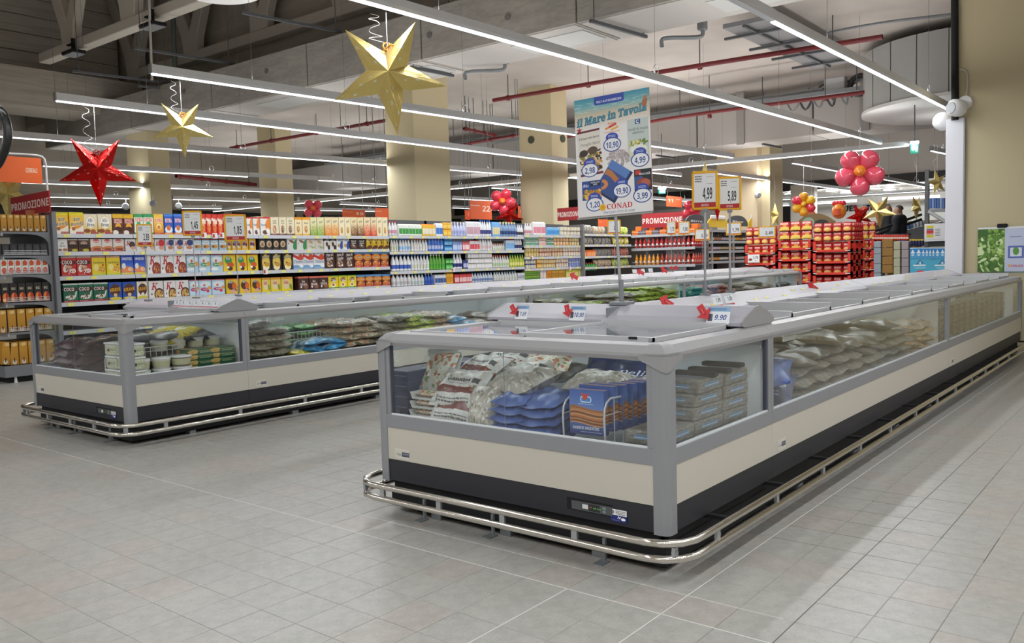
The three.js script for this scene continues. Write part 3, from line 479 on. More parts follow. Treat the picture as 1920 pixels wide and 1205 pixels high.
// ================= frozen goods =================
const bags = new Atlas(8, 256);
const speck = (X, n, cols, a, b) => { for (let k = 0; k < n; k++) ell(X, rnd() * 256, rnd() * 256, rr(a, b), rr(a, b) * .7, pick(cols), rnd() * 3); };
const bagDesign = (bg, cols, n, a, b, extra) => bags.add(X => { rect(X, 0, 0, 256, 256, bg); speck(X, n, cols, a, b); if (extra) extra(X); });
const B = {
  stripe: bagDesign('#dcdad6', ['#e8e6e2', '#cfcdc9', '#d6d2ca'], 40, 10, 30, X => { rect(X, 0, 150, 256, 40, '#7a3f3a'); for (let k = 0; k < 12; k++) rect(X, 60 + k * 11, 100, 8, 16, '#4a4a4c'); rect(X, 200, 88, 34, 36, '#5a5a5c'); fine(X, 60, 126, 120, 1, '#8a8a8a'); fine(X, 40, 214, 180, 2, '#6a6a6c', 14); speck(X, 26, ['#c9884a', '#8fa05a', '#d8b48a'], 4, 9); rect(X, 0, 0, 256, 10, '#c9c7c4'); }),
  paella: bagDesign('#e3ddd0', ['#d9744a', '#e8e2d4', '#7c9a4a', '#efe9dc', '#c98a5a', '#b85438', '#d8c9a0'], 150, 6, 18),
  net: bagDesign('#b9b2a6', ['#d9d4ca', '#a49c8e', '#cfc8bb', '#8f877a', '#e2ded6'], 190, 4, 14),
  blue: bagDesign('#4f66a4', ['#5a72b4', '#46598f', '#6a82bd'], 50, 14, 40),
  navy: bagDesign('#1f3164', ['#25407c', '#1a2850'], 30, 14, 36, X => { wrapText(X, 'Delizie', 128, 150, 62, '#e9edf6', { font: 'serif', style: 'italic' }); fine(X, 50, 200, 160, 2, '#9fb1da', 14); }),
  grey: bagDesign('#7f7d76', ['#8d8b84', '#716f69', '#99978f'], 60, 10, 34, X => fine(X, 60, 110, 130, 4, '#6f6f70', 12)),  // greys darkened in the print for the shade under the freezer lids
  wine: bagDesign('#4a1c2a', ['#2b1720', '#5e2436', '#1d1418', '#7a3040'], 60, 10, 34, X => { ell(X, 150, 80, 50, 34, '#d9a52a'); ell(X, 160, 84, 28, 20, '#e9dcb0'); wrapText(X, 'Pizza', 110, 170, 44, '#e8d8d0', { style: 'bold italic' }); }),
  black: bagDesign('#26221f', ['#38322c', '#191613', '#4a4238'], 60, 10, 30, X => { ell(X, 128, 96, 60, 30, '#a83a2a'); ell(X, 96, 150, 30, 16, '#d8c8a8'); fine(X, 60, 200, 140, 2, '#d6d0c4', 14); }),
  veg: bagDesign('#8d8676', ['#a89e88', '#6f6a58', '#c2b8a0', '#7c5a48', '#b4a27a', '#5c604a'], 150, 6, 20, X => fine(X, 50, 60, 150, 3, '#e6e2d6', 16)),
  veg2: bagDesign('#c4bda8', ['#d89a5a', '#a8a88a', '#e8e0cc', '#8a8a6a', '#b8553a'], 130, 6, 18, X => fine(X, 50, 190, 150, 2, '#6a655a', 16)),
  green: bagDesign('#6fae62', ['#8cc47c', '#4f8e48', '#a8d498', '#3f7a3c'], 120, 6, 20, X => fine(X, 60, 60, 130, 3, '#eef6ea', 16)),
  sky: bagDesign('#4f9fd0', ['#7cbce2', '#3a86ba'], 30, 12, 34, X => { rect(X, 0, 60, 256, 40, '#e8f2f8'); rect(X, 0, 170, 256, 34, '#dcebf4'); wrapText(X, 'Merluzzo', 128, 130, 40, '#ffffff'); }),
  yellow: bagDesign('#e2cf3a', ['#eede5a', '#c9b428', '#f3ea8a'], 70, 8, 26, X => { ell(X, 128, 140, 70, 40, '#f2f0d8'); fine(X, 70, 60, 120, 2, '#4a7a3a', 18); }),
  lime: bagDesign('#b6c944', ['#d8dc5a', '#8fae3c', '#e9e6a0', '#6f9a3a'], 110, 6, 24, X => fine(X, 70, 190, 120, 2, '#3a5a2a', 16)),
  forest: bagDesign('#2f7a44', ['#3f9656', '#1f5e34', '#5cb070'], 90, 8, 24, X => fine(X, 60, 70, 130, 3, '#e6f2e6', 16)),
  berry: bagDesign('#b0584a', ['#c9705a', '#8a3a34', '#d8a080', '#6a3a48', '#e0c8a0'], 130, 6, 20),
  pale: bagDesign('#98958c', ['#a8a59c', '#87847b', '#97836c'], 80, 8, 28, X => fine(X, 60, 100, 130, 3, '#8a8a84', 14)),  // pale tones painted darker to imitate the dim freezer interior
};
const gamberi = bags.add(X => { const g = X.createLinearGradient(0, 0, 0, 256); g.addColorStop(0, '#4a68b4'); g.addColorStop(.5, '#6f8fd0'); g.addColorStop(1, '#2b3c78'); rect(X, 0, 0, 256, 256, g);
  X.fillStyle = '#9a6238'; X.beginPath(); X.moveTo(6, 96); X.bezierCurveTo(60, 70, 110, 130, 250, 118); X.lineTo(246, 206); X.bezierCurveTo(160, 210, 80, 150, 4, 176); X.fill(); for (let k = 0; k < 26; k++) { X.strokeStyle = pick(['#c98a52', '#b8703e', '#7c4826', '#d8a070']); X.lineWidth = 4; X.beginPath(); const y = 100 + k * 3.6; X.moveTo(8, y); X.bezierCurveTo(80, y - 14, 140, y + 20, 246, y + 14); X.stroke(); }
  rect(X, 82, 36, 80, 34, '#3f8fd8'); X.strokeStyle = '#e6f2fb'; X.lineWidth = 6; X.beginPath(); X.roundRect(86, 40, 76, 30, 14); X.stroke(); X.strokeStyle = '#e04a34'; X.lineWidth = 9; for (const a of [-30, -12, 8, 28]) { X.beginPath(); X.moveTo(118, 52); X.lineTo(118 + a, 22); X.stroke(); } ell(X, 118, 46, 18, 12, '#e04a34'); fine(X, 70, 80, 110, 1, '#d8e2f6');
  wrapText(X, 'GAMBERI ARGENTINI', 120, 218, 24, '#e2e4ea', { sx: .8 }); fine(X, 80, 238, 160, 1, '#c6cee6'); });
const greenBox = bags.add(X => { rect(X, 0, 0, 256, 256, '#1f5e3c'); ell(X, 60, 128, 60, 110, '#c9a45a'); speck(X, 20, ['#d8c08a', '#a8643a', '#6f8a3a'], 6, 16); rect(X, 96, 0, 160, 256, '#1c5636'); wrapText(X, 'Cornetti', 170, 100, 40, '#e6d28a', { style: 'bold italic' }); fine(X, 120, 150, 110, 3, '#b9c8a8', 20); });
const navyBox = bags.add(X => { rect(X, 0, 0, 256, 256, '#3c4664'); rect(X, 0, 0, 256, 24, '#4a557a'); wrapText(X, 'FRUTTI DI MARE', 128, 120, 30, '#a9b4d4'); });
const tubCell = bags.add(X => { rect(X, 0, 0, 256, 256, '#d6d4c2'); rect(X, 0, 60, 256, 130, '#c8c9a8'); speck(X, 24, ['#b4b88a', '#e6e2cc'], 10, 22); ell(X, 90, 130, 26, 34, '#3c3a30'); wrapText(X, 'Gelato', 180, 120, 40, '#5a6a3a', { style: 'bold italic' }); });
const headerCell = bags.add(X => { rect(X, 0, 0, 256, 256, '#e9edf4'); rect(X, 20, 90, 90, 70, '#4a6ab0'); wrapText(X, 'Blu', 64, 125, 50, '#e9edf4', { style: 'bold italic' }); fine(X, 130, 90, 110, 5, '#8a9ac0', 16); });
const grayPack = bags.add(X => { rect(X, 0, 0, 256, 256, '#79746c'); speck(X, 60, ['#87827a', '#6b665f', '#908b82'], 10, 34); rect(X, 60, 70, 140, 90, '#6f93b4'); rect(X, 60, 120, 140, 10, '#dfe6ec'); fine(X, 74, 82, 110, 3, '#3f5f80', 10); });
const reflectionPack = bags.add(X => { rect(X, 0, 0, 256, 256, '#262822'); speck(X, 40, ['#32342b', '#1d1e1a', '#3c3c30'], 10, 34); fine(X, 50, 100, 150, 4, '#7c7a68', 18); });  // dark print imitates a wine shelf mirrored in the freezer glass
const bagMat = bags.mat({ roughness: .34, clearcoat: .5, clearcoatRoughness: .25 }), cardMat = bags.mat({ roughness: .55 });

function bagGeo(w, h, t, sd, cell, crimp = 1) { // pillow pack lying flat: w along x, h along z, thickness t along y
  const nu = 14, nv = 10, pos = [], uv = [], ix = [], s0 = seed; seed = 7919 * (sd + 1);
  const ph = [rnd() * 6, rnd() * 6, rnd() * 6, rnd() * 6], amp = [rr(.06, .14), rr(.05, .12)]; seed = s0;
  for (const side of [1, -1]) for (let j = 0; j <= nv; j++) for (let i = 0; i <= nu; i++) {
    const u = i / nu * 2 - 1, v = j / nv * 2 - 1, prof = Math.pow(Math.max(0, 1 - u ** 4), .6) * Math.pow(Math.max(0, 1 - Math.abs(v) ** 3.2), .75);
    const wr = 1 + amp[0] * Math.sin(5 * u + ph[0] + 2 * v) + amp[1] * Math.sin(9 * v + ph[1] - 3 * u) + .06 * Math.sin(17 * u + 13 * v + ph[2]);
    const pinch = 1 - .1 * (1 - v * v) * (u * u) , sag = .12 * t * Math.sin(3 * u + ph[3]) * (1 - prof);
    pos.push(u * w / 2 * (1 - .06 * (1 - v * v)), side * t / 2 * prof * wr * (side < 0 ? .72 : 1) + sag, v * h / 2 * pinch); uv.push(side > 0 ? i / nu : 1 - i / nu, 1 - j / nv);
  }
  const n = (nu + 1) * (nv + 1); for (let s = 0; s < 2; s++) for (let j = 0; j < nv; j++) for (let i = 0; i < nu; i++) { const a = s * n + j * (nu + 1) + i, b = a + 1, c = a + nu + 1, d = c + 1; s ? ix.push(a, b, c, b, d, c) : ix.push(a, c, b, b, c, d); }
  const g = new THREE.BufferGeometry(); g.setAttribute('position', new THREE.Float32BufferAttribute(pos, 3)); g.setAttribute('uv', new THREE.Float32BufferAttribute(uv, 2)); g.setIndex(ix); g.computeVertexNormals();
  const [u0, v0, s] = bags.uv(cell), U = g.attributes.uv; for (let k = 0; k < U.count; k++) U.setXY(k, u0 + U.getX(k) * s, v0 + U.getY(k) * s); return g;
}
const bagCache = new Map();
function bag(cell, x, y, z, w, h, t, ry, label, o = {}) {
  const v = Math.floor(rnd() * 4), k = [cell, v, w, h, t].join(); if (!bagCache.has(k)) bagCache.set(k, bagGeo(w, h, t, v, cell));
  const m = single(o.name || 'frozen_bag', bagCache.get(k), bagMat, label, 'frozen food', o.group); m.position.set(x, y, z); m.rotation.set(o.rx || 0, ry, o.rz || 0, 'YXZ'); return m;
}
const BAGH = .064;
// --- a heap of bags: columns along z, stacked, each labelled by place ---
const PILE = [];
function heap(cell, desc, where, xs, z0, z1, ncol, nlay, w, h, t, y0, o = {}) {
  for (let i = 0; i < ncol; i++) { const z = z0 + (z1 - z0) * (i + .5) / ncol; const lay = Array.isArray(nlay) ? nlay[i % nlay.length] : nlay; for (let k = 0; k < lay; k++) for (let xi = 0; xi < xs.length; xi++) {
    const lv = k === lay - 1 ? 'topmost' : NTH(k) + '-lowest', P = [xs[xi] + rr(-.015, .015), y0 + t * .4 + k * t * .82, z + rr(-.012, .012)], E = [rr(-.07, .07), (o.ry || 0) + rr(-.16, .16), rr(-.09, .09)];
    if ((xi && k < lay - 1) || k === 0) { const v = Math.floor(rnd() * 4), g = bagGeo(w, h, t, v, cell); g.applyMatrix4(new THREE.Matrix4().makeRotationFromEuler(new THREE.Euler(E[0], E[1], E[2], 'YXZ'))).translate(...P); PILE.push(g); continue; }
    bag(cell, ...P, w, h, t, E[1], `${desc}, ${lv} in ${NTH(i)} stack${xs.length > 1 ? (xi ? ' behind' : ' in front') : ''}, ${where}`, { rx: E[0], rz: E[2], group: `${desc} ${where}` }); } }
}
// wire basket divider lying in a plane x = const (along z) or z = const (along x)
function divider(ox, oz, a, b, c, ax, y0, y1, label, n = 9) {
  const t = thing('wire_divider', label, 'wire basket', V(ox, 0, oz)), P = (q, y) => ax === 'x' ? V(c, y, q) : V(q, y, c), r = .0032;
  part('frame_wire', [tube([P(a, y0), P(a, y1 - .03), P(a + (b - a) * .04, y1), P(a + (b - a) * .12, y1), P((a + b) / 2, y1), P(b - (b - a) * .12, y1), P(b - (b - a) * .04, y1), P(b, y1 - .03), P(b, y0)], r * 1.5, 40, 6)], M.wire, t);
  for (let k = 1; k < n; k++) { const q = a + (b - a) * k / n; part('upright_wire', [rod(P(q, y0), P(q, y1), r * .8, 5)], M.wire, t); }
  for (const f of [.1, .72]) part('cross_wire', [rod(P(a, y0 + (y1 - y0) * f), P(b, y0 + (y1 - y0) * f), r * .8, 5)], M.wire, t);
}
const stackBox = (name, mat, geo, x, y, z, ry, label, cat, group) => { const m = single(name, geo, mat, label, cat, group); m.position.set(x, y, z); m.rotation.y = ry; return m; };
const F0 = .432; // floor of the freezer tubs
// ---- right end cabinet ----
{
  const nb = printBox(.15, .052, .3, bags, navyBox); for (let k = 0; k < 5; k++) for (const c of [0, 1]) stackBox('frozen_box', cardMat, nb, onZ(776, 760, -.24).x + rr(-.004, .004), F0 + .026 + k * .0535, -.27 - c * .32, rr(-.03, .03), `dark blue seafood box, ${NTH(k)} from bottom, ${c ? 'rear' : 'front'} stack at left end of nearest freezer`, 'frozen food', 'dark blue seafood boxes');
  // trays of paella: shallow tray with film
  const trayG = [sweep([[-.08, 0], [-.095, .034], [-.085, .036], [-.075, .008], [.075, .008], [.085, .036], [.095, .034], [.08, 0]], -.12, .12, 'x')], food = () => setCell(bagGeo(.23, .16, .05, 2, B.paella), bags, 0, false);
  const foodG = bagGeo(.225, .155, .046, 3, B.paella);
  for (let k = 0; k < 5; k++) { const t = thing('food_tray', k === 4 ? 'tilted paella tray with white card, leaning on top of the tray stack' : `paella tray under clear film, ${NTH(k)} from bottom of the tray stack`, 'frozen food', V(onZ(822, 775, -.2).x, F0 + .004 + k * .044, -.2 - k * .006), Math.PI / 2 + rr(-.05, .05), 'paella trays'); part('tray', trayG, matC('#d8d8d4', { roughness: .3 }), t); part('rice_filling', [foodG.clone().translate(0, .024, 0)], bagMat, t); part('film', [bx(.24, .002, .18, 0, .05, 0)], M.glass, t);
    if (k === 4) { t.rotation.set(0, .06, 0); t.rotation.order = 'YXZ'; t.rotation.x = .95; t.rotation.y = .2; t.position.set(onZ(826, 725, -.3).x, F0 + .225, -.3); const f = t.children[1]; t.children[0].scale.set(.85, 1, 1.5); f.scale.set(.85, 1, 1.6); t.children[2].scale.set(.8, 1, 1.5); part('header_card', [setCell(bx(.17, .002, .06, 0, .052, -.165), bags, headerCell, false)], cardMat, t, 'white header card with blue print'); } }
  const wx = (p, z) => onZ(p, 740, z).x, W = [[wx(862, -.16), F0 + .04, -.16, .08], [wx(864, -.17), F0 + .115, -.17, .0], [wx(868, -.2), F0 + .19, -.2, .05], [wx(905, -.42), F0 + .25, -.42, -.2], [wx(955, -.55), F0 + .28, -.55, .1], [wx(985, -.5), F0 + .23, -.5, .3]];
  const wl = ['bottom front white bag with brown stripe near the tray stack', 'second white bag with brown stripe above the bottom one', 'top front white bag with brown stripe facing the glass', 'white brown-striped bag lying behind the top front one', 'uppermost white brown-striped bag under the white wall', 'white brown-striped bag beside the net sacks'];
  W.forEach(([x, y, z, ry], k) => { const m = bag(B.stripe, x, y, z, .3, .24, .105, ry, wl[k], { rx: k < 3 ? .75 : .5, name: 'rice_bag' }); });
  for (const [k, x, y, z] of [[0, -1.14, F0 + .27, -.55], [1, -1.02, F0 + .3, -.66]]) bag(B.paella, x, y, z, .24, .2, .07, .2, k ? 'rear paella bag under the price rail' : 'paella bag leaning behind the tilted tray', { rx: .5 });
  // octopus net sacks
  for (const [k, x, y, z, w, h, t, rx] of [[0, onZ(915, 775, -.13).x, F0 + .1, -.13, .2, .26, .13, 1.25], [1, onZ(985, 715, -.24).x, F0 + .25, -.24, .3, .24, .12, .3], [2, -.5, F0 + .25, -.3, .28, .22, .11, .2], [3, -.6, F0 + .2, -.45, .3, .24, .12, .1], [4, -.4, F0 + .21, -.45, .26, .22, .1, .1]])
    { const m = bag(B.net, x, y, z, w, h, t, rr(-.3, .3), ['netted pale seafood sack standing against the front glass', 'netted seafood sack on top of the left blue pile', 'netted seafood sack on top of the right blue pile', 'netted seafood sack behind the blue piles, left one', 'netted seafood sack behind the blue piles, right one'][k], { rx, name: 'seafood_sack' }); for (let q = 0; q < 6; q++) part('net_cord', [new THREE.TorusGeometry(.5, .012, 5, 20).scale(w * (.35 + .1 * q), h * .9, t * (1.15 - .06 * q)).rotateX(Math.PI / 2).translate(0, 0, 0)], matC('#e2ddd2'), m); }
  for (const [c, x] of [[0, onZ(975, 760, -.16).x], [1, onZ(1030, 770, -.16).x]]) for (let k = 0; k < 5; k++) bag(B.blue, x + rr(-.008, .008), F0 + .025 + k * .042, -.16 - k * .004, .2, .25, .06, rr(-.08, .08), `blue frozen seafood bag, ${NTH(k)} from bottom of the ${c ? 'right' : 'left'} blue pile`, { rx: .1 + k * .03, group: 'blue seafood bags' });
  const gb = printBox(.168, .19, .04, bags, gamberi); for (let k = 0; k < 6; k++) stackBox('prawn_box', cardMat, gb, onZ(1107, 780, -.1).x + k * .014, .6 + (k ? .012 : 0), -.09 - k * .055, .05, k ? `${NTH(k)} blue prawn box behind the front one` : 'front blue prawn box with red prawn emblem and lettering', 'frozen food', 'blue prawn boxes');
  divider(0, 0, -.06, -.9, onZ(1063, 800, -.08).x, 'x', F0, .65, 'white wire divider left of the blue prawn boxes'); divider(0, 0, -.06, -.9, onZ(1140, 800, -.08).x, 'x', F0, .66, 'white wire divider right of the blue prawn boxes', 12); divider(0, 0, -.3, -.92, onZ(1195, 720, -.35).x, 'x', F0, .7, 'white wire divider behind the grey packs', 10);
  const gp = setCell(rb(.19, .06, .26, .012), bags, grayPack, false); const gl = ['front', 'middle', 'rear'];
  for (let c = 0; c < 3; c++) for (let k = 0; k < (c ? 5 : 2); k++) stackBox('vacuum_pack', bagMat, gp, -.14 + rr(-.006, .006), F0 + .03 + k * .058, -.2 - c * .27, rr(-.05, .05), `grey vacuum pack with blue label, ${NTH(k)} from bottom, ${gl[c]} stack by the corner post`, 'frozen food', 'grey vacuum packs');
  for (let k = 0; k < 3; k++) single('tray_rim', [rb(.2, .022, .05, .01, -.13, F0 + .3 + (k === 2 ? .01 : 0), -.5 - k * .14)], M.black, `black folded tray edge, ${NTH(k)} on the grey packs`, 'packaging', 'black tray edges');
  bag(B.navy, onZ(1150, 706, -.8).x, onZ(1150, 706, -.8).y, -.8, .36, .22, .1, .05, 'navy blue bag with white script lettering below the price rail', { rx: .9 }); bag(B.navy, onZ(1200, 708, -.7).x, onZ(1200, 708, -.7).y, -.72, .3, .2, .1, .3, 'navy bag beside the lettered one, at the right', { rx: .7 });
  bag(B.grey, onZ(1040, 697, -.78).x, onZ(1040, 697, -.78).y, -.78, .34, .2, .1, -.1, 'grey folded bag at the back, under the wall sticker', { rx: .25 }); bag(B.grey, onZ(975, 700, -.78).x, onZ(975, 702, -.78).y, -.78, .3, .22, .1, .2, 'grey bag beneath the folded grey one at the back', {});
  decal('wall_sticker', .1, .085, cellTable, V(-.92, .8, -.996), 'z', scene.children.find(o => o.name === 'chest_freezer'), 'white printed table sticker'); decal('wall_sticker', .05, .06, cellTable, V(-1.02, .81, -.996), 'z', scene.children.find(o => o.name === 'chest_freezer'));
}
// ---- right run, first long module ----
{
  const w1 = 'first long right freezer'; bag(B.blue, -.2, F0 + .2, -1.35, .34, .3, .12, .3, 'blue and white bag leaning near the first window post', { rx: .3 }); bag(B.navy, -.2, F0 + .1, -1.4, .34, .26, .14, .2, 'dark blue fish bag under the blue and white one', { rx: .5 }); bag(B.navy, -.45, F0 + .3, -1.35, .3, .22, .08, -.2, 'navy bag high at the left of the first long freezer');
  heap(B.berry, 'reddish mixed bag', w1, [-.5], -1.15, -1.75, 2, 5, .3, .26, .07, F0);
  heap(B.pale, 'pale frosted bag', w1, [-.22, -.52], -1.62, -3.1, 5, [4, 4, 5, 4, 4], .26, .27, .075, F0, { ry: 1.5 });
  heap(B.grey, 'grey frosted bag', w1, [-.22, -.52], -3.1, -4.0, 3, [4, 5, 4], .26, .27, .075, F0, { ry: 1.5 });
  heap(B.veg2, 'pale orange mixed bag', w1, [-.22, -.52], -4.0, -4.72, 2, [4, 4], .26, .3, .075, F0, { ry: 1.5 });
  const dp = setCell(rb(.2, .05, .17, .01), bags, reflectionPack, false); for (let c = 0; c < 12; c++) for (let k = 0; k < 6; k++) for (const r of [0, 1]) { if (r && k < 4) continue; stackBox('reflection_pack', bagMat, dp, -.2 - r * .26, F0 + .026 + k * .053, -5.0 - c * .27, rr(-.05, .05), `dark pack imitating a reflection, ${NTH(k)} from bottom, ${NTH(c)} ${r ? 'rear ' : ''}stack of the far right freezer`, 'frozen food', 'dark packs imitating a shelf reflection'); }  // added dark stacks stand in for the reflection in the far glass
}
// ---- left end cabinet ----
{
  const at = (x, z) => [XL + x, ZL + z];
  const L = (cell, x, y, z, w, h, t, ry, label, o) => bag(cell, XL + x, F0 + y, ZL + z, w, h, t, ry, label, o);
  let n = 0; for (const z of [-.2, -.5, -.78]) for (const x of [-1.18, -.9]) for (let k = 0; k < 5; k++) L(B.wine, x + rr(-.04, .04), .03 + k * .052, z + rr(-.02, .02), .3, .26, .085, rr(-.5, .5), `dark wine-red pizza bag, ${NTH(n)} of the heap at the left end cabinet`, { rx: rr(-.1, .3), group: 'dark red pizza bags', j: n++ });
  for (const z of [-.3, -.6]) for (let k = 0; k < 5; k++) L(B.sky, -1.42, .03 + k * .05, z, .2, .26, .07, rr(-.2, .2), `blue bag, ${NTH(k)} from bottom, ${z < -.4 ? 'rear' : 'front'} stack at the far corner of left cabinet`, { group: 'blue bags of the left cabinet' });
  for (const x of [-.62, -.35]) for (const k of [0, 1]) L(B.yellow, x, .27 + k * .05, -.55 - k * .1, .28, .22, .07, rr(-.3, .3), `yellow pasta bag, ${k ? 'upper' : 'lower'} of the ${x < -.5 ? 'left' : 'right'} pair at the back`, { rx: .3, group: 'yellow bags' });
  n = 0; for (const z of [-.28, -.5, -.72]) for (let k = 0; k < 6; k++) L(B.black, -.4 + rr(-.06, .06), .03 + k * .052, z, .34, .28, .085, rr(-.4, .4) + 1.4, `black frozen bag, ${NTH(n++)} of the heap beside the wire basket`, { rx: rr(-.1, .2), group: 'black frozen bags' });
  // square tubs
  const sq = (x, y, z, label) => { const t = thing('ice_cream_tub', label, 'tub', V(XL + x, F0 + y, ZL + z), rr(-.06, .06), 'ice cream tubs'); part('tub', [setCell(rb(.17, .085, .12, .015, 0, .043, 0), bags, tubCell, false)], bagMat, t); part('lid', [rb(.178, .014, .128, .006, 0, .09, 0)], M.white, t); };
  for (let c = 0; c < 2; c++) for (let k = 0; k < 3; k++) sq(-.3 + c * .19, k * .099, -.1, `square white ice cream tub, ${NTH(k)} from bottom, ${c ? 'right' : 'left'} stack behind the end glass`);
  const rt = (x, y, z, r, h, label, col) => { const t = thing('ice_cream_tub', label, 'tub', V(XL + x, F0 + y, ZL + z), rr(0, 6), 'ice cream tubs'); part('tub', [lathe([[0, 0], [r * .86, 0], [r, h], [0, h]], 24)], matC(col), t); part('label_band', [lathe([[r * .9 + .001, h * .22], [r * .985 + .001, h * .82]], 24)], matC('#c9c6a2'), t); part('lid', [lathe([[0, h + .014], [r * 1.04, h + .012], [r * 1.05, h - .004], [r, h - .004]], 24)], matC('#dcdcda', { roughness: .3 }), t); };
  for (let c = 0; c < 3; c++) for (let k = 0; k < 2; k++) rt(-.1, k * .085, -.16 - c * .16, c === 2 ? .075 : .066, .075, `round ice cream tub, ${k ? 'upper' : 'lower'}, ${NTH(c)} from the corner post`, c === 2 ? '#8a7f72' : '#d9d6cc');
  for (let c = 0; c < 4; c++) rt(-.26, .2, -.4 - c * .15, .062, .07, `round white tub on the upper row, ${NTH(c)} from the wire basket`, '#e2e0d8');
  for (let c = 0; c < 2; c++) for (let k = 0; k < 5; k++) stackBox('cone_box', cardMat, setCell(rb(.22, .04, .17, .004), bags, greenBox, false), XL - .14, F0 + .02 + k * .041, ZL - .62 - c * .19, Math.PI / 2 + rr(-.03, .03), `green ice cream cone box, ${NTH(k)} from bottom, ${c ? 'right' : 'left'} stack`, 'frozen food', 'green cone boxes');
  divider(XL, ZL, -.12, -.56, -.2, 'x', F0 + .13, F0 + .24, 'white wire basket edge behind the round tubs', 10); divider(XL, ZL, -.06, -.45, -.42, 'x', F0, F0 + .2, 'white wire divider left of the square tubs', 8);
}
// ---- left run ----
{
  const zp = (px) => onX(px, 620, XL - .12).z; const wh = 'left island'; const R2 = [XL - .22, XL - .52];
  const H = (cell, desc, a, b, n, lay, w, t, xs = R2, o) => heap(cell, desc, wh, xs, zp(a), zp(b), n, lay, w, .28, t, F0, { ry: 1.55, ...o });
  H(B.veg, 'brown and grey vegetable bag', 472, 535, 2, [6, 5], .28, .075); H(B.yellow, 'low yellow bag', 540, 575, 1, 2, .24, .06, [XL - .2]); H(B.green, 'green pea bag', 545, 640, 2, [5, 5], .26, .07, [XL - .55]);
  H(B.sky, 'blue striped fish bag', 572, 640, 2, [3, 3], .27, .07, [XL - .2]); H(B.veg2, 'pale vegetable bag', 640, 700, 2, [5, 5], .28, .075); H(B.veg, 'grey vegetable bag', 700, 765, 2, [4, 5], .28, .075); H(B.lime, 'olive green bag', 765, 815, 2, [5, 4], .28, .075); H(B.veg2, 'cream vegetable bag', 815, 845, 1, 5, .28, .075); H(B.sky, 'light blue and yellow bag', 845, 890, 2, [4, 3], .28, .075); H(B.pale, 'pale grey bag', 890, 972, 3, [3, 4, 3], .28, .075);
  divider(XL, ZL, zp(545) - ZL, zp(632) - ZL, -.36, 'x', F0, F0 + .23, 'white wire basket in front of the green pea bags', 12);
  const q = (px) => onX(px, 560, XL - .12).z; const G = (cell, desc, a, b, n, lay) => heap(cell, desc, wh, R2, q(a), q(b), n, lay, .28, .3, .08, F0, { ry: 1.55 });
  G(B.yellow, 'yellow bag', 984, 1022, 2, [4, 3]); G(B.veg, 'greenish grey bag', 1024, 1085, 3, [4, 5, 4]); G(B.lime, 'lime and grey bag', 1088, 1140, 3, [4, 4, 3]); G(B.pale, 'white frosted bag', 1142, 1190, 3, [5, 4, 5]); G(B.lime, 'yellow green vegetable bag', 1192, 1268, 5, [5, 5, 6, 5, 5]);
  G(B.forest, 'dark green bag', 1279, 1318, 3, [5, 4, 5]); G(B.berry, 'red and brown bag', 1322, 1378, 4, [4, 5, 5, 4]); G(B.veg, 'brown mixed bag', 1380, 1450, 4, [5, 4, 5, 4]);
  heap(B.black, 'dark bag', 'last left freezer', [XL - .22], -12.4, -13.1, 2, [4, 4], .28, .3, .08, F0, { ry: 1.5 });
}

{ const m = single('frozen_bag_pile', PILE, bagMat, 'lower layers of frozen bags filling the freezer tubs', 'frozen food'); m.userData.kind = 'stuff'; }
// ================= cereal and milk aisle =================
const XF = -9.0;                    // plane of the shelf fronts
const cer = new Atlas(8, 256);
const cereal = (bg, o) => cer.add(X => {
  rect(X, 0, 0, 256, 256, bg); if (o.lo) { const g = X.createLinearGradient(0, 90, 0, 256); g.addColorStop(0, bg); g.addColorStop(1, o.lo); rect(X, 0, 90, 256, 166, g); }
  if (o.top) rect(X, 0, 0, 256, o.th || 30, o.top); if (o.sweep) { X.fillStyle = o.sweep; X.beginPath(); X.moveTo(0, 40); X.bezierCurveTo(90, 60, 170, 110, 256, 60); X.lineTo(256, 110); X.bezierCurveTo(160, 160, 80, 90, 0, 80); X.fill(); }
  for (const [c, x, y, a, b, r] of o.e || []) ell(X, x, y, a, b, c, r || 0);
  if (o.bits) for (let k = 0; k < (o.nb || 40); k++) { const [cx, cy, a, b, ...cols] = o.bits; const t = rnd() * 6.3, q = Math.sqrt(rnd()); ell(X, cx + Math.cos(t) * a * q, cy + Math.sin(t) * b * q, rr(6, 15), rr(5, 10), pick(cols), rnd() * 3); }
  if (o.foot) { rect(X, o.fx || 0, 232, 256, 24, o.foot); fine(X, (o.fx || 0) + 14, 240, 150, 1, '#f4e6d8'); }
  if (o.t) wrapText(X, o.t, o.tx || 128, o.ty || 80, o.ts || 54, o.tc || '#fff', { stroke: o.st, sw: 8, font: o.font, style: o.style, rot: o.rot, sx: o.sx });
  fine(X, 20, o.fy || 12, 130, 1, o.fc || 'rgba(60,40,40,.55)'); rect(X, 0, 0, 5, 256, 'rgba(0,0,0,.12)'); rect(X, 251, 0, 5, 256, 'rgba(0,0,0,.12)');
});
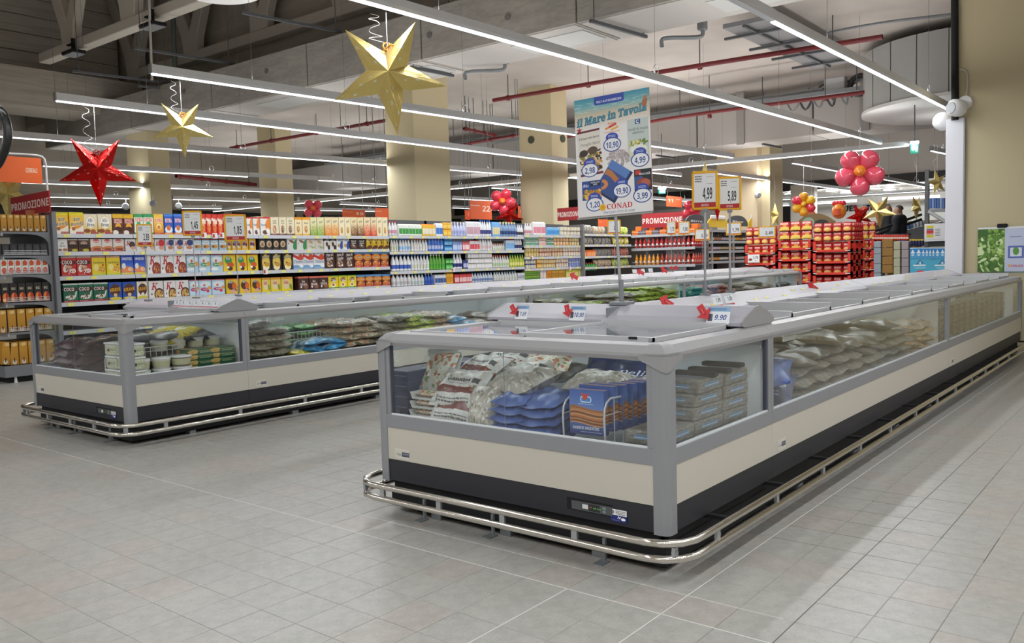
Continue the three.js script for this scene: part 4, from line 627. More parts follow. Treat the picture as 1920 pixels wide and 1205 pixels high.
const C = {
  nice: cereal('#f1c23c', { top: '#e6d822', th: 36, e: [['#f3ead8', 130, 210, 150, 56, -.2], ['#e9962e', 170, 150, 90, 34, -.4], ['#a8642e', 70, 196, 34, 22]], t: 'Nice\nMorning', ts: 56, ty: 84, tc: '#3a2618', style: 'bold italic', st: '#f6e9c8', rot: -.1, foot: '#b3202c', fx: 110 }),
  bran: cereal('#ece2c8', { lo: '#e0b850', e: [['#e6c25a', 128, 108, 92, 84], ['#f7f4ec', 128, 108, 84, 76], ['#8a4a2a', 60, 216, 60, 26], ['#a85c34', 170, 220, 50, 24]], t: 'All-\nBran', ts: 58, ty: 84, tc: '#3c3c44', font: 'serif', foot: '#a8242e', fx: 120 }),
  exchoc: cereal('#5f3320', { top: '#e2b428', th: 56, e: [['#e8a83a', 128, 156, 70, 40], ['#4a2414', 128, 200, 92, 40], ['#efe6da', 60, 236, 70, 30]], t: 'EXTRA', ts: 64, ty: 92, tc: '#d8242c', st: '#f4ece0' }),
  exgreen: cereal('#e9ecd8', { top: '#3f9e5c', th: 44, e: [['#4aa866', 128, 130, 60, 40], ['#c98a52', 128, 180, 80, 34]], t: 'EXTRA', ts: 64, ty: 76, tc: '#d8242c', st: '#f8f8f0', foot: '#3f9e5c' }),
  exyellow: cereal('#f2c24a', { lo: '#e08a2c', e: [['#f7e29a', 128, 160, 70, 40], ['#d8823a', 128, 168, 44, 22]], t: 'EXTRA', ts: 64, ty: 84, tc: '#d8242c', st: '#fbf2dc', foot: '#c9542a' }),
  exblue: cereal('#2f5fc4', { top: '#4a86d8', th: 30, e: [['#e9f0f8', 128, 196, 110, 44], ['#d8763a', 128, 172, 60, 34]], t: 'EXTRA', ts: 64, ty: 84, tc: '#e9eef8', st: '#c8242c', foot: '#e08a3a' }),
  redbag: cereal('#d93a2c', { sweep: '#f0d8c0', e: [['#e88a3a', 128, 170, 70, 56], ['#f4ddb8', 110, 120, 60, 26]], t: 'Golden', ts: 44, ty: 70, tc: '#fff', bits: [128, 170, 60, 50, '#c82a22', '#f0a050'] }),
  orangebag: cereal('#ece8e4', { top: '#cf3a2e', th: 22, e: [['#f08a2e', 206, 110, 70, 90, .4], ['#6a4432', 120, 214, 66, 30], ['#f4f0ea', 190, 190, 40, 36]], t: 'Nestlé', ts: 44, ty: 112, tx: 92, tc: '#3f6a8a' }),
  museRed: cereal('#e8dcbc', { e: [['#b8604a', 120, 170, 56, 52], ['#f2e8d4', 120, 170, 42, 38]], bits: [120, 170, 36, 32, '#b8503a', '#d8b07a', '#e8d8b0'], t: 'Cereali\nSoffiati', ts: 34, ty: 54, tc: '#6a6a58', foot: '#8a3a40' }),
  museChoc: cereal('#e8dcbc', { e: [['#6a4430', 120, 170, 56, 52], ['#e8dcc4', 120, 170, 42, 38]], bits: [120, 170, 36, 32, '#5a3826', '#8a5c3a', '#d8b07a'], t: 'Muesli\nChoco', ts: 36, ty: 54, tc: '#6a6a58', foot: '#6a3a38' }),
  museOr: cereal('#efdfb4', { top: '#eda02c', th: 40, e: [['#c88a4a', 120, 170, 54, 48], ['#f4ead4', 120, 170, 40, 36]], bits: [120, 170, 36, 30, '#a85a2e', '#e0b468'], t: 'Muesli', ts: 40, ty: 84, tc: '#7a6a4a', foot: '#e8b43c' }),
  crGreen: cereal('#e6dfb0', { lo: '#8ab44a', t: 'Vitalis', ts: 46, ty: 70, tc: '#6a7a5a', style: 'italic bold', rot: -.12, bits: [150, 176, 80, 60, '#6a9a3a', '#c9d88a', '#d86a3a'] }),
  crOr: cereal('#ecdab0', { lo: '#ea8a34', t: 'Vitalis', ts: 46, ty: 60, tc: '#6a6a5a', style: 'italic bold', rot: -.12, bits: [128, 168, 90, 62, '#e8a04a', '#f0c88a', '#d87a34'] }),
  crBei: cereal('#efe2bc', { t: 'Vitalis', ts: 46, ty: 60, tc: '#6a6a5a', style: 'italic bold', rot: -.12, e: [['#b8823a', 120, 180, 50, 44], ['#d8a85a', 120, 172, 36, 28]] }),
  crBro: cereal('#ead8ac', { lo: '#7a4a2c', t: 'Vitalis', ts: 46, ty: 60, tc: '#6a5a4a', style: 'italic bold', rot: -.12, bits: [128, 168, 80, 66, '#5a3420', '#8a5634', '#e0c090'] }),
  crRed: cereal('#ecd8b0', { lo: '#d84a34', t: 'Vitalis', ts: 46, ty: 60, tc: '#6a5a4a', style: 'italic bold', rot: -.12, bits: [128, 168, 86, 64, '#d84a34', '#f0a878', '#e8c890'] }),
  branS: cereal('#efece6', { e: [['#f7f6f2', 128, 110, 84, 70], ['#b8824a', 190, 216, 60, 26], ['#a8643a', 60, 220, 50, 20]], t: 'All-\nBran', ts: 56, ty: 84, tc: '#3c4048', font: 'serif' }),
  barBro: cereal('#5a3a2c', { top: '#d8d4cc', th: 26, e: [['#b8927a', 128, 84, 84, 40], ['#3a2218', 128, 150, 120, 40], ['#d8cc3c', 170, 226, 80, 26]], t: 'Coco', ts: 52, ty: 90, tc: '#f0e8de', st: '#3a2218' }),
  barRed: cereal('#efe4da', { e: [['#d8242c', 128, 40, 76, 34], ['#d88a5a', 128, 190, 130, 44, -.1], ['#a8502e', 150, 210, 90, 26]], t: 'Special', ts: 40, ty: 44, tc: '#fff', foot: '#c83a34' }),
  skBro: cereal('#eeeaea', { e: [['#5a3a30', 170, 120, 76, 70], ['#e8b49a', 190, 190, 60, 34]], t: 'K', ts: 130, tx: 62, ty: 90, tc: '#b8202c', font: 'serif', style: 'italic bold' }),
  skRed: cereal('#eeeaea', { e: [['#d8343a', 180, 90, 80, 80], ['#e8a48a', 180, 190, 70, 40]], t: 'K', ts: 130, tx: 62, ty: 100, tc: '#b8202c', font: 'serif', style: 'italic bold' }),
  skBlu: cereal('#eeecee', { e: [['#34457e', 180, 80, 90, 66], ['#c98a6a', 160, 186, 84, 40]], t: 'K', ts: 130, tx: 62, ty: 100, tc: '#b8202c', font: 'serif', style: 'italic bold' }),
  lbBar: cereal('#b8d2e2', { top: '#c05048', th: 20, e: [['#e8eff4', 128, 90, 110, 40], ['#d89a4a', 128, 166, 110, 40], ['#8a5a3a', 90, 170, 40, 26]], t: 'Fitness', ts: 44, ty: 80, tc: '#5a86a8' }),
  yeCup: cereal('#eeb832', { e: [['#5a3a62', 128, 120, 90, 70], ['#e8d8b8', 110, 180, 70, 36], ['#d8542c', 170, 90, 40, 28]], t: 'Nesquik', ts: 42, ty: 60, tc: '#fff', st: '#6a3a24' }),
  musDark: cereal('#3c3026', { e: [['#d8ccb0', 128, 130, 100, 70], ['#b8683a', 128, 130, 50, 44]], bits: [128, 130, 70, 50, '#c98a4a', '#efe2c4', '#5a3a26'], top: '#2e261e', th: 40, foot: '#2e261e' }),
  whGreen: cereal('#eef0ea', { e: [['#3f9a52', 226, 150, 60, 110, .3], ['#8a5a42', 130, 80, 76, 26, .4], ['#d8643c', 40, 120, 14, 14]] }),
  cream: cereal('#e6e0d2', { e: [['#c9a47c', 128, 90, 64, 30, .3], ['#a8c07a', 190, 210, 60, 20]], t: 'Riso', ts: 40, ty: 180, tc: '#8a8a7a' }),
  whBro: cereal('#f0eeea', { top: '#3a2a28', th: 70, e: [['#6a4434', 128, 140, 60, 50, .5], ['#3a2a28', 220, 220, 70, 60]], t: 'Loacker', ts: 44, ty: 44, tc: '#fff', style: 'italic bold' }),
  whBlu: cereal('#f0f0f0', { top: '#c9ced8', th: 60, e: [['#2f52b0', 210, 160, 60, 100, .3], ['#d8a85a', 100, 170, 50, 40]], t: 'Latte', ts: 46, ty: 60, tc: '#34457e', style: 'italic bold' }),
  dkBro: cereal('#33221c', { e: [['#7a5848', 128, 186, 90, 40, .2], ['#efe6da', 128, 170, 40, 14, .4]], t: 'Pan di\nStelle', ts: 50, ty: 70, tc: '#f2ece4', style: 'italic bold' }),
  yeBro: cereal('#e9c02e', { e: [['#6a3a24', 128, 220, 130, 50, -.2], ['#5a2f1e', 190, 110, 30, 40], ['#f4e08a', 80, 60, 60, 30]], t: 'Choco', ts: 48, ty: 60, tc: '#5a2f1e', style: 'italic bold' }),
  cocoRed: cereal('#c8322c', { top: '#d8ccc4', th: 26, e: [['#5a1a1a', 128, 84, 126, 34], ['#efe4dc', 70, 160, 40, 50, .4], ['#e8ddd4', 190, 190, 56, 30], ['#d8a88a', 120, 140, 60, 20]], t: 'COCO', ts: 64, tx: 100, ty: 82, tc: '#f6f0ea', st: '#4a1414', foot: '#b82830', bits: [150, 190, 80, 40, '#e9d8cc', '#4a2018', '#d84a3a'], nb: 18 }),
  corn: cereal('#efd02a', { top: '#dfa89c', th: 24, e: [['#f6e88a', 80, 150, 50, 44], ['#d8982c', 180, 180, 70, 40], ['#b83a3a', 206, 120, 20, 12]], t: 'Cornflakes', ts: 40, ty: 88, tc: '#5a6a4a', foot: '#c8d83c', bits: [170, 190, 70, 34, '#e8b84a', '#f4dc8a'], nb: 20 }),
  frost: cereal('#2f56c8', { lo: '#7aa8e8', top: '#e4e0ea', th: 12, e: [['#e88a5a', 128, 200, 120, 46], ['#f2f0f0', 60, 150, 40, 36], ['#f0cfa8', 190, 190, 50, 24]], t: 'FROSTIES', ts: 46, ty: 62, tc: '#fff', st: '#1f3a9a', foot: '#dccb3a', bits: [150, 200, 90, 36, '#f0a86a', '#e88a4a'], nb: 16 }),
  skBowlR: cereal('#ece8e8', { e: [['#8e2a26', 180, 200, 90, 92], ['#a8463a', 180, 204, 74, 76], ['#5a3028', 40, 190, 12, 16]], bits: [180, 210, 66, 58, '#c98a4a', '#8a4a2a', '#e0b070', '#6a2a22'], t: 'K', ts: 150, tx: 92, ty: 84, tc: '#b8202c', font: 'serif', style: 'italic bold' }),
  lbGreen: cereal('#b9d4e4', { top: '#b83a40', th: 16, e: [['#e6f0f6', 128, 80, 110, 44], ['#d86a4a', 110, 100, 24, 22], ['#4a9a4c', 120, 150, 84, 26], ['#e8a04a', 210, 140, 40, 32], ['#f0f4f6', 80, 210, 80, 20]], t: 'Digestive', ts: 30, ty: 150, tc: '#eef6ea' }),
  yeGreen: cereal('#eecb28', { top: '#d83a2c', th: 12, e: [['#3f9a4a', 108, 96, 76, 56, .2], ['#d8602c', 150, 160, 70, 40], ['#4a2e22', 140, 216, 56, 28], ['#f2f0ea', 96, 196, 30, 18]], t: 'Kix', ts: 52, tx: 104, ty: 66, tc: '#eef2fa', st: '#2f5a8a' }),
  dkYel: cereal('#2c2622', { top: '#c8344a', th: 30, e: [['#efcf62', 128, 150, 96, 110], ['#f2e4b4', 128, 220, 80, 34], ['#5a4a2a', 100, 156, 20, 12], ['#d8a03a', 150, 180, 60, 30]], t: 'Country', ts: 46, ty: 74, tc: '#f2e6b8', st: '#2c2622', style: 'italic bold', rot: -.12 }),
  fit: cereal('#eceef2', { top: '#7fa08a', th: 24, sweep: '#d3382e', e: [['#d8502e', 190, 80, 56, 40], ['#6f9ec4', 70, 226, 100, 30]], t: 'Fitness', ts: 62, ty: 148, tc: '#3c5e92', font: 'serif', style: 'italic bold', foot: '#7aa6cc' }),
  stelle: cereal('#4a2c22', { e: [['#d8b8a0', 120, 186, 70, 50], ['#7a4a38', 120, 186, 56, 38], ['#f2ece4', 180, 214, 22, 14]], bits: [120, 186, 50, 34, '#4a281c', '#a87858', '#efe2d4'], t: 'Pan di\nStelle', ts: 60, ty: 54, tc: '#f6f0ea', style: 'bold italic', rot: -.08 }),
  cruesli: cereal('#6e2e1c', { top: '#5a94cc', th: 48, e: [['#ef8f22', 128, 96, 130, 50], ['#c8622a', 128, 200, 110, 52]], bits: [128, 200, 100, 46, '#e8a050', '#b8502a', '#f0c88a', '#7a3a22'], t: 'Cruesli', ts: 54, ty: 96, tc: '#f8e2b4', st: '#8a3a1a', style: 'italic bold', foot: '#c83a2e' }),
  cocoGreen: cereal('#1f6a4e', { top: '#cfd8d0', th: 22, e: [['#4a2a22', 128, 84, 126, 34], ['#d8e0d8', 210, 150, 14, 50, .3], ['#e4ded4', 120, 190, 90, 30]], t: 'COCO', ts: 64, tx: 100, ty: 82, tc: '#f6f0ea', st: '#3a1a14', foot: '#a8323a', bits: [120, 180, 90, 40, '#efe4d8', '#4a2a20', '#3a8a62', '#8a5a40'], nb: 30 }),
  kraBlue: cereal('#2a52b4', { e: [['#5a3424', 128, 116, 100, 88], ['#e6c898', 128, 186, 36, 26], ['#d8c83a', 128, 236, 120, 22]], t: 'KRAVE', ts: 70, ty: 110, tc: '#f0b428', st: '#2e1a12', rot: -.08 }),
  kraCream: cereal('#ece4d4', { e: [['#5a3424', 128, 120, 100, 88], ['#f2ead8', 128, 190, 36, 26], ['#d8c83a', 128, 236, 120, 22]], t: 'KRAVE', ts: 70, ty: 110, tc: '#f0b428', st: '#2e1a12', rot: -.08 }),
  skBowlB: cereal('#ece8e8', { e: [['#3a2620', 184, 204, 90, 92], ['#d8a860', 184, 208, 72, 74], ['#6a3a2c', 50, 200, 12, 16]], bits: [184, 210, 64, 60, '#e8c070', '#8a5a30', '#f2dca0', '#5a3420'], t: 'K', ts: 150, tx: 92, ty: 84, tc: '#b8202c', font: 'serif', style: 'italic bold' }),
  lbPink: cereal('#bcd6e8', { top: '#b83a44', th: 16, e: [['#e6f0f6', 128, 80, 110, 44], ['#d86a4a', 110, 96, 24, 20], ['#b83a6a', 110, 160, 80, 26], ['#d8405a', 180, 190, 30, 26], ['#e8a04a', 220, 140, 34, 26]], t: 'Frollini', ts: 30, ty: 158, tc: '#f6eaf0' }),
  yeBrown: cereal('#edc22c', { top: '#e0742c', th: 16, e: [['#5a3428', 116, 120, 84, 72], ['#e06a28', 180, 130, 50, 60], ['#4f3f8a', 190, 200, 40, 24], ['#d8a88a', 150, 214, 60, 30]], t: 'Kix', ts: 50, tx: 110, ty: 60, tc: '#dfe8f6', st: '#3a4a7a' }),
  paleYe: cereal('#eed05a', { lo: '#e8d428', top: '#e0a03c', th: 40, e: [['#ecd8b0', 110, 130, 70, 90], ['#e08a7a', 110, 110, 60, 18], ['#8a9a3a', 210, 180, 30, 60, -.3]], t: 'Oro', ts: 50, tx: 110, ty: 80, tc: '#c87a5a' }),
  delice: cereal('#4a2a22', { top: '#e87a62', th: 34, e: [['#8a5a48', 190, 190, 60, 50], ['#f0e8e0', 70, 200, 20, 24]], t: 'bio\nDELICE', ts: 58, ty: 96, tc: '#f2e8e0', sx: .85 }),
  nesq: cereal('#eed424', { top: '#8fb83c', th: 24, e: [['#5a3420', 128, 76, 84, 34, -.15], ['#e6e0f0', 150, 110, 50, 16], ['#f6f0d8', 128, 190, 60, 44], ['#b86a2c', 128, 186, 34, 26]], t: 'Nesquik', ts: 42, ty: 74, tc: '#f6e0b8', style: 'italic bold', rot: -.12, foot: '#5a9a3a' }),
  pandoroSide: cereal('#c58f2e', { e: [['#e6c88a', 128, 30, 100, 20], ['#d8a04a', 60, 30, 40, 12], ['#d8d2c4', 128, 226, 60, 26], ['#3a2018', 128, 204, 18, 26]], lo: '#b07c22' }),
  blackBox: cereal('#2b2c2e', { e: [['#4a4c50', 128, 120, 70, 70], ['#2b2c2e', 118, 120, 46, 54]], bits: [128, 130, 90, 90, '#3c3e42', '#505258'], nb: 26, foot: '#55585c' }),
  fruitBox: cereal('#e6e2de', { e: [['#d8502e', 128, 64, 92, 50], ['#7a9a3a', 60, 96, 24, 16], ['#d8644a', 128, 190, 96, 56], ['#f4ece6', 128, 116, 60, 12]] }),
  blackPan: cereal('#26201e', { e: [['#d8502a', 140, 190, 110, 66], ['#e88a3a', 120, 170, 70, 34], ['#f0c88a', 90, 220, 60, 24], ['#b83a24', 180, 170, 50, 40]], t: 'BAULI', ts: 46, ty: 72, tc: '#d8cfb0' }),
  navyPan: cereal('#242a44', { e: [['#e8843a', 90, 180, 40, 74], ['#f0a860', 110, 190, 22, 52], ['#cfd4e4', 90, 60, 34, 22], ['#aab2cc', 90, 100, 26, 16]] }),
};
const cerMat = cer.mat({ roughness: .42 });
// gondola bay: back panel, base, posts, shelves with price edges
function bay(px0, px1, levels, label, o = {}) {
  const z0 = o.z0 ?? onX(px0, 440, XF).z, z1 = o.z1 ?? onX(px1, 440, XF).z, top = o.top || 1.93, dep = .42;
  const t = thing('shelf_bay', label, 'shelving', V(XF, 0, (z0 + z1) / 2)), h = (z0 - z1) / 2;
  part('back_panel', [b2(-.5, -.47, .1, top, -h, h)], o.back || M.cavity, t); part('base', [b2(-.5, .06, 0, .14, -h, h)], M.shelf, t); part('base_deck', [b2(-.5, .08, .14, .17, -h, h)], M.shelf, t);
  for (const s of [-h, h]) part('post', [b2(-.52, -.45, 0, top, s - .02, s + .02)], M.shelf, t);
  levels.forEach((y, k) => { part('shelf', [b2(-dep, -.012, y - .03, y - .004, -h + .003, h - .003)], M.shelf, t); const e = part('price_edge', [sweep([[-.012, y - .046], [.012, y - .05], [.004, y + .0], [-.012, y]], -h + .004, h - .004, 'z')], M.shelfEdge, t);
    for (let z = h - .12; z > -h + .1; z -= rr(.28, .5)) part('price_label', [b2(.006, .0125, y - .044, y - .008, z - .036, z + .036)], M.tagYellow, e); });
  return { z0, z1 };
}
const LV = [1.715, 1.5, 1.205, .89];
const bayPx = [[104, 249, 'first'], [249, 374, 'second'], [374, 484, 'third'], [484, 615, 'fourth'], [615, 729, 'fifth']];
for (const [a, b, n] of bayPx) bay(a, b, [...LV, .55], `grey shelf bay of the cereal aisle, ${n} from the left`);
const rowName = ['top', 'second', 'third', 'fourth'], boxGeo = new Map(), seen = new Map();
const DESC = {};
function shelfBox(row, l, r, t, cell, desc, d = .09) {
  const y = LV[row] + .001, a = onX(l, 450, XF - .03).z, b = onX(r, 450, XF - .03).z, py = t, z = (a + b) / 2, h = Math.max(.06, onX((l + r) / 2, py, XF - .03).y - y), w = a - b - .004;
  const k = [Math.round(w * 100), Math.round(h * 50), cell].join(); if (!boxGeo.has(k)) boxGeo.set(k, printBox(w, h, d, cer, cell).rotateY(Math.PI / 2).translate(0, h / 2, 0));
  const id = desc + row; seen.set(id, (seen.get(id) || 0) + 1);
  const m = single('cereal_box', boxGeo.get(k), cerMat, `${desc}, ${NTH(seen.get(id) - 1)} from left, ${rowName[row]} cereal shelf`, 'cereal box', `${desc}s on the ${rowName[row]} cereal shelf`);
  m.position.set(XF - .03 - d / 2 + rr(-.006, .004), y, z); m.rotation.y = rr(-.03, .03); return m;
}
const row = (k, top, list) => list.forEach(([c, desc, ...xs]) => { for (let i = 0; i < xs.length - 1; i += 2) shelfBox(k, xs[i], xs[i + 1], typeof top === 'function' ? top((xs[i] + xs[i + 1]) / 2) : top, C[c], desc); });
row(0, 398, [['nice', 'yellow breakfast flakes box', 104, 130.5, 131.6, 158.5]]);
row(0, 401, [['bran', 'cream bran cereal box with white circle', 159.3, 185, 186, 212.4], ['exchoc', 'brown chocolate muesli box', 213, 233, 233.8, 252.4], ['exgreen', 'green and white muesli box', 253.3, 270, 270.6, 289], ['exyellow', 'amber muesli box', 290, 308.5], ['exblue', 'blue muesli box', 309.5, 326.3, 327.3, 343, 344, 360, 361, 377], ['redbag', 'red crunchy muesli box', 378, 388, 388.6, 398, 399, 409, 409.5, 419, 420, 433, 434, 448, 449, 463]]);
row(0, 407, [['orangebag', 'white and orange flakes bag', 464, 475, 476, 488, 489.5, 508], ['museRed', 'beige puffed cereal box with red bowl', 509, 524], ['museChoc', 'beige chocolate muesli box', 525, 538.5, 539, 553.5], ['museOr', 'beige and amber muesli box', 554, 567.5, 568, 582.5], ['crGreen', 'pale green crunchy box', 583.5, 595.5, 596, 609], ['crOr', 'pale orange crunchy box', 610, 622.5, 623, 636], ['crBei', 'beige crunchy box', 636.5, 647, 647.6, 658.4, 707.5, 717.5, 718, 728], ['crBro', 'brown crunchy box', 659, 670.6, 671.2, 683], ['crRed', 'red orange crunchy box', 683.6, 695.6, 696.2, 707]]);
row(1, 448, [['branS', 'small white bran bar box', 107, 126.5], ['barBro', 'small brown chocolate bar box', 127, 146, 146.6, 167], ['barRed', 'small white and red bar box', 168.5, 190, 190.6, 211, 211.6, 233], ['skBro', 'small white bar box with brown picture', 234.6, 254, 255, 272, 273, 289], ['skRed', 'small white bar box with red picture', 290, 308], ['skBlu', 'small white bar box with blue picture', 309.5, 325, 326, 342.5, 343, 361], ['lbBar', 'light blue cereal bar box', 363, 377.6, 378.2, 393, 393.6, 409, 409.6, 425], ['yeCup', 'small yellow cocoa cereal box', 426, 434, 434.6, 443, 443.6, 451.6, 452.2, 465, 466, 479]]);
row(1, 446, [['musDark', 'dark muesli bar box', 485, 497.5, 498, 510.5, 511, 523.5, 524, 536], ['whGreen', 'white and green wafer box', 538, 556, 556.6, 574], ['cream', 'cream rice cake box', 574.6, 590.6, 591, 606.5], ['whBro', 'white and brown wafer bag', 607, 618, 618.6, 630], ['whBlu', 'white and blue wafer bag', 630.6, 642, 642.6, 654.6], ['dkBro', 'small dark brown biscuit box', 655, 670, 670.6, 686], ['yeBro', 'yellow and brown chocolate box', 687, 697.5, 698, 708, 708.6, 718.5, 719, 729]]);
row(2, 480, [['cocoRed', 'red cocoa rice box', 112, 140.3, 141, 168], ['corn', 'yellow corn flakes box', 169, 195.7, 196.4, 222.6]]);
row(2, 476, [['frost', 'blue frosted flakes box', 223.5, 247.5, 248.4, 270]]);
row(2, 476, [['skBowlR', 'white cereal box with red bowl', 273, 298, 298.6, 322.5, 323, 346], ['lbGreen', 'light blue and green biscuit box', 348, 370, 371, 392.5, 393, 416], ['yeGreen', 'yellow and green cereal box', 416.6, 440, 442, 461, 461.6, 482]]);
row(2, 471, [['dkYel', 'black and yellow cereal box', 487, 506.3, 507.5, 526.4, 528, 547], ['fit', 'white flakes box with red swoosh', 548, 567, 567.6, 586, 586.6, 606.6], ['stelle', 'dark brown starry cereal box', 608, 626.5, 627.5, 645, 645.6, 662], ['cruesli', 'orange crunchy cereal box', 663, 679.6, 680, 695.6, 696, 711.6, 712.2, 728]]);
row(3, (x) => 532 - (x - 112) * .03, [['cocoGreen', 'green cocoa cereal box', 112.5, 141, 141.8, 169.5, 170.2, 197.5], ['kraBlue', 'blue filled cereal box', 198.2, 223.4, 224, 250], ['kraCream', 'cream filled cereal box', 251, 272.5], ['skBowlB', 'white cereal box with brown bowl', 274, 301, 302, 324.5, 325.2, 349.5], ['lbPink', 'light blue and pink biscuit box', 350, 368, 368.6, 392, 392.6, 417], ['yeBrown', 'yellow and brown cereal box', 420, 442, 445, 465, 466, 486], ['paleYe', 'pale yellow cereal box', 487, 503.4, 504, 523, 523.6, 546], ['delice', 'brown bar cereal box with pink top', 556, 575.5, 576.2, 594, 594.6, 612], ['nesq', 'yellow cocoa ball box', 612.6, 631, 631.6, 648, 648.6, 665], ['cruesli', 'orange crunchy cereal box', 666, 681.8, 682.4, 697.6, 698.2, 713, 713.6, 729]]);
for (const [a, b, c, n] of [[490, 502, '#d8d0b8', 'beige'], [506, 523, '#b0204a', 'crimson'], [526, 542, '#d8d2b0', 'cream']]) single('carton', [rb2(XF - .3, XF - .12, 1.931, 1.99, onX(b, 400, XF).z, onX(a, 400, XF).z, .004, 1)], matC(c), `${n} carton lying on top of the cereal shelf`, 'box');
// end upright of the aisle
single('shelf_upright', [b2(XF - .5, XF + .05, 0, 1.97, onX(104, 440, XF).z + .002, onX(104, 440, XF).z + .05)], M.shelf, 'tall grey upright panel between cereal aisle and promotion shelf', 'shelving');

// ---- milk section ----
const LM = [1.725, 1.455, 1.12, .86];
const milkBays = [[729, 833, 'left'], [833, 924, 'middle'], [924, 982, 'right']];
for (const [a, b, n] of milkBays) bay(a, b, [...LM, .5], `grey shelf bay of the milk aisle, ${n} one`, { top: 2.02, back: M.shelfBack });
const bottleP = (h, r) => [[0, 0], [r * .92, 0], [r, .01], [r, h * .52], [r * .96, h * .58], [r * .5, h * .78], [r * .4, h * .84], [r * .4, h * .9], [0, h * .9]];
const protos = new Map(), cnt = new Map();
function place(key, make, p, label, group) { if (!protos.has(key)) { const o = make(); protos.set(key, o); o.position.copy(p); tag(o, label, null, group); return o; } return copyOf(protos.get(key), protos.get(key).name.replace(/_\d{3}$/, ''), p, 0, label, group); }
function bottle(key, h, r, body, cap, band, cat = 'bottle', name = 'milk_bottle') { return () => { const t = thing(name, '', cat, V(0, 0, 0)); part('body', [lathe(bottleP(h, r), 12)], matC(body, { roughness: .35 }), t); part('cap', [new THREE.CylinderGeometry(r * .46, r * .46, h * .11, 10).translate(0, h * .94, 0)], matC(cap), t); part('label_band', [new THREE.CylinderGeometry(r * 1.02, r * 1.02, h * .24, 12, 1, true).translate(0, h * .26, 0)], matC(band), t); return t; }; }
function carton(h, w, d, body, band, cap, name = 'milk_carton') { return () => { const t = thing(name, '', 'carton', V(0, 0, 0)); part('body', [rb(d, h * .9, w * .96, .004, 0, h * .45, 0, 1)], matC(body), t); part('label_band', [b2(d / 2 - .001, d / 2 + .001, h * .14, h * .62, -w * .44, w * .44)], matC(band), t); part('gable_top', [sweep([[-d * .48, h * .9], [0, h], [d * .48, h * .9]], -w * .48, w * .48, 'z')], matC(cap || body), t); return t; }; }
// items: [px0, px1, count, top px, key, desc, maker(h, w)]
function milkRow(k, list) { const y = LM[k]; for (const [a, b, n, t, key, desc, mk, stack = 1] of list) { const za = onX(a, 450, XF - .06).z, zb = onX(b, 450, XF - .06).z, h = onX((a + b) / 2, t, XF - .06).y - y, w = (za - zb) / n;
  for (let i = 0; i < n; i++) for (let s = 0; s < stack; s++) { const id = desc + k, q = cnt.get(id) || 0; cnt.set(id, q + 1); place(key + h.toFixed(2) + w.toFixed(2), mk(h / stack - .004, w), V(XF - .06 + rr(-.006, .006), y + .002 + s * h / stack, za - (i + .5) * w), `${desc}, ${NTH(q)} from left, ${rowName[k]} ${a > 1090 ? 'snack' : a > 980 ? 'jar' : 'milk'} shelf`, `${desc}s on the ${rowName[k]} shelf`); } } }
const bt = (body, cap, band) => (h, w) => bottle('', h, w * .46, body, cap, band), ct = (body, band, cap) => (h, w) => carton(h, w, .075, body, band, cap);
milkRow(0, [[729, 744, 3, 414, 'b1', 'white milk bottle with red cap', bt('#ecebee', '#c8324a', '#d8a4b4')], [745.5, 789, 7, 420, 'c1', 'white carton with green swirl', ct('#eef0ea', '#3f9a44', '#e6ece0')], [789.5, 814, 4, 420, 'c2', 'orange and yellow milk carton', ct('#f0c23c', '#e9e4d0', '#ee8a34')], [815, 828, 2, 418, 'c3', 'white and blue milk carton', ct('#e8eef8', '#3a7ad0', '#e8eef8')], [829, 844, 2, 417, 'c4', 'yellow milk carton stacked two high', ct('#f0b428', '#f6d060'), 2], [845, 872, 5, 416, 'b2', 'pale lilac milk bottle', bt('#c9cdec', '#e8e4ee', '#aab2e0')], [873, 898, 6, 415, 'c5', 'slim white carton with red print', ct('#e9e6ec', '#c9a0ae', '#d8dcf0')], [899, 920, 5, 412, 'b3', 'white milk bottle with blue cap', bt('#eeeef2', '#2f5cc0', '#4a4a8a')], [921, 935, 4, 416, 'c6', 'light blue milk carton', ct('#7fb4ea', '#e8d8a0', '#5a9ae0')], [935.5, 968, 6, 416, 'b4', 'blue and silver milk bottle', bt('#8aa4c8', '#efe6b0', '#2c4a80')], [969, 980, 3, 421, 'b5', 'small white bottle with dark print', bt('#e6e6ea', '#c8d4e8', '#3a3a44')]]);
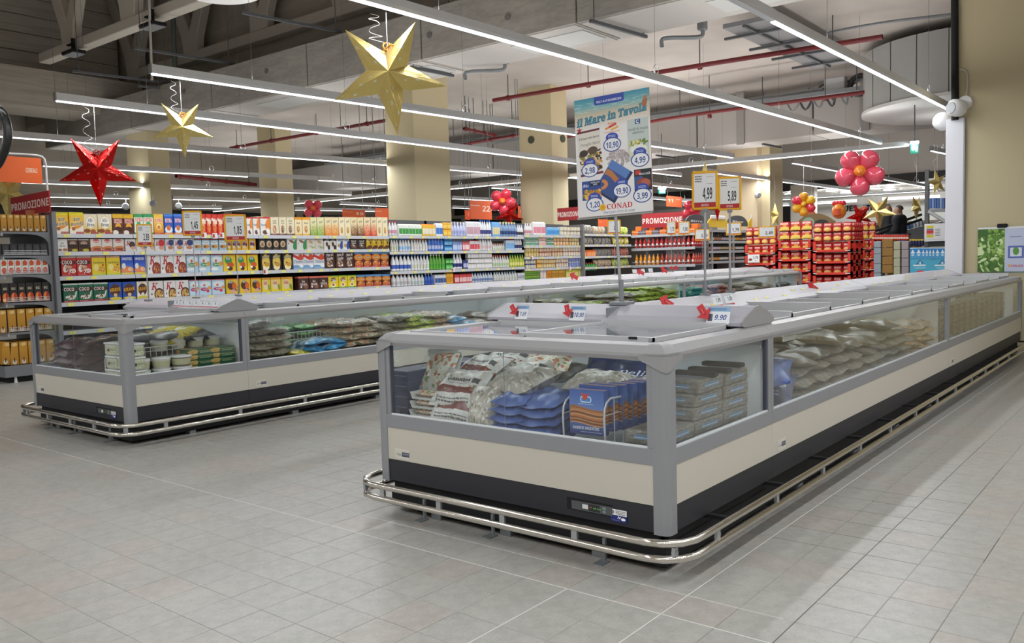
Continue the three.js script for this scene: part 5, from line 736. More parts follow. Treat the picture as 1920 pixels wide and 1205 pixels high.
milkRow(1, [[731, 746, 3, 447, 'b6', 'white milk bottle with green cap', bt('#ecebe8', '#4a9a6a', '#d6dac0')], [747, 768, 4, 447, 'b7', 'white milk bottle with bright blue cap', bt('#ecedf0', '#3f74d0', '#9cc4e8')], [769, 800, 6, 447.5, 'b8', 'white milk bottle with orange cap', bt('#ecebea', '#e88a4a', '#dcd8d6')], [801, 829, 5, 442, 'b9', 'tall light blue milk bottle', bt('#4f7fd8', '#dfe6f0', '#b8c4ea')], [830, 845, 2, 440, 'c7', 'blue milk carton stacked three high', ct('#2f86c8', '#8ac0e4'), 3], [846, 863, 4, 452, 'c8', 'pale blue milk carton', ct('#8aa8e0', '#c4d2f0')], [864, 877, 3, 452, 'c9', 'pale red milk carton', ct('#e0707a', '#f0d0d0')], [878, 896, 4, 450, 'c10', 'white carton with red foot', ct('#eceaec', '#d84a54', '#d84a54')], [897, 921, 5, 445, 'b10', 'white bottle with dark cap and red label', bt('#ecebee', '#b83a44', '#e0c8cc')], [922, 945, 6, 455, 'b11', 'small white bottle with salmon cap', bt('#e8e6e0', '#e08a6a', '#d6dcc0')], [946, 962, 4, 448, 'c11', 'light blue carton with red top', ct('#c9dcf0', '#7ab0e0', '#d8505a')], [963, 977, 3, 443, 'b12', 'white bottle with black cap', bt('#e6e6ea', '#2a2c3a', '#2f3a6a')]]);
milkRow(2, [[731, 767, 5, 477, 'b13', 'white milk bottle with blue cap and blue foot', bt('#ecedf0', '#3a66b8', '#3f62b8')], [767.5, 802, 6, 477, 'b14', 'white milk bottle with pale blue cap', bt('#ecedee', '#5a86c8', '#d4d8c8')], [803, 831, 5, 476, 'b15', 'white and green milk bottle', bt('#6fba4a', '#e6ece0', '#4fa83a')], [832, 845, 2, 484, 'c12', 'green milk carton stacked two high', ct('#3fa04a', '#8ad07a'), 2], [847, 864, 3, 476, 'b16', 'white milk bottle with navy label', bt('#ecedf2', '#e8e8ee', '#2a3474')], [865, 873, 3, 487, 'c13', 'small navy bottle carton', ct('#3a4486', '#c8ccea')], [874, 919, 9, 474, 'c14', 'white milk carton stacked three high', ct('#dcdadb', '#e9e7e8', '#cfd6ce'), 3], [921, 952, 7, 478, 'b17', 'white bottle with salmon cap and green print', bt('#e9e7e4', '#e0705a', '#b8d0a8')], [953, 981, 6, 477, 'b18', 'green and yellow juice bottle', bt('#b8c84a', '#4fa04a', '#e6e08a')]]);
milkRow(3, [[731, 767, 5, 512, 'b19', 'white milk bottle with crimson cap', bt('#ecebee', '#b8324a', '#c8c8ca')], [767.5, 792, 4, 513, 'b20', 'white milk bottle with teal cap', bt('#ecedee', '#3f9a8a', '#c8d8d6')], [793, 809, 3, 512, 'b21', 'white and blue bottle with red print', bt('#4a72d0', '#e8e4e4', '#3a5cc0')], [810, 831, 4, 514, 'c15', 'white carton with blue ring', ct('#e8eaf0', '#3a5a9a')], [832, 845, 2, 511, 'c16', 'amber milk carton', ct('#eeb22c', '#e0981c')], [847, 880, 7, 513, 'c17', 'red and white milk carton', ct('#d84a50', '#f0c8c8', '#c83a44')], [881, 921, 8, 511, 'b22', 'pale blue milk bottle', bt('#d8e0ec', '#8aa8d8', '#7a94c8')], [922, 966, 9, 509, 'b23', 'clear white bottle with light cap', bt('#dfe4e4', '#a8c0d4', '#d8d8d0')], [967, 980, 3, 511, 'c18', 'white and grey carton', ct('#e6e8ee', '#a8acb8')]]);
// ---- baby food section ----
{ const LB = [1.76, 1.545, 1.315, 1.08], bays = [[982, 1038, 'left'], [1038, 1088, 'right']]; for (const [a, b, n] of bays) bay(a, b, [...LB, .84], `grey shelf bay of the baby food section, ${n} one`, { top: 2.02, back: M.shelfBack });
  LM.splice(0, 4, ...LB);
  const jar = (b, l) => (h, w) => () => { const t = thing('food_jar', '', 'jar', V(0, 0, 0)); part('body', [lathe([[0, 0], [w * .42, 0], [w * .45, h * .08], [w * .45, h * .7], [w * .36, h * .82], [0, h * .82]], 10)], matC(b, { roughness: .3 }), t); part('lid', [new THREE.CylinderGeometry(w * .4, w * .4, h * .16, 10).translate(0, h * .9, 0)], matC(l), t); return t; };
  milkRow(0, [[983, 997, 3, 418, 'j1', 'white bottle with red print', bt('#e6e2e4', '#e8e4e6', '#d0909a')], [998, 1021, 5, 416, 'j2', 'white pack with pink band', ct('#efedee', '#e08a9a', '#f2f0f2')], [1024, 1046, 4, 426, 'j3', 'blue and white baby carton', ct('#7fbce8', '#3f94d8')], [1048, 1086, 6, 425, 'j4', 'white jar with dark picture, two high', jar('#dcd6c4', '#cfc4a8'), 2]]);
  milkRow(1, [[983, 1007, 5, 443, 'j5', 'green and white pack', ct('#cfdcd0', '#5a9a7a'), 2], [1008, 1021, 2, 442, 'j6', 'pink and white pack', ct('#ecdcd8', '#e0a89a'), 2], [1022, 1035, 3, 444, 'j7', 'teal baby carton', ct('#cfd8cc', '#3f8a6a'), 2], [1036, 1064, 5, 445, 'j8', 'orange labelled jar, two high', jar('#e6b480', '#e8dccb'), 2], [1065, 1084, 4, 445, 'j9', 'cream jar, two high', jar('#dcc48a', '#d8c8a0'), 2]]);
  milkRow(2, [[983, 1008, 5, 463, 'j10', 'yellow lidded jar, two high', jar('#e0c890', '#ecd45a'), 2], [1009, 1032, 5, 463, 'j11', 'pale red jar, two high', jar('#e4c8b0', '#d8705a'), 2], [1033, 1052, 4, 462, 'j12', 'orange lidded jar, two high', jar('#e2c8a8', '#e07a4a'), 2], [1053, 1086, 7, 462, 'j13', 'white labelled jar, two high', jar('#e4d8c8', '#d89a84'), 2]]);
  milkRow(3, [[983, 1002, 4, 486, 'j14', 'white jar with blue label, two high', jar('#e0dccc', '#3f54b0'), 2], [1003, 1011, 2, 484, 'j15', 'amber pack, two high', ct('#e0a040', '#f0c878'), 2], [1012, 1039, 6, 485, 'j16', 'cream and orange jar, two high', jar('#e4cfa0', '#e8a850'), 2], [1040, 1063, 5, 483, 'j17', 'pale pink jar, two high', jar('#e4d4c4', '#e0a890'), 2], [1064, 1086, 5, 480, 'j18', 'blue and white jar, two high', jar('#8a9ad0', '#dfe2ee'), 2]]);
  LM.splice(0, 4, .84, .84, .84, .84);
  milkRow(3, [[980, 1007, 6, 507, 'k1', 'low green baby pack, two high', ct('#9ac04a', '#4f8a2a'), 2], [1009, 1020, 2, 504, 'k2', 'lilac baby carton', ct('#cfc0d8', '#e8dcc8')], [1021, 1030, 2, 504, 'k3', 'amber biscuit box', ct('#e09a30', '#c87a20')], [1031, 1056, 4, 504, 'k4', 'golden biscuit box', ct('#d8a840', '#b8842c')], [1057, 1087, 5, 503, 'k5', 'lime biscuit box', ct('#c8c04a', '#e0d88a')]]);
}
for (const [x, y, r, n] of [[383, 441, 0, 'behind the 1,45 sign'], [403, 442, 0, 'right of the 1,45 sign'], [417, 441, 0, 'left of the 1,85 sign'], [498, 509, 2, 'on the third cereal shelf'], [850, 506, 2, 'on the third milk shelf'], [998, 483, 2, 'on the left jar shelf'], [1069, 503, 3, 'low on the right jar shelf']]) { const p = onX(x, y, XF + .03), t = thing('shelf_talker', `small white and red offer tag ${n}`, 'price tag', p, Math.PI / 2); part('tag_card', [bx(.075, .075, .002)], M.white, t); part('red_mark', [bx(.03, .05, .0015, -.018, 0, .0016)], M.red, t); part('clip', [bx(.02, .012, .02, 0, .03, -.01)], M.white, t); }
const zU = onX(1089, 440, XF).z; single('shelf_upright', [b2(XF - .5, XF + .06, 0, 2.0, zU - .06, zU)], M.shelf, 'tall grey upright panel right of the baby food section', 'shelving');
// ---- promotion end shelf at far left ----
{
  const zb = onX(104, 440, XF).z + .055, zf = zb + .62, x0 = XF - 1.1, x1 = XF + .0, t = thing('promotion_shelf', 'grey promotion end shelf with panettone boxes at the far left', 'shelving', V(0, 0, 0));
  part('back_panel', [b2(x0, x1, .1, 1.93, zb, zb + .03)], M.shelf, t); part('base', [b2(x0, x1 + .02, .07, .2, zb, zf - .02)], M.shelf, t); part('base_plinth', [b2(x0 + .05, x1 - .03, .0, .07, zb, zf - .08)], M.black, t);
  const lv = [1.735, 1.46, 1.24, .92, .58]; const pyB = [383, 436, 484, 575, 645];
  for (const y of lv) { part('shelf', [b2(x0, x1, y - .028, y - .004, zb + .03, zf - .1)], M.shelf, t); const s = new THREE.Shape(); s.moveTo(0, 0); s.lineTo(-.52, 0); s.lineTo(-.52, -.012); s.bezierCurveTo(-.2, -.03, -.14, -.02, -.06, -.07); s.bezierCurveTo(-.03, -.09, -.02, -.12, 0, -.14); s.closePath();
    part('shelf_bracket', [new THREE.ExtrudeGeometry(s, { depth: .012, bevelEnabled: false }).rotateY(Math.PI / 2).scale(1, 1, 1).translate(x1 - .006, y - .004, zb + .02)], M.shelf, t);
    part('shelf_edge', [b2(x0, x1, y - .05, y, zf - .1, zf - .085)], M.shelfEdge, t);
    if (y < 1.6) for (const dy of [.02, .035, .055, .012]) part('guard_wire', [rod(V(x1 - .004, y + dy, zb + .05), V(x1 - .004, y + dy, zf - .1), .003, 5)], M.wire, t); }
  part('levelling_foot', [new THREE.CylinderGeometry(.012, .02, .08, 8).translate(x1 - .02, .04, zf - .14)], M.white, t);
  const put = (n, y, w, h, d, cell, desc, lvl, z0, gap, rows, twist) => { for (let i = 0; i < n; i++) for (let r = 0; r < rows; r++) { const g = printBox(w, h, d, cer, cell).rotateY(Math.PI / 2).translate(0, h / 2, 0); const m = single('panettone_box', g, cerMat, `${desc}, ${NTH(i)} from the right${r ? ', inner file' : ''}, ${lvl} promotion shelf`, 'box', desc + 's'); m.position.set(x1 - .012 - d / 2 - r * (d + .03), y + .003, z0 + i * gap); if (twist && i === n - 1 && !r) { m.rotation.x = twist; m.position.y += .012; } } };
  put(8, lv[0], .062, .19, .2, C.pandoroSide, 'amber panettone box', 'top', zb + .07, .071, 2); put(7, lv[1], .075, .13, .2, C.blackBox, 'black gift box', 'second', zb + .08, .083, 2); put(7, lv[2], .07, .17, .2, C.fruitBox, 'white and red fruit carton', 'third', zb + .08, .074, 2); put(7, lv[3], .08, .22, .22, C.blackPan, 'black panettone box with orange picture', 'fourth', zb + .09, .088, 2);
  put(6, lv[4], .085, .26, .24, C.pandoroSide, 'tall amber panettone box', 'fifth', zb + .08, .1, 2); put(6, .205, .09, .26, .24, C.pandoroSide, 'large amber panettone box', 'lowest', zb + .08, .1, 2, -.12);
  for (const [y, l, h] of [[lv[4], 'fifth', .26], [.205, 'lowest', .26], [lv[3], 'fourth', .22]]) for (let i = 0; i < 4; i++) { const m = single('panettone_box', printBox(.16, h, .1, cer, l === 'fourth' ? C.blackPan : C.navyPan).translate(0, h / 2, 0), cerMat, `${l === 'fourth' ? 'black' : 'dark blue'} panettone box facing front, ${NTH(i)} from right, ${l} promotion shelf`, 'box', 'front panettone boxes'); m.position.set(x1 - .1 - i * .17, y + .003, zf - .06 - .08); }
  for (const [c, px, w, n] of [['#c9805a', 60, .1, 'copper'], ['#1f2030', 80, .16, 'dark']]) { const p = onX(px, 398, x1 - .25); single('carton', [rb(.12, .07, w, .004, p.x, lv[0] + .23, p.z, 1)], matC(c), `${n} carton lying on the amber panettone boxes`, 'box'); }
}
// ================= signs, stars, balloons =================
function hitPlane(px, py, P, th) { const n = V(Math.sin(th), 0, Math.cos(th)), d = ray(px, py), t = P.clone().sub(camera.position).dot(n) / d.dot(n); return d.multiplyScalar(t).add(camera.position); }
function plateAt(pxL, pxR, pyT, pyB, P, th) { const cx = (pxL + pxR) / 2, cy = (pyT + pyB) / 2; const a = hitPlane(pxL, cy, P, th), b = hitPlane(pxR, cy, P, th), t = hitPlane(cx, pyT, P, th), u = hitPlane(cx, pyB, P, th); return { c: hitPlane(cx, cy, P, th), w: a.distanceTo(b), h: t.y - u.y }; }
const cellText = (bg, txt, size, col, o = {}) => signs.add(X => { rect(X, 0, 0, 256, 256, bg); if (o.pre) o.pre(X); wrapText(X, txt, o.x || 128, o.y || 128, size, col, o); });
function plateThing(name, label, cat, q, th, cell, back, o = {}) {
  const t = thing(name, label, cat, q.c, th, o.group); if (o.rz) t.rotation.z = o.rz; const d = o.d || .012;
  part('board', [bx(q.w, q.h, d, 0, 0, -d / 2 - .001)], back, t); LATER.push(['printed_face', setCell(new THREE.BoxGeometry(q.w, q.h, .002), signs, cell, true), 'signs', t, o.face]); return t;
}
// poster on a pole
const posterTex = (() => { const c = document.createElement('canvas'); c.width = 1024; c.height = 1536; const X = c.getContext('2d'); rect(X, 0, 0, 1024, 1536, '#eceaea');
  const g = X.createLinearGradient(0, 0, 0, 420); g.addColorStop(0, '#3f94ae'); g.addColorStop(.3, '#7fb4b8'); g.addColorStop(.5, '#c9c0a8'); g.addColorStop(.8, '#e0d8cc'); g.addColorStop(1, '#eceaea'); rect(X, 0, 0, 1024, 420, g);
  speck(X, 0, ['#fff'], 1, 2); for (let k = 0; k < 60; k++) ell(X, rnd() * 1024, rr(60, 190), rr(20, 70), rr(2, 6), 'rgba(230,240,240,.35)', rr(-.2, .2));
  X.fillStyle = '#2f4aa8'; X.beginPath(); X.roundRect(280, -20, 410, 130, 30); X.fill(); wrapText(X, 'DALL\'1 AL 31 DICEMBRE 2016', 485, 70, 40, '#eef0f6', { sx: .62 });
  wrapText(X, 'il Mare in Tavola', 500, 270, 130, '#2f94ae', { style: 'italic bold', font: 'serif', stroke: '#24405c', sw: 10, sx: .86, rot: -.08 });
  ell(X, 960, 170, 34, 60, '#a86a48', .3); ell(X, 970, 110, 26, 24, '#b87a54'); // seahorse on the sand
  const star = (x, y, r, c2) => { X.fillStyle = c2; X.beginPath(); for (let k = 0; k < 10; k++) { const a = k * Math.PI / 5 - Math.PI / 2, q = k % 2 ? r * .4 : r; X.lineTo(x + Math.cos(a) * q, y + Math.sin(a) * q); } X.fill(); }; star(60, 400, 46, '#b83a34');
  // mushroom bag
  X.save(); X.translate(200, 700); X.rotate(-.06); rect(X, -160, -290, 320, 590, '#e4ded4'); rect(X, -160, -290, 320, 26, '#6a2630'); rect(X, -160, 270, 320, 30, '#7a2a32'); wrapText(X, 'Il Tesoro del Bosco', 0, -190, 38, '#3a3230', { font: 'serif', style: 'italic bold', sx: .8 }); wrapText(X, 'Funghi Misti', 10, -110, 46, '#5a5450', { font: 'serif', style: 'italic' });
  for (let k = 0; k < 130; k++) ell(X, rr(-140, 150), rr(-20, 230), rr(10, 34), rr(8, 24), pick(['#3a2a20', '#c98a3a', '#e8dcc0', '#8a5a30', '#d8b070', '#5a3a24', '#7a8a4a']), rnd() * 3); ell(X, -90, 0, 60, 44, '#3a3028'); ell(X, 40, -20, 70, 50, '#5a4636'); X.restore();
  // squid ring bag
  X.save(); X.translate(860, 620); rect(X, -140, -260, 280, 530, '#c4d0cc'); rect(X, -36, -250, 70, 60, '#2a4a84'); X.strokeStyle = '#e8eef4'; X.lineWidth = 10; X.beginPath(); X.arc(0, -220, 18, .5, 5.6); X.stroke(); wrapText(X, 'Anelli di totano\natlantico', 0, -130, 46, '#2f3a3a', { font: 'serif', style: 'italic', sx: .8 });
  ell(X, 0, 150, 130, 90, '#dcdcc0'); ell(X, 0, 120, 110, 60, '#eef0e6'); for (let k = 0; k < 20; k++) ell(X, rr(-100, 100), rr(20, 70), rr(14, 34), rr(8, 18), pick(['#6f8a3a', '#c9b83a', '#dfe6c8']), rnd() * 3); X.restore();
  // octopus
  for (let k = 0; k < 9; k++) { X.strokeStyle = pick(['#b0a6a6', '#a49a9c', '#bcb2b0']); X.lineWidth = 44; X.lineCap = 'round'; X.beginPath(); X.moveTo(580, 780); const a = k / 9 * 6.3; X.quadraticCurveTo(580 + Math.cos(a) * 130, 780 + Math.sin(a) * 60, 580 + Math.cos(a + .5) * 140, 830 + Math.sin(a + .5) * 100); X.stroke(); } ell(X, 580, 770, 90, 60, '#b4aaaa'); for (let k = 0; k < 60; k++) ell(X, 580 + rr(-130, 130), 810 + rr(-90, 110), 8, 7, '#d8d0cc');
  wrapText(X, 'Polpo', 510, 370, 40, '#d86a2c', { style: 'bold italic' }); for (const [x, y, c2] of [[470, 420, '#e89a3a'], [520, 400, '#d8402c'], [545, 440, '#eeb04a']]) { X.save(); X.translate(x, y); X.rotate(-.3); rect(X, -50, -14, 110, 26, c2); X.restore(); } rect(X, 410, 474, 210, 8, '#e88a3a');
  // blue prawn box
  X.save(); X.translate(500, 1090); X.rotate(.62); rect(X, -150, -210, 300, 420, '#3a5490'); rect(X, 150, -210, 40, 420, '#24345e'); rect(X, -150, 210, 340, 30, '#1c2a4e'); rect(X, -150, -210, 300, 110, '#5a82c4'); X.fillStyle = '#c07a48'; X.beginPath(); X.moveTo(-140, -80); X.bezierCurveTo(-60, -120, 60, -20, 140, -60); X.lineTo(140, 10); X.bezierCurveTo(40, 40, -60, -50, -140, 0); X.fill(); X.fillStyle = '#d88a54'; X.beginPath(); X.moveTo(-120, 60); X.bezierCurveTo(-20, 20, 20, 120, -60, 180); X.lineTo(-100, 170); X.bezierCurveTo(-40, 120, -60, 80, -120, 100); X.fill(); X.restore();
  // fried box
  rect(X, 70, 1070, 270, 250, '#2f4a94'); rect(X, 180, 1080, 150, 60, '#1c2240'); wrapText(X, 'PASTELLA DI\nMARE', 256, 1096, 26, '#e6e8f0', { sx: .8 }); wrapText(X, 'Blu', 120, 1130, 50, '#d8e0f0', { style: 'italic bold' }); for (let k = 0; k < 40; k++) ell(X, rr(90, 320), rr(1200, 1300), rr(16, 30), rr(12, 22), pick(['#e0a040', '#eebb60', '#c98430', '#6f8a3a']), rnd() * 3);
  // dark box right
  rect(X, 790, 1000, 230, 270, '#22262e'); rect(X, 806, 1012, 70, 56, '#c83a34'); wrapText(X, 'Baccalà', 930, 1060, 40, '#dfe2e6'); rect(X, 790, 1090, 110, 160, '#3a5a94'); ell(X, 915, 1180, 90, 66, '#9a4a34', .2); ell(X, 940, 1170, 60, 40, '#b8624a');
  const price = (x, y, s, tx) => { ell(X, x, y - 92, 84, 60, '#2f4ab0'); fine(X, x - 50, y - 120, 100, 3, '#dfe4f4', 16); ell(X, x, y, 122, 92, '#2f4a9a'); ell(X, x, y, 108, 80, '#eceef2'); wrapText(X, s, x, y + 4, 104, '#24408e', { sx: tx }); };
  price(190, 930, '2,98', .72); price(510, 640, '10,90', .66); price(876, 880, '4,99', .72); price(240, 1380, '1,20', .72); price(620, 1240, '19,90', .66); price(890, 1330, '3,99', .72);
  for (let k = 0; k < 8; k++) { const a = k / 8 * 6.3; ell(X, 350 + Math.cos(a) * 26, 1432 + Math.sin(a) * 26, 20, 20, '#f0b51e'); } ell(X, 350, 1432, 16, 16, '#d89a1a'); wrapText(X, 'CONAD', 580, 1430, 94, '#c8242c', { font: 'serif' }); wrapText(X, 'Persone oltre le cose', 570, 1500, 44, '#3a5a94', { style: 'italic', font: 'serif' });
  const t = new THREE.CanvasTexture(c); t.colorSpace = THREE.SRGBColorSpace; t.anisotropy = 8; return t; })();
{
  const base = V(-.8175, 1.0, -1.02), th = .08, q = plateAt(1079, 1219, 176, 403, V(-.82, 1.9, -1.0), th);
  const t = thing('poster_stand', 'seafood offer poster on a thin pole above the nearest freezer', 'poster', V(base.x, base.y, base.z));
  const c = q.c.clone().sub(base); const pl = new THREE.BoxGeometry(q.w, q.h, .004); const u = pl.attributes.uv, n = pl.attributes.normal; for (let k = 0; k < u.count; k++) if (n.getZ(k) < .5) u.setXY(k, .5, .3);
  pl.rotateZ(.035).rotateX(-.03).rotateY(th).translate(c.x, c.y, c.z); part('poster', [pl], MS({ map: posterTex, roughness: .45 }), t, 'printed fish offer poster with round blue price bubbles');
  part('frame_bar', [bx(q.w, .012, .012).rotateZ(.035).rotateY(th).translate(c.x, c.y - q.h / 2 - .004, c.z - .004)], M.steel, t);
  part('pole', [rod(V(0, -.03, 0), V(c.x * .9, c.y - q.h / 2, c.z - .012), .0085, 10)], M.steel, t); part('pole_sleeve', [rod(V(0, -.02, 0), V(c.x * .05, .13, 0), .013, 10)], M.zinc, t); part('pole_base', [rb(.11, .02, .09, .006, 0, .004, 0)], M.zinc, t);
}
// price signs
function priceCell(txt, o = {}) { return signs.add(X => { rect(X, 0, 0, 256, 256, '#eceef0'); if (o.land) { wrapText(X, txt, 165, 150, 110, '#16181c', { sx: .62 }); fine(X, 20, 40, 90, 1, '#777'); rect(X, 0, 236, 256, 20, '#c8282e'); } else { fine(X, 16, 20, 80, 3, '#4a4c50', 18); fine(X, 150, 26, 80, 1, '#777'); fine(X, 150, 76, 70, 1, '#777'); wrapText(X, txt, 160, 150, 116, '#16181c', { sx: .5 }); rect(X, 0, 216, 256, 40, '#b82a30'); wrapText(X, 'OFFERTA', 128, 238, 26, '#e8d0d0', { sx: .8 }); } }); }
function priceSign(txt, label, pxL, pxR, pyT, pyB, ridgeX, o = {}) {
  const P = onX((pxL + pxR) / 2, (pyT + pyB) / 2, ridgeX), th = Math.atan2(camera.position.x - P.x, camera.position.z - P.z) * .92, q = plateAt(pxL, pxR, pyT, pyB, P, th);
  const b = o.base ? onX(o.base[0], o.base[1], ridgeX) : V(P.x, 1, P.z); b.y = 1.0; const t = thing('price_sign', label, 'sign', b), c = q.c.clone().sub(b), R = (g) => g.rotateY(th).translate(c.x, c.y, c.z), f = Math.min(q.w, q.h) * .095, w = q.w, h = q.h;
  part('frame', [R(join([rb(w, f, .014, .005, 0, h / 2 - f / 2, 0), rb(w, f, .014, .005, 0, -h / 2 + f / 2, 0), rb(f, h, .014, .005, -w / 2 + f / 2, 0, 0), rb(f, h, .014, .005, w / 2 - f / 2, 0, 0)]))], M.yellow, t);
  part('backing', [R(bx(w - f, h - f, .006, 0, 0, -.003))], M.yellow, t);
  LATER.push(['price_card', R(setCell(new THREE.BoxGeometry(w - 1.8 * f, h - 1.8 * f, .003), signs, priceCell(txt, o), true).translate(0, 0, .003)), 'signs', t]);
  const r = o.r || .004; part('pole', [rod(V(0, -.01, 0), V(c.x, c.y - h / 2, c.z), r, 8)], M.steel, t); part('clip', [R(rb(w * .22, h * .1, .02, .004, 0, -h / 2 - h * .02, 0))], M.zinc, t);
  part('pole_base', [rb(.05, .016, .05, .004, 0, .004, 0)], M.zinc, t); if (o.sleeve) part('pole_sleeve', [rod(V(0, 0, 0), V(c.x * .1, .09, c.z * .1), r * 1.7, 8)], M.zinc, t); return t;
}
const RX = -.8175, LX = XL - WL / 2;
priceSign('4,99', 'tall yellow framed price sign reading 4,99, left of the tall pair', 1297, 1346, 321, 393, RX, { base: [1322, 554], r: .0075, sleeve: true });
priceSign('5,89', 'tall yellow framed price sign reading 5,89, right of the tall pair', 1346, 1390, 331, 394, RX, { base: [1369, 548], r: .0075, sleeve: true });
priceSign('2,89', 'small yellow framed price sign reading 2,89, leftmost before the cereals', 256, 286, 420, 462, LX);
priceSign('1,45', 'yellow framed price sign reading 1,45, highest and middle one before the cereals', 342, 379, 395, 442, LX);
priceSign('1,85', 'yellow framed price sign reading 1,85, largest and right one before the cereals', 420, 462, 402, 453, LX, { sleeve: true });
priceSign('2,9', 'yellow framed price sign half hidden behind the poster pole', 1139, 1164, 412, 439, LX, { land: 1 });
priceSign('1,75', 'small yellow framed price sign reading 1,75, left before the bottle stand', 1250, 1267, 415, 440, LX, { land: 1 });
priceSign('1,80', 'small yellow framed price sign reading 1,80, right before the bottle stand', 1272, 1293, 415, 440, LX, { land: 1 });
priceSign('2,90', 'yellow framed price sign crossed by the pole of the tall sign', 1303, 1331, 429, 451, LX, { land: 1 });
priceSign('1,79', 'yellow framed price sign reading 1,79 before the beer shelf', 1361, 1390, 417, 441, LX, { land: 1 });
priceSign('2,49', 'yellow framed price sign reading 2,49 before the red displays', 1422, 1454, 424, 446, LX, { land: 1 });
// offer cards and arrows on the freezer rails
const arrowG = (() => { const s = new THREE.Shape(); [[-.5, .2], [0, .2], [0, .48], [.5, 0], [0, -.48], [0, -.2], [-.5, -.2]].forEach(([a, b], k) => k ? s.lineTo(a, b) : s.moveTo(a, b)); return new THREE.ExtrudeGeometry(s, { depth: .03, bevelEnabled: false }).translate(0, 0, -.015); })();
function offerCard(p, th, w, h, txt, label, o = {}) {
  const t = thing('offer_card', label, 'price card', p, th); const tilt = o.tilt ?? -.3, S = (g) => g.rotateX(tilt);
  if (txt) { const c = signs.add(X => { rect(X, 0, 0, 256, 256, '#e4e8ee'); if (o.plain) { wrapText(X, txt, 150, 110, 120, '#222428', { sx: .55 }); rect(X, 0, 210, 256, 30, '#c03038'); fine(X, 14, 20, 180, 2, '#777', 16); } else { rect(X, 0, 0, 256, 70, '#8ab0d0'); fine(X, 30, 24, 190, 2, '#2f4a94', 18); rect(X, 16, 110, 50, 110, '#5a5a6a'); wrapText(X, txt, 150, 160, 110, '#24408e', { sx: .62, style: 'italic bold' }); } }); LATER.push(['card', S(setCell(new THREE.BoxGeometry(w, h, .003), signs, c, true)), 'signs', t]); part('card_holder', [S(bx(w, .006, .008, 0, -h / 2, 0))], M.white, t); }
  if (o.arrow) { const g = arrowG.clone().scale(o.arrow, o.arrow, .12).rotateZ(o.az ?? -.9); part('offer_arrow', [S(g.translate(txt ? -w * .62 : 0, h * .12, .012))], M.red, t); const tg = cellText('#c8282e', 'OFFERTA', 46, '#f2dcdc', { sx: .9 }); LATER.push(['arrow_lettering', S(setCell(new THREE.BoxGeometry(o.arrow * .5, o.arrow * .16, .002), signs, tg, true).translate(-o.arrow * .1, 0, 0).rotateZ(o.az ?? -.9).translate(txt ? -w * .62 : 0, h * .12, .0155)), 'signs', t]); }
  return t;
}
offerCard(onZ(979, 585, -.835), .0, .085, .075, '1.69', 'blue and white price card 1.69, left one with arrow on the near end rail', { arrow: .07 });
offerCard(onZ(1083, 587, -.835), .0, .095, .075, '10.90', 'blue and white price card 10.90, middle one with arrow on the near end rail', { arrow: .07, az: -1.2 });
offerCard(onZ(1347, 591, -.835), .0, .115, .08, '9.90', 'blue and white price card 9.90, right one with arrow on the near end rail', { arrow: .085 });
offerCard(onX(1247, 570, RX + .15), Math.PI / 2 - .3, .09, .07, '', 'red offer arrow alone on the long rail before the price cards', { arrow: .1, az: 2.6 });
offerCard(onX(1345, 564, RX + .15), Math.PI / 2 - .2, .09, .075, '1,99', 'left one of two white price cards on the long rail', { plain: 1 }); offerCard(onX(1367, 561, RX + .15), Math.PI / 2 - .2, .09, .075, '1,89', 'right one of two white price cards on the long rail', { plain: 1 });
offerCard(onX(1522, 541, RX + .08), Math.PI / 2 - .3, .09, .07, '', 'red offer arrow farther along the long right rail', { arrow: .12, az: 2.6 });
[[1075, 519, 'first'], [1200, 511, 'second'], [1244, 507, 'third'], [1259, 504, 'fourth'], [1267, 503, 'fifth']].forEach(([x, y, n]) => offerCard(onX(x, y, LX + .1), Math.PI / 2 - .4, .09, .07, '', `small red offer tag on the left island rail, ${n} from the left`, { arrow: n === 'fourth' || n === 'fifth' ? .09 : .14, az: 2.6 }));
for (let k = 0; k < 7; k++) { const p = onZ(331 + k * 12, 568 + k * .4, ZL - .79); offerCard(p, .15, .062, .062, '%', `${NTH(k)} white price card in the row on the left end rail`, { plain: 1 }); }
offerCard(onZ(243, 563, ZL - .9), .15, .07, .062, 'x', 'small reddish card at the left tip of the left end rail', { plain: 1 });
for (const [x, y] of [[1190, 509], [1205, 508], [1220, 507]]) offerCard(onX(x, y, LX + .1), Math.PI / 2 - .4, .08, .07, '2', `white card on the left island rail at the ${x === 1190 ? 'left of' : x === 1205 ? 'middle of' : 'right of'} a trio`, { plain: 1 });
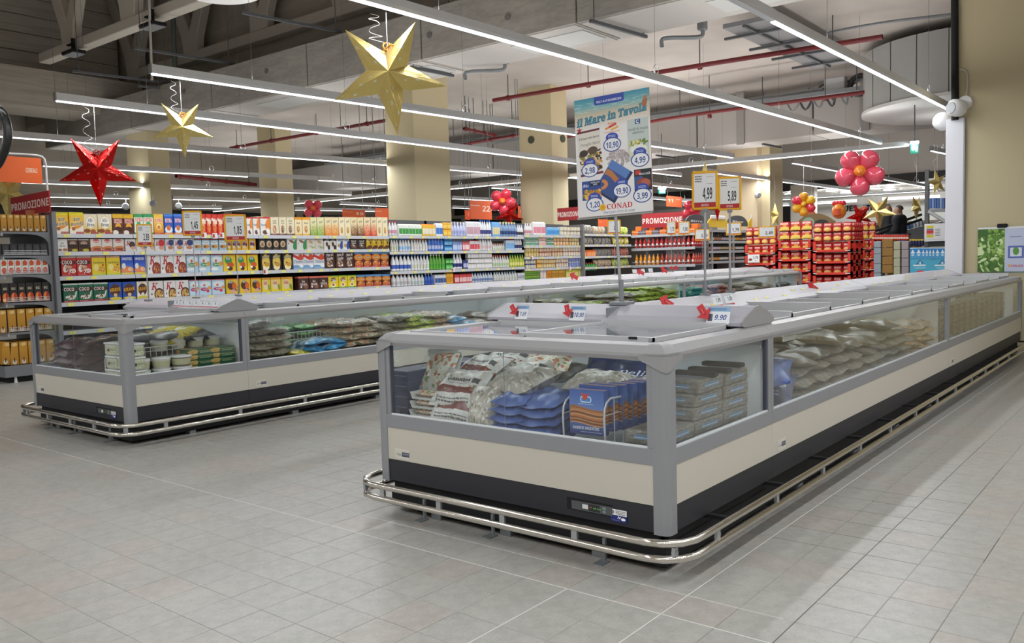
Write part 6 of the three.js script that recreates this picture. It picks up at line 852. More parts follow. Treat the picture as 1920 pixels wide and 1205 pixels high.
// hanging banners
const promo = cellText('#a3262c', 'PROMOZIONE', 132, '#e6dcd4', { sx: .285, y: 134 });
plateThing('promotion_banner', 'red banner with white capitals above the panettone shelf', 'sign', plateAt(19, 91, 364, 402, onX(55, 383, XF - .35), -.06), -.06, promo, M.red);
plateThing('promotion_banner', 'red banner with white capitals right behind the poster', 'sign', plateAt(1045, 1086, 389, 413, onX(1065, 400, XF + .05), 0), 0, promo, M.red);
plateThing('promotion_banner', 'red banner with white capitals above the juice bottles', 'sign', plateAt(1203, 1279, 399, 426, V(-8, 1.9, -15), 0), 0, promo, M.red);
const cereali = signs.add(X => { rect(X, 0, 0, 256, 256, '#ee6a2a'); wrapText(X, 'CEREALI', 218, 128, 62, '#f6dcc8', { sx: .17 }); });
{ const q = plateAt(-60, 80, 292, 341, V(-9.2, 2, 0), Math.PI / 2); const t = plateThing('aisle_sign', 'orange hanging aisle sign lettered for cereals, in a white tube frame', 'sign', q, Math.PI / 2, cereali, M.orange); const w = q.w / 2, h = q.h / 2;
  part('tube_frame', [tube([V(-w, h + .03, 0), V(0, h + .03, 0), V(w - .02, h + .03, 0), V(w + .03, h + .01, 0), V(w + .05, h - .06, 0), V(w + .05, 0, 0), V(w + .05, -h - .4, 0)], .012, 40, 8)], M.white, t); }
const orangeNo = (n, txt, o = {}) => signs.add(X => { rect(X, 0, 0, 256, 256, '#ee6630'); wrapText(X, n, o.l ? 70 : 190, 110, 110, '#f6dccc', { sx: o.sx || .8 }); if (txt) wrapText(X, txt, o.l ? 190 : 60, 70, 26, '#f4d0bc'); });
const oSign = (label, l, r, t, b, X, cell) => { const q = plateAt(l, r, t, b, V(X, 2, 0), Math.PI / 2); const s = plateThing('aisle_sign', label, 'sign', q, Math.PI / 2, cell, M.orange); for (const k of [-1, 1]) part('hanging_rod', [rod(V(k * q.w * .42, q.h / 2, -.01), V(k * q.w * .42, 5.3 - q.c.y, -.01), .008, 5)], M.zinc, s); return s; };
oSign('orange aisle sign numbered 19, left of the nearest beige column', 643, 685, 393, 410, -14, orangeNo('19', 'Biscotti')); oSign('plain orange aisle sign left of the nearest column', 704, 729, 390, 412, -12.5, orangeNo('', 'DETERSIVI'));
oSign('orange aisle sign numbered 22, right of the nearest beige column', 882, 922, 376, 411, -12.5, orangeNo('22', 'Bevande')); oSign('orange sign end numbered 7 left of sign 22', 872, 881, 394, 412, -13, orangeNo('7', '')); oSign('small orange aisle sign numbered 11, right of the poster', 1250, 1279, 368, 388, -10.5, orangeNo('11', 'Dolci', { l: 1 })); oSign('orange sign end numbered 8 beside the second column', 972, 977, 386, 408, -10.4, orangeNo('8', '')); oSign('small orange sign under the poster', 1122, 1140, 411, 430, -11, orangeNo('', 'PASTA'));
// folded paper stars
const foil = (base, star) => { const c = document.createElement('canvas'); c.width = c.height = 256; const X = c.getContext('2d'); rect(X, 0, 0, 256, 256, base); const st = (x, y, r) => { X.fillStyle = star; X.beginPath(); for (let k = 0; k < 10; k++) { const a = k * Math.PI / 5, q = k % 2 ? r * .42 : r; X.lineTo(x + Math.cos(a) * q, y + Math.sin(a) * q); } X.fill(); };
  for (const [x, y, r] of [[70, 60, 16], [170, 90, 13], [120, 130, 15], [90, 180, 10], [150, 190, 12], [130, 40, 9], [190, 40, 12]]) st(x, y, r); for (let k = 0; k < 22; k++) { ell(X, 10, 12 + k * 11, 3, 3, star); ell(X, 246, 12 + k * 11, 3, 3, star); } const t = new THREE.CanvasTexture(c); t.colorSpace = THREE.SRGBColorSpace; return t; };
const crease = noiseTex(128, (x, y) => { const v = 128 + 60 * (N1(x * 2, y * 2) - .5) + 30 * (N2(x * 2, y * 2) - .5); return [v, v, v]; });
const goldM = MS({ color: '#ffffff', map: foil('#f0d98a', '#fffbe6'), metalness: .9, roughness: .3, bumpMap: crease, bumpScale: .008 }), redM = MS({ color: '#ffffff', map: foil('#cf1f1c', '#ffb0a0'), metalness: .9, roughness: .22, bumpMap: crease, bumpScale: .008 });
function paperStar(cx, cy, D, Rpx, phase, matr, label, o = {}) {
  const p = onD(cx, cy, D), R = Rpx / FPX * D * 1.0, th = (o.th ?? Math.atan2(camera.position.x - p.x, camera.position.z - p.z)), t = thing('paper_star', label, 'star ornament', p, th), pos = [], uv = [], r = .37, d = .3;
  for (const s of [1, -1]) for (let k = 0; k < 5; k++) { const a = phase + k * Math.PI * .4, T = [Math.cos(a), Math.sin(a), 0]; for (const q of [-1, 1]) { const b = a + q * Math.PI / 5, I = [Math.cos(b) * r, Math.sin(b) * r, 0]; const tri = (q * s > 0) ? [[0, 0, s * d], T, I] : [[0, 0, s * d], I, T], tu = (q * s > 0) ? [[.5, 0], [.5, 1], [1, .3]] : [[.5, 0], [0, .3], [.5, 1]]; tri.forEach((v, i) => { pos.push(v[0] * R, v[1] * R, v[2] * R); uv.push(...tu[i]); }); } }
  const g = new THREE.BufferGeometry(); g.setAttribute('position', new THREE.Float32BufferAttribute(pos, 3)); g.setAttribute('uv', new THREE.Float32BufferAttribute(uv, 2)); g.computeVertexNormals(); part('star_body', [g], matr, t);
  if (o.up) { part('string', [rod(V(0, R * .3, 0), V(0, o.up - p.y, 0), .003, 5)], M.string, t); const pts = []; for (let k = 0; k <= 14; k++) { const f = k / 14; pts.push(V(-.02 - Math.abs(Math.sin(k * .75)) * .1 * R / .4, R * .5 + f * (o.up - p.y - R * .5), Math.sin(k * .75 + 1) * .05 * R / .4)); } part('curled_ribbon', [tube(pts, .0022, 80, 5)], M.string, t); part('knot', [new THREE.TorusKnotGeometry(.03 * R / .4, .007, 40, 6).translate(.01, R * .42, 0)], matr === goldM ? matC('#d8962e') : matC('#a82a22'), t); }
  return t;
}
paperStar(728, 140, 6.65, 112, 277 / 57.3, goldM, 'large gold paper star hanging from the longest tube lamp', { up: 3.2 });
paperStar(342, 240, 8.85, 56, 272 / 57.3, goldM, 'medium gold paper star hanging above the cereal aisle', { up: 3.2 });
paperStar(183, 318, 10.1, 70, 271 / 57.3, redM, 'shiny red paper star with light dots, hanging at the left', { up: 3.2 });
paperStar(14, 365, 11, 52, 269 / 57.3, goldM, 'gold paper star behind the red banner at the left edge', { up: 3.2 });
paperStar(1648, 396, 17, 33, 274 / 57.3, goldM, 'gold paper star in front of the far shop sign', { up: 3.2, th: -.1 });
paperStar(1612, 405, 18, 26, 260 / 57.3, redM, 'small red paper star above the red snack displays', { up: 3.2, th: .6 });
paperStar(1453, 404, 21, 24, 90 / 57.3, goldM, 'gold paper star before the dark doorway', { th: 1.5, up: 3.2 });
paperStar(1718, 388, 18, 25, 271 / 57.3, goldM, 'small gold paper star beside the steel rack post', { th: 1.4, up: 3.2 });
paperStar(1757, 342, 16, 26, 250 / 57.3, goldM, 'gold paper star half hidden by the corner guard', { th: 1.1, up: 3.2 });
paperStar(955, 402, 20, 30, 268 / 57.3, redM, 'dark red paper star below the balloon flower between columns', { up: 3.2, th: .9 });
paperStar(1345, 385, 20, 30, 270 / 57.3, redM, 'dark red paper star behind the two tall price signs', { th: 1.35, up: 3.2 });
paperStar(1322, 328, 14, 26, 90 / 57.3, goldM, 'gold paper star behind the top of the 4,99 sign', { up: 3.2, th: .8 });
// balloons
const balloonG = lathe([[0, -1.22], [.06, -1.2], [.05, -1.14], [.2, -1.0], [.52, -.66], [.82, -.2], [.93, .2], [.86, .56], [.62, .84], [.3, .97], [0, 1]], 20);
function balloonFlower(cx, cy, D, rpx, ringPx, col, core, label, n = 5, ph = -Math.PI / 2, up = 3.2) {
  const p = onD(cx, cy, D), s = rpx / FPX * D, R = ringPx / FPX * D, t = thing('balloon_flower', label, 'balloons', p, Math.atan2(camera.position.x - p.x, camera.position.z - p.z));
  for (let k = 0; k < n; k++) { const a = ph + k * Math.PI * 2 / n, c = Array.isArray(col) ? col[k % col.length] : col; part('balloon', [balloonG.clone().scale(s, s * 1.08, s).rotateZ(a - Math.PI / 2).translate(Math.cos(a) * R, Math.sin(a) * R, 0)], MP({ color: c, roughness: .22, clearcoat: .6, clearcoatRoughness: .1 }), t); }
  if (core) part('centre_balloon', [balloonG.clone().scale(s * .62, s * .62, s * .62).rotateX(-1.3).translate(0, 0, s * .7)], MP({ color: core, roughness: .25, clearcoat: .6 }), t); if (up) part('string', [rod(V(0, R + s * .6, 0), V(0, up - p.y, 0), .004, 5)], M.string, t); return t;
}
balloonFlower(1612, 322, 13, 19, 24, '#e4536a', '#ee8a1e', 'large pink balloon flower with orange centre, upper right');
balloonFlower(942, 378, 20, 11, 13.5, '#e03a50', '#f0802a', 'pink balloon flower above the milk shelf', 5, 1.1);
balloonFlower(587, 391, 22, 9, 9.5, '#e2485c', '#f07a3a', 'pink balloon flower above the cereal shelf', 4, .7);
balloonFlower(1507, 383, 19, 9, 13, ['#e8b02a', '#d8384a', '#ecc02e', '#e09a22', '#d83048'], '#e8b43a', 'yellow and red balloon bunch above the red displays', 6);
balloonFlower(1298, 395, 24, 10, 10, '#e03a50', '#d8384a', 'pink balloons behind the dark beer headers', 4, .5);
{ const p = onD(1573, 396, 19), t = thing('balloon_pot', 'round amber balloon pot with red top over the red displays', 'balloons', p), s = 13 / FPX * 19; part('amber_balloon', [new THREE.SphereGeometry(s, 20, 14).scale(1, 1.1, 1)], MP({ color: '#e8902a', roughness: .25, clearcoat: .5 }), t); part('inner_label', [new THREE.CylinderGeometry(s * .62, s * .62, s * .9, 16).translate(0, -.02, s * .5)], matC('#d85a34'), t); for (let k = 0; k < 4; k++) part('red_balloon', [new THREE.SphereGeometry(s * .36, 12, 10).translate((k - 1.5) * s * .42, s * 1.15, 0)], matC('#d8303a', { roughness: .3 }), t); part('string', [rod(V(0, s, 0), V(0, 3.2 - p.y, 0), .004, 5)], M.string, t); }
// emergency exit signs
const exitCell = signs.add(X => { rect(X, 0, 0, 256, 256, '#1f7a6a'); X.fillStyle = '#dff2ea'; X.beginPath(); X.moveTo(30, 128); X.lineTo(90, 70); X.lineTo(90, 110); X.lineTo(140, 110); X.lineTo(140, 146); X.lineTo(90, 146); X.lineTo(90, 186); X.fill(); rect(X, 165, 60, 60, 140, '#dff2ea'); ell(X, 190, 90, 12, 14, '#1f7a6a'); rect(X, 180, 106, 22, 60, '#1f7a6a'); });
function exitSign(l, r, t0, b, D, label) { const P = onD((l + r) / 2, (t0 + b) / 2, D), q = plateAt(l, r, t0, b, P, .3), t = plateThing('exit_sign', label, 'exit sign', q, .3, exitCell, matC('#1f6a5e')); part('light_strip', [rb(q.w * 1.15, .05, .1, .01, 0, q.h / 2 + .03, 0)], MS({ color: '#fff', emissive: new THREE.Color(.85, 1, .95), emissiveIntensity: 1.6 }), t); part('hanging_rod', [rod(V(0, q.h / 2, 0), V(0, 4.4 - q.c.y, 0), .012, 6)], M.strut, t);
  const L = new THREE.PointLight(new THREE.Color(.85, 1, .95), .4); L.name = 'exit_sign_lamp'; L.position.set(0, q.h / 2 - .02, .09); t.add(L); }
exitSign(1707, 1722, 270, 288, 16, 'green running man exit sign at the end of the long tube lamp'); exitSign(1235, 1248, 355, 363, 22, 'small far green exit sign right of the poster');
// black hoop at the left edge
{ const P = (x, y) => onD(x, y, 3.2); const t = thing('black_hoop', 'glossy thick black hoop cut by the left edge', 'hoop', P(-30, 255)); const o = P(-30, 255); part('hoop_tube', [tube([[-40, 198], [-14, 200], [4, 212], [13, 236], [14, 262], [6, 288], [-8, 312], [-40, 330]].map(([x, y]) => P(x, y).sub(o)), .0165, 60, 16)], matC('#101113', { roughness: .25 }), t); part('hoop_stem', [rod(P(-40, 198).sub(o), P(-60, -60).sub(o), .0165, 12)], matC('#101113', { roughness: .25 }), t); }
// shopping bags hung on the beige wall
{
  const a = onZ(1833, 468, -8.71), w = (onZ(1925, 468, -8.71).x - a.x), top = onZ(1880, 425, -8.71).y, bot = onZ(1880, 509, -8.71).y, h = top - bot; const t = thing('bag_bundle', 'bundle of printed carrier bags with green peas hung on the beige wall', 'bags', V(a.x + w / 2, bot, -8.72));
  const cell = signs.add(X => { rect(X, 0, 0, 256, 256, '#3f6a2a'); for (let k = 0; k < 60; k++) { const x = rr(60, 140), y = rr(0, 200), r = rr(8, 15); ell(X, x, y, r, r, pick(['#6f9a3a', '#8ab04a', '#587f2e'])); ell(X, x - 3, y - 4, r * .4, r * .3, '#b4d07a'); } for (let k = 0; k < 90; k++) ell(X, rr(0, 130), rr(60, 250), rr(6, 20), rr(4, 12), pick(['#8fb862', '#b8d48a', '#5f8a3a', '#d4e4ae', '#4a7430']), rnd() * 3); rect(X, 142, 0, 114, 256, '#c4cde6'); rect(X, 168, 56, 60, 6, '#8a96c4'); rect(X, 160, 110, 80, 70, '#5a6ab8'); rect(X, 170, 120, 60, 50, '#dfe4f4'); ell(X, 200, 140, 16, 22, '#5f9a4a'); wrapText(X, 'CONAD', 200, 222, 20, '#c8242c', { font: 'serif' }); ell(X, 166, 220, 6, 6, '#f0b51e'); rect(X, 0, 0, 256, 12, '#e4e6ea'); });
  for (let k = 0; k < 4; k++) part('carrier_bag', [rb(w * (1 - .02 * k), h * (1 - .015 * k), .006, .003, .01 * k, h / 2 - .012 * k, -.016 - .004 * k)], matC(['#5f8a4a', '#c4cde6', '#8aa86a', '#dfe2ea'][k]), t); LATER.push(['printed_face', setCell(new THREE.BoxGeometry(w, h, .003), signs, cell, true).translate(0, h / 2, 0), 'signs', t]);
  part('hook', [rb(.11, .05, .05, .015, .0, h + .012, -.01)], M.black, t);
}
// ================= snacks, juices, beer, red displays, mall =================
// snack section continuing the aisle
{
  const z0 = onX(1091, 450, XF).z, z1 = onX(1183, 450, XF).z, lv = [1.8, 1.56, 1.3, 1.06], py = [443, 462, 481, 502];
  bay(0, 0, [...lv, .8], 'grey shelf bay of the snack section behind the poster', { z0, z1, top: 2.0, back: M.shelfBack });
  const put = (k, a, b, n, cell, desc, hh, sw = 1) => { const za = onX(a, 450, XF).z, zb = onX(b, 450, XF).z, w = (za - zb) / n; for (let i = 0; i < n; i++) bag(cell, XF - .07 - rr(0, .03), lv[k] + hh / 2 + .004, za - (i + .5) * w, w * .96, hh, .09, Math.PI / 2, `${desc}, ${NTH(i)} from left, ${rowName[k]} snack shelf`, { rx: 1.35 + rr(-.08, .06), name: 'snack_bag', group: desc + 's' }); };
  put(0, 1092, 1115, 4, B.pale, 'white and green snack bag', .2); put(0, 1116, 1138, 4, B.veg2, 'cream snack bag', .17); put(0, 1164, 1182, 3, B.lime, 'yellow snack bag', .18); put(1, 1092, 1115, 4, B.pale, 'white potato bag', .19); put(1, 1117, 1150, 5, B.grey, 'silver snack bag', .18); put(1, 1152, 1182, 4, B.yellow, 'golden crisps bag', .18);
  put(2, 1116, 1150, 5, B.grey, 'grey crisps bag', .17); put(2, 1152, 1182, 4, B.berry, 'orange crisps bag', .18); put(3, 1118, 1150, 5, B.veg2, 'mixed snack bag', .17); put(3, 1152, 1182, 4, B.lime, 'yellow corn snack bag', .17);
  LM[0] = lv[2] - .02; milkRow(0, [[1093, 1114, 5, 468, 's1', 'orange snack tube', ct('#e87a3a', '#f0a068', '#d8642c')]]); LM[0] = lv[3] - .08; milkRow(0, [[1093, 1117, 6, 492, 's2', 'green bottle with red neck', bt('#4aa04a', '#d8382c', '#3a8a3c')]]);
}
// stand with juice bottles
{
  const Z = -15, l = onZ(1184, 470, Z).x, r = onZ(1262, 470, Z).x, rs = onZ(1282, 470, Z).x + .28, lv = [1.78, 1.46, 1.06], t = thing('bottle_stand', 'grey promotion stand with two rows of juice bottles', 'shelving', V(0, 0, 0));
  part('back_panel', [b2(l, rs, .1, 2.0, Z - .72, Z - .68)], M.shelf, t); part('base', [b2(l, rs, 0, .2, Z - .7, Z)], M.shelf, t); for (const y of lv) { part('shelf', [b2(l, rs, y - .03, y - .003, Z - .68, Z - .02)], M.shelf, t); part('shelf_edge', [b2(l, rs, y - .06, y, Z - .02, Z)], M.shelfEdge, t); part('guard_wire', [rod(V(l, y + .06, Z - .01), V(rs, y + .06, Z - .01), .004, 5), rod(V(rs, y + .06, Z - .01), V(rs, y + .06, Z - .66), .004, 5)], M.wire, t); }
  const jp = (h, r2) => [[0, 0], [r2, 0], [r2, h * .5], [r2 * .8, h * .62], [r2 * .42, h * .78], [r2 * .38, h * .92], [0, h * .92]];
  const jb = (c, cap) => { const t2 = thing('juice_bottle', '', 'bottle', V(0, 0, 0)); part('body', [lathe(jp(.27, .038), 10)], MP({ color: c, roughness: .15, clearcoat: .6 }), t2); part('cap', [new THREE.CylinderGeometry(.017, .017, .026, 8).translate(0, .26, 0)], matC(cap), t2); part('label_disc', [new THREE.CylinderGeometry(.024, .024, .002, 12).rotateX(Math.PI / 2).translate(0, .08, .039)], matC('#e8e2dc'), t2); return t2; };
  const n = 14, w = (rs - l - .06) / n;
  for (const [k, y] of [[0, lv[1]], [1, lv[2]]]) for (let i = 0; i < n; i++) for (let q = 0; q < (i === n - 1 ? 5 : 1); q++) { const c = k === 0 ? '#b8242a' : i < 6 ? '#e8921e' : '#b8402a'; const kind = k === 0 ? 'red' : i < 6 ? 'orange' : 'amber red'; place('jb' + kind, () => jb(c, '#2a2c30'), V(l + .05 + (i + .5) * w, y + .004, Z - .06 - q * .12), `${kind} juice bottle, ${q ? NTH(q) + ' behind the corner one' : NTH(i) + ' from left'}, ${k ? 'lower' : 'upper'} row of the bottle stand`, `juice bottles on the ${k ? 'lower' : 'upper'} row`); }
  for (let i = 0; i < 9; i++) for (const s of [0, 1]) { const m = single('snack_carton', [rb((rs - l) / 9 - .02, .1, .16, .01)], matC(i % 2 ? '#6a6470' : '#ee7a2c'), `${i % 2 ? 'grey' : 'orange'} carton, ${NTH(i)} from left, ${s ? 'upper' : 'lower'} layer on the bottle stand`, 'box', 'cartons on the bottle stand'); m.position.set(l + (i + .5) * (rs - l) / 9, lv[0] + .052 + s * .104, Z - .1 - s * .16); }
}
// beer gondola
{
  const X = -7.75, z0 = onX(1285, 450, X).z, z1 = onX(1402, 450, X).z, lv = [1.62, 1.36, 1.1, .85], t = thing('beer_shelf', 'grey beer shelf run with arched dark headers', 'shelving', V(X, 0, 0)); const zm = [z0, z0 + (z1 - z0) * .4, z0 + (z1 - z0) * .75, z1];
  part('back_panel', [b2(-.5, -.46, .1, 1.9, z0, z1)], M.cavity, t); part('base', [b2(-.5, .05, 0, .16, z0, z1)], M.shelf, t); for (const z of zm) part('post', [b2(-.5, .01, 0, 1.9, z - .02, z + .02)], M.shelfEdge, t); for (const y of [1.88, ...lv.slice(1)]) { part('shelf', [b2(-.46, -.01, y - .03, y - .004, z1, z0)], M.shelf, t); part('shelf_edge', [b2(-.01, .012, y - .06, y, z1, z0)], M.shelfEdge, t); }
  const be = (c, l, cap) => () => { const t2 = thing('beer_bottle', '', 'bottle', V(0, 0, 0)); part('body', [lathe([[0, 0], [.03, 0], [.03, .12], [.014, .17], [.013, .2], [0, .2]], 8)], matC(c, { roughness: .2 }), t2); part('label_band', [new THREE.CylinderGeometry(.031, .031, .06, 8, 1, true).translate(0, .06, 0)], matC(l), t2); return t2; };
  const kinds = [['#231d16', '#cfc0c8', 'dark brown'], ['#1c241c', '#c8b48a', 'dark green'], ['#33241a', '#e0a040', 'amber labelled'], ['#1e2022', '#d8d8d4', 'black'], ['#2a2018', '#b8846a', 'copper labelled']];
  for (const [k, y] of [[0, 1.62], [1, 1.36], [2, 1.1]]) { if (!k) continue; const n = 44; for (let i = 0; i < n; i++) { const q = kinds[(Math.floor(i / 6) + k * 2) % 5]; place('beer' + q[2], be(q[0], q[1]), V(X - .06, (k === 1 ? 1.36 : 1.1) + .002, z0 + (z1 - z0) * (i + .5) / n), `${q[2]} beer bottle, ${NTH(i)} from left, ${k === 1 ? 'middle' : 'lower'} beer shelf`, 'beer bottles'); } }
  for (let i = 0; i < 30; i++) { const q = kinds[(Math.floor(i / 4) + 1) % 5]; place('beer' + q[2], be(q[0], q[1]), V(X - .06, 1.6, z0 + (z1 - z0) * (.1 + .9 * (i + .5) / 30)), `${q[2]} beer bottle, ${NTH(i)} from left, top beer shelf`, 'beer bottles'); }
  part('shelf', [b2(-.46, -.01, 1.57, 1.598, z1, z0)], M.shelf, t); part('shelf_edge', [b2(-.01, .012, 1.54, 1.6, z1, z0)], M.shelfEdge, t);
  const arch = (pl, pr, pt, pb, mat, label, cell) => { const q = plateAt(pl, pr, pt, pb, V(X, 2, 0), Math.PI / 2), g = thing('shelf_header', label, 'sign', q.c, Math.PI / 2), s = new THREE.Shape(), w = q.w / 2, h = q.h / 2; s.moveTo(-w, -h); s.lineTo(w, -h); s.lineTo(w, -h * .2); s.quadraticCurveTo(w * .75, h, 0, h); s.quadraticCurveTo(-w * .75, h, -w, -h * .2); s.closePath(); part('header_board', [new THREE.ExtrudeGeometry(s, { depth: .03, bevelEnabled: false })], mat, g); if (cell !== undefined) LATER.push(['header_lettering', setCell(new THREE.BoxGeometry(q.w * .55, q.h * .55, .002), signs, cell, true).translate(0, -.02, .032), 'signs', g]); };
  const birre = cellText('#4a4a4e', 'Birre', 110, '#e9e9ec', { style: 'bold' });
  arch(1284, 1324, 402, 424, matC('#4a4a4e'), 'dark arched shelf header lettered for beer, left one', birre); arch(1326, 1363, 406, 426, matC('#e2bc2a'), 'yellow shelf header between the two dark beer headers'); arch(1363, 1400, 404, 424, matC('#4a4a4e'), 'dark arched shelf header lettered for beer, right one', birre); arch(1402, 1436, 406, 428, matC('#e4bd2c'), 'yellow shelf header right of the dark beer headers');
  for (const [l, r] of [[1326, 1363], [1402, 1436]]) { const q = plateAt(l, r, 404, 411, V(X, 2, 0), Math.PI / 2); single('header_cap', [rb(q.w * .7, q.h, .05, .02).rotateY(Math.PI / 2).translate(q.c.x + .02, q.c.y, q.c.z)], M.white, `white foam cap on the ${l < 1400 ? 'middle' : 'right'} yellow shelf header`, 'sign'); }
}
// red snack displays: cardboard trays in stacks with red bags
const redBag = cer.add(X => { rect(X, 0, 0, 256, 256, '#b3222a'); ell(X, 128, 190, 96, 60, '#e2b050'); ell(X, 110, 176, 60, 36, '#f0cc80'); rect(X, 40, 40, 176, 46, '#e4b8a8'); wrapText(X, 'GRISBÌ', 128, 64, 40, '#9a1a24'); rect(X, 0, 0, 256, 14, '#8a1820'); });
const redBag2 = cer.add(X => { rect(X, 0, 0, 256, 256, '#c02a2e'); rect(X, 30, 30, 190, 50, '#e8c4b4'); wrapText(X, 'SNACK', 128, 56, 40, '#a01a24'); X.fillStyle = '#ecd060'; X.beginPath(); X.moveTo(20, 250); X.lineTo(60, 150); X.lineTo(236, 150); X.lineTo(236, 250); X.fill(); ell(X, 150, 120, 50, 30, '#d8942c'); });
{
  const zF = -15, redM2 = matC('#e23c2e', { roughness: .6 });
  function display(l, r, pTop, n, tiers, cell, where, z = zF, side = 0) {
    const x0 = onZ(l, 470, z).x, x1 = onZ(r, 470, z).x, yt = onZ((l + r) / 2, pTop, z).y, w = x1 - x0, th = .235, dep = .78, t = thing('snack_display', `red cardboard display, ${where}`, 'display', V(x0 + w / 2, 0, z)); const y0 = yt - tiers * th; part('pallet', [b2(-w / 2, w / 2, 0, .14, -dep, 0)], matC('#a88a5c'), t);
    const tt = Math.floor((yt - .14) / th); for (let k = 0; k < tt; k++) { const y = yt - (k + 1) * th; part('tray', [b2(-w / 2, w / 2, y, y + .06, -.012, 0), b2(-w / 2, -w / 2 + .07, y, y + th - .008, -.012, 0), b2(w / 2 - .07, w / 2, y, y + th - .008, -.012, 0), b2(-w / 2, w / 2, y, y + .012, -dep, 0), b2(-w / 2, -w / 2 + .012, y, y + th - .008, -dep, 0), b2(w / 2 - .012, w / 2, y, y + .075, -dep, 0), b2(w / 2 - .012, w / 2, y + th - .055, y + th - .008, -dep, 0), b2(w / 2 - .012, w / 2, y, y + th - .008, -.14, 0), b2(w / 2 - .012, w / 2, y, y + th - .008, -.46, -.32), b2(w / 2 - .012, w / 2, y, y + th - .008, -dep, -dep + .14), b2(-w / 2, w / 2, y, y + th - .008, -dep, -dep + .012)], redM2, t); part('price_flag', [b2(-w / 2 + .02, -w / 2 + .1, y + .03, y + .045, 0, .002), b2(w / 2 - .12, w / 2 - .02, y + .03, y + .045, 0, .002)], M.white, t); }
    const g = setBag(w / n * .98, .19, cell); let c = 0; const vis = Math.min(tt, 5);
    for (let k = -2; k < vis; k++) for (let i = 0; i < n; i++) { const m = single('snack_bag', g, cerMat, `red snack bag, ${NTH(i)} from left, ${k < 0 ? (k === -2 ? 'topmost loose row' : 'second loose row') : NTH(k) + ' tray from top'}, ${where}`, 'snack bag', `red snack bags, ${where}`); const y = k < 0 ? yt + .004 + (-k - 1) * .185 : yt - (k + 1) * th + .014; m.position.set(x0 + (i + .5) * w / n, y + .1, z - .075 - (k < 0 ? .02 : .03)); m.rotation.set(k < 0 ? -.12 : 0, 0, 0); }
    if (side) for (let k = -2; k < 0; k++) for (let i = 0; i < 5; i++) { const m = single('snack_bag', g, cerMat, `side-on red snack bag, ${NTH(i)} back, ${k === -2 ? 'top' : 'second'} row, right display`, 'snack bag', `side snack bags, ${where}`); m.position.set(x1 - .07, yt + .105 + (-k - 1) * .185, z - .2 - i * .125); m.rotation.y = .25; }
    return yt;
  }
  function setBag(w, h, cell) { const nu = 8, nv = 8, pos = [], uv = [], ix = []; for (const s of [1, -1]) for (let j = 0; j <= nv; j++) for (let i = 0; i <= nu; i++) { const u = i / nu * 2 - 1, v = j / nv * 2 - 1, pr = Math.sqrt(Math.max(0, 1 - u ** 4)) * Math.pow(Math.max(0, 1 - Math.max(0, v) ** 2 - .25 * Math.max(0, -v) ** 4), .7); pos.push(u * w / 2 * (1 - .1 * v), v * h / 2, s * .055 * pr); uv.push(s > 0 ? i / nu : 1 - i / nu, j / nv); } const N = (nu + 1) * (nv + 1); for (let s = 0; s < 2; s++) for (let j = 0; j < nv; j++) for (let i = 0; i < nu; i++) { const a = s * N + j * (nu + 1) + i, b = a + 1, c = a + nu + 1, d = c + 1; s ? ix.push(a, c, b, b, c, d) : ix.push(a, b, c, b, d, c); } const g = new THREE.BufferGeometry(); g.setAttribute('position', new THREE.Float32BufferAttribute(pos, 3)); g.setAttribute('uv', new THREE.Float32BufferAttribute(uv, 2)); g.setIndex(ix); g.computeVertexNormals(); const [u0, v0, s] = cer.uv(cell), U = g.attributes.uv; for (let k = 0; k < U.count; k++) U.setXY(k, u0 + U.getX(k) * s, v0 + U.getY(k) * s); return g; }
  display(1396, 1455, 458, 4, 3, redBag, 'left of the red displays', -15.2); display(1458, 1521, 449, 3, 3, redBag2, 'middle of the red displays', -15.1); display(1523, 1596, 452, 4, 4, redBag, 'right of the red displays', -15.05, 1);
  // narrow rear stack seen at the side
  display(1615, 1640, 448, 2, 4, redBag2, 'narrow red display behind the right one', -16.6);
  { const q = plateAt(1402, 1424, 477, 492, V(0, 1, -15.18), 0), cell = signs.add(X => { rect(X, 0, 0, 256, 256, '#eceeee'); ell(X, 60, 160, 40, 40, '#8a3a3a'); wrapText(X, '1,70', 170, 100, 100, '#222', { sx: .6 }); rect(X, 150, 190, 50, 14, '#e08a3a'); }); plateThing('price_card', 'white price card reading 1,70 on the left red display', 'price card', q, 0, cell, M.white, { d: .006 }); }
}
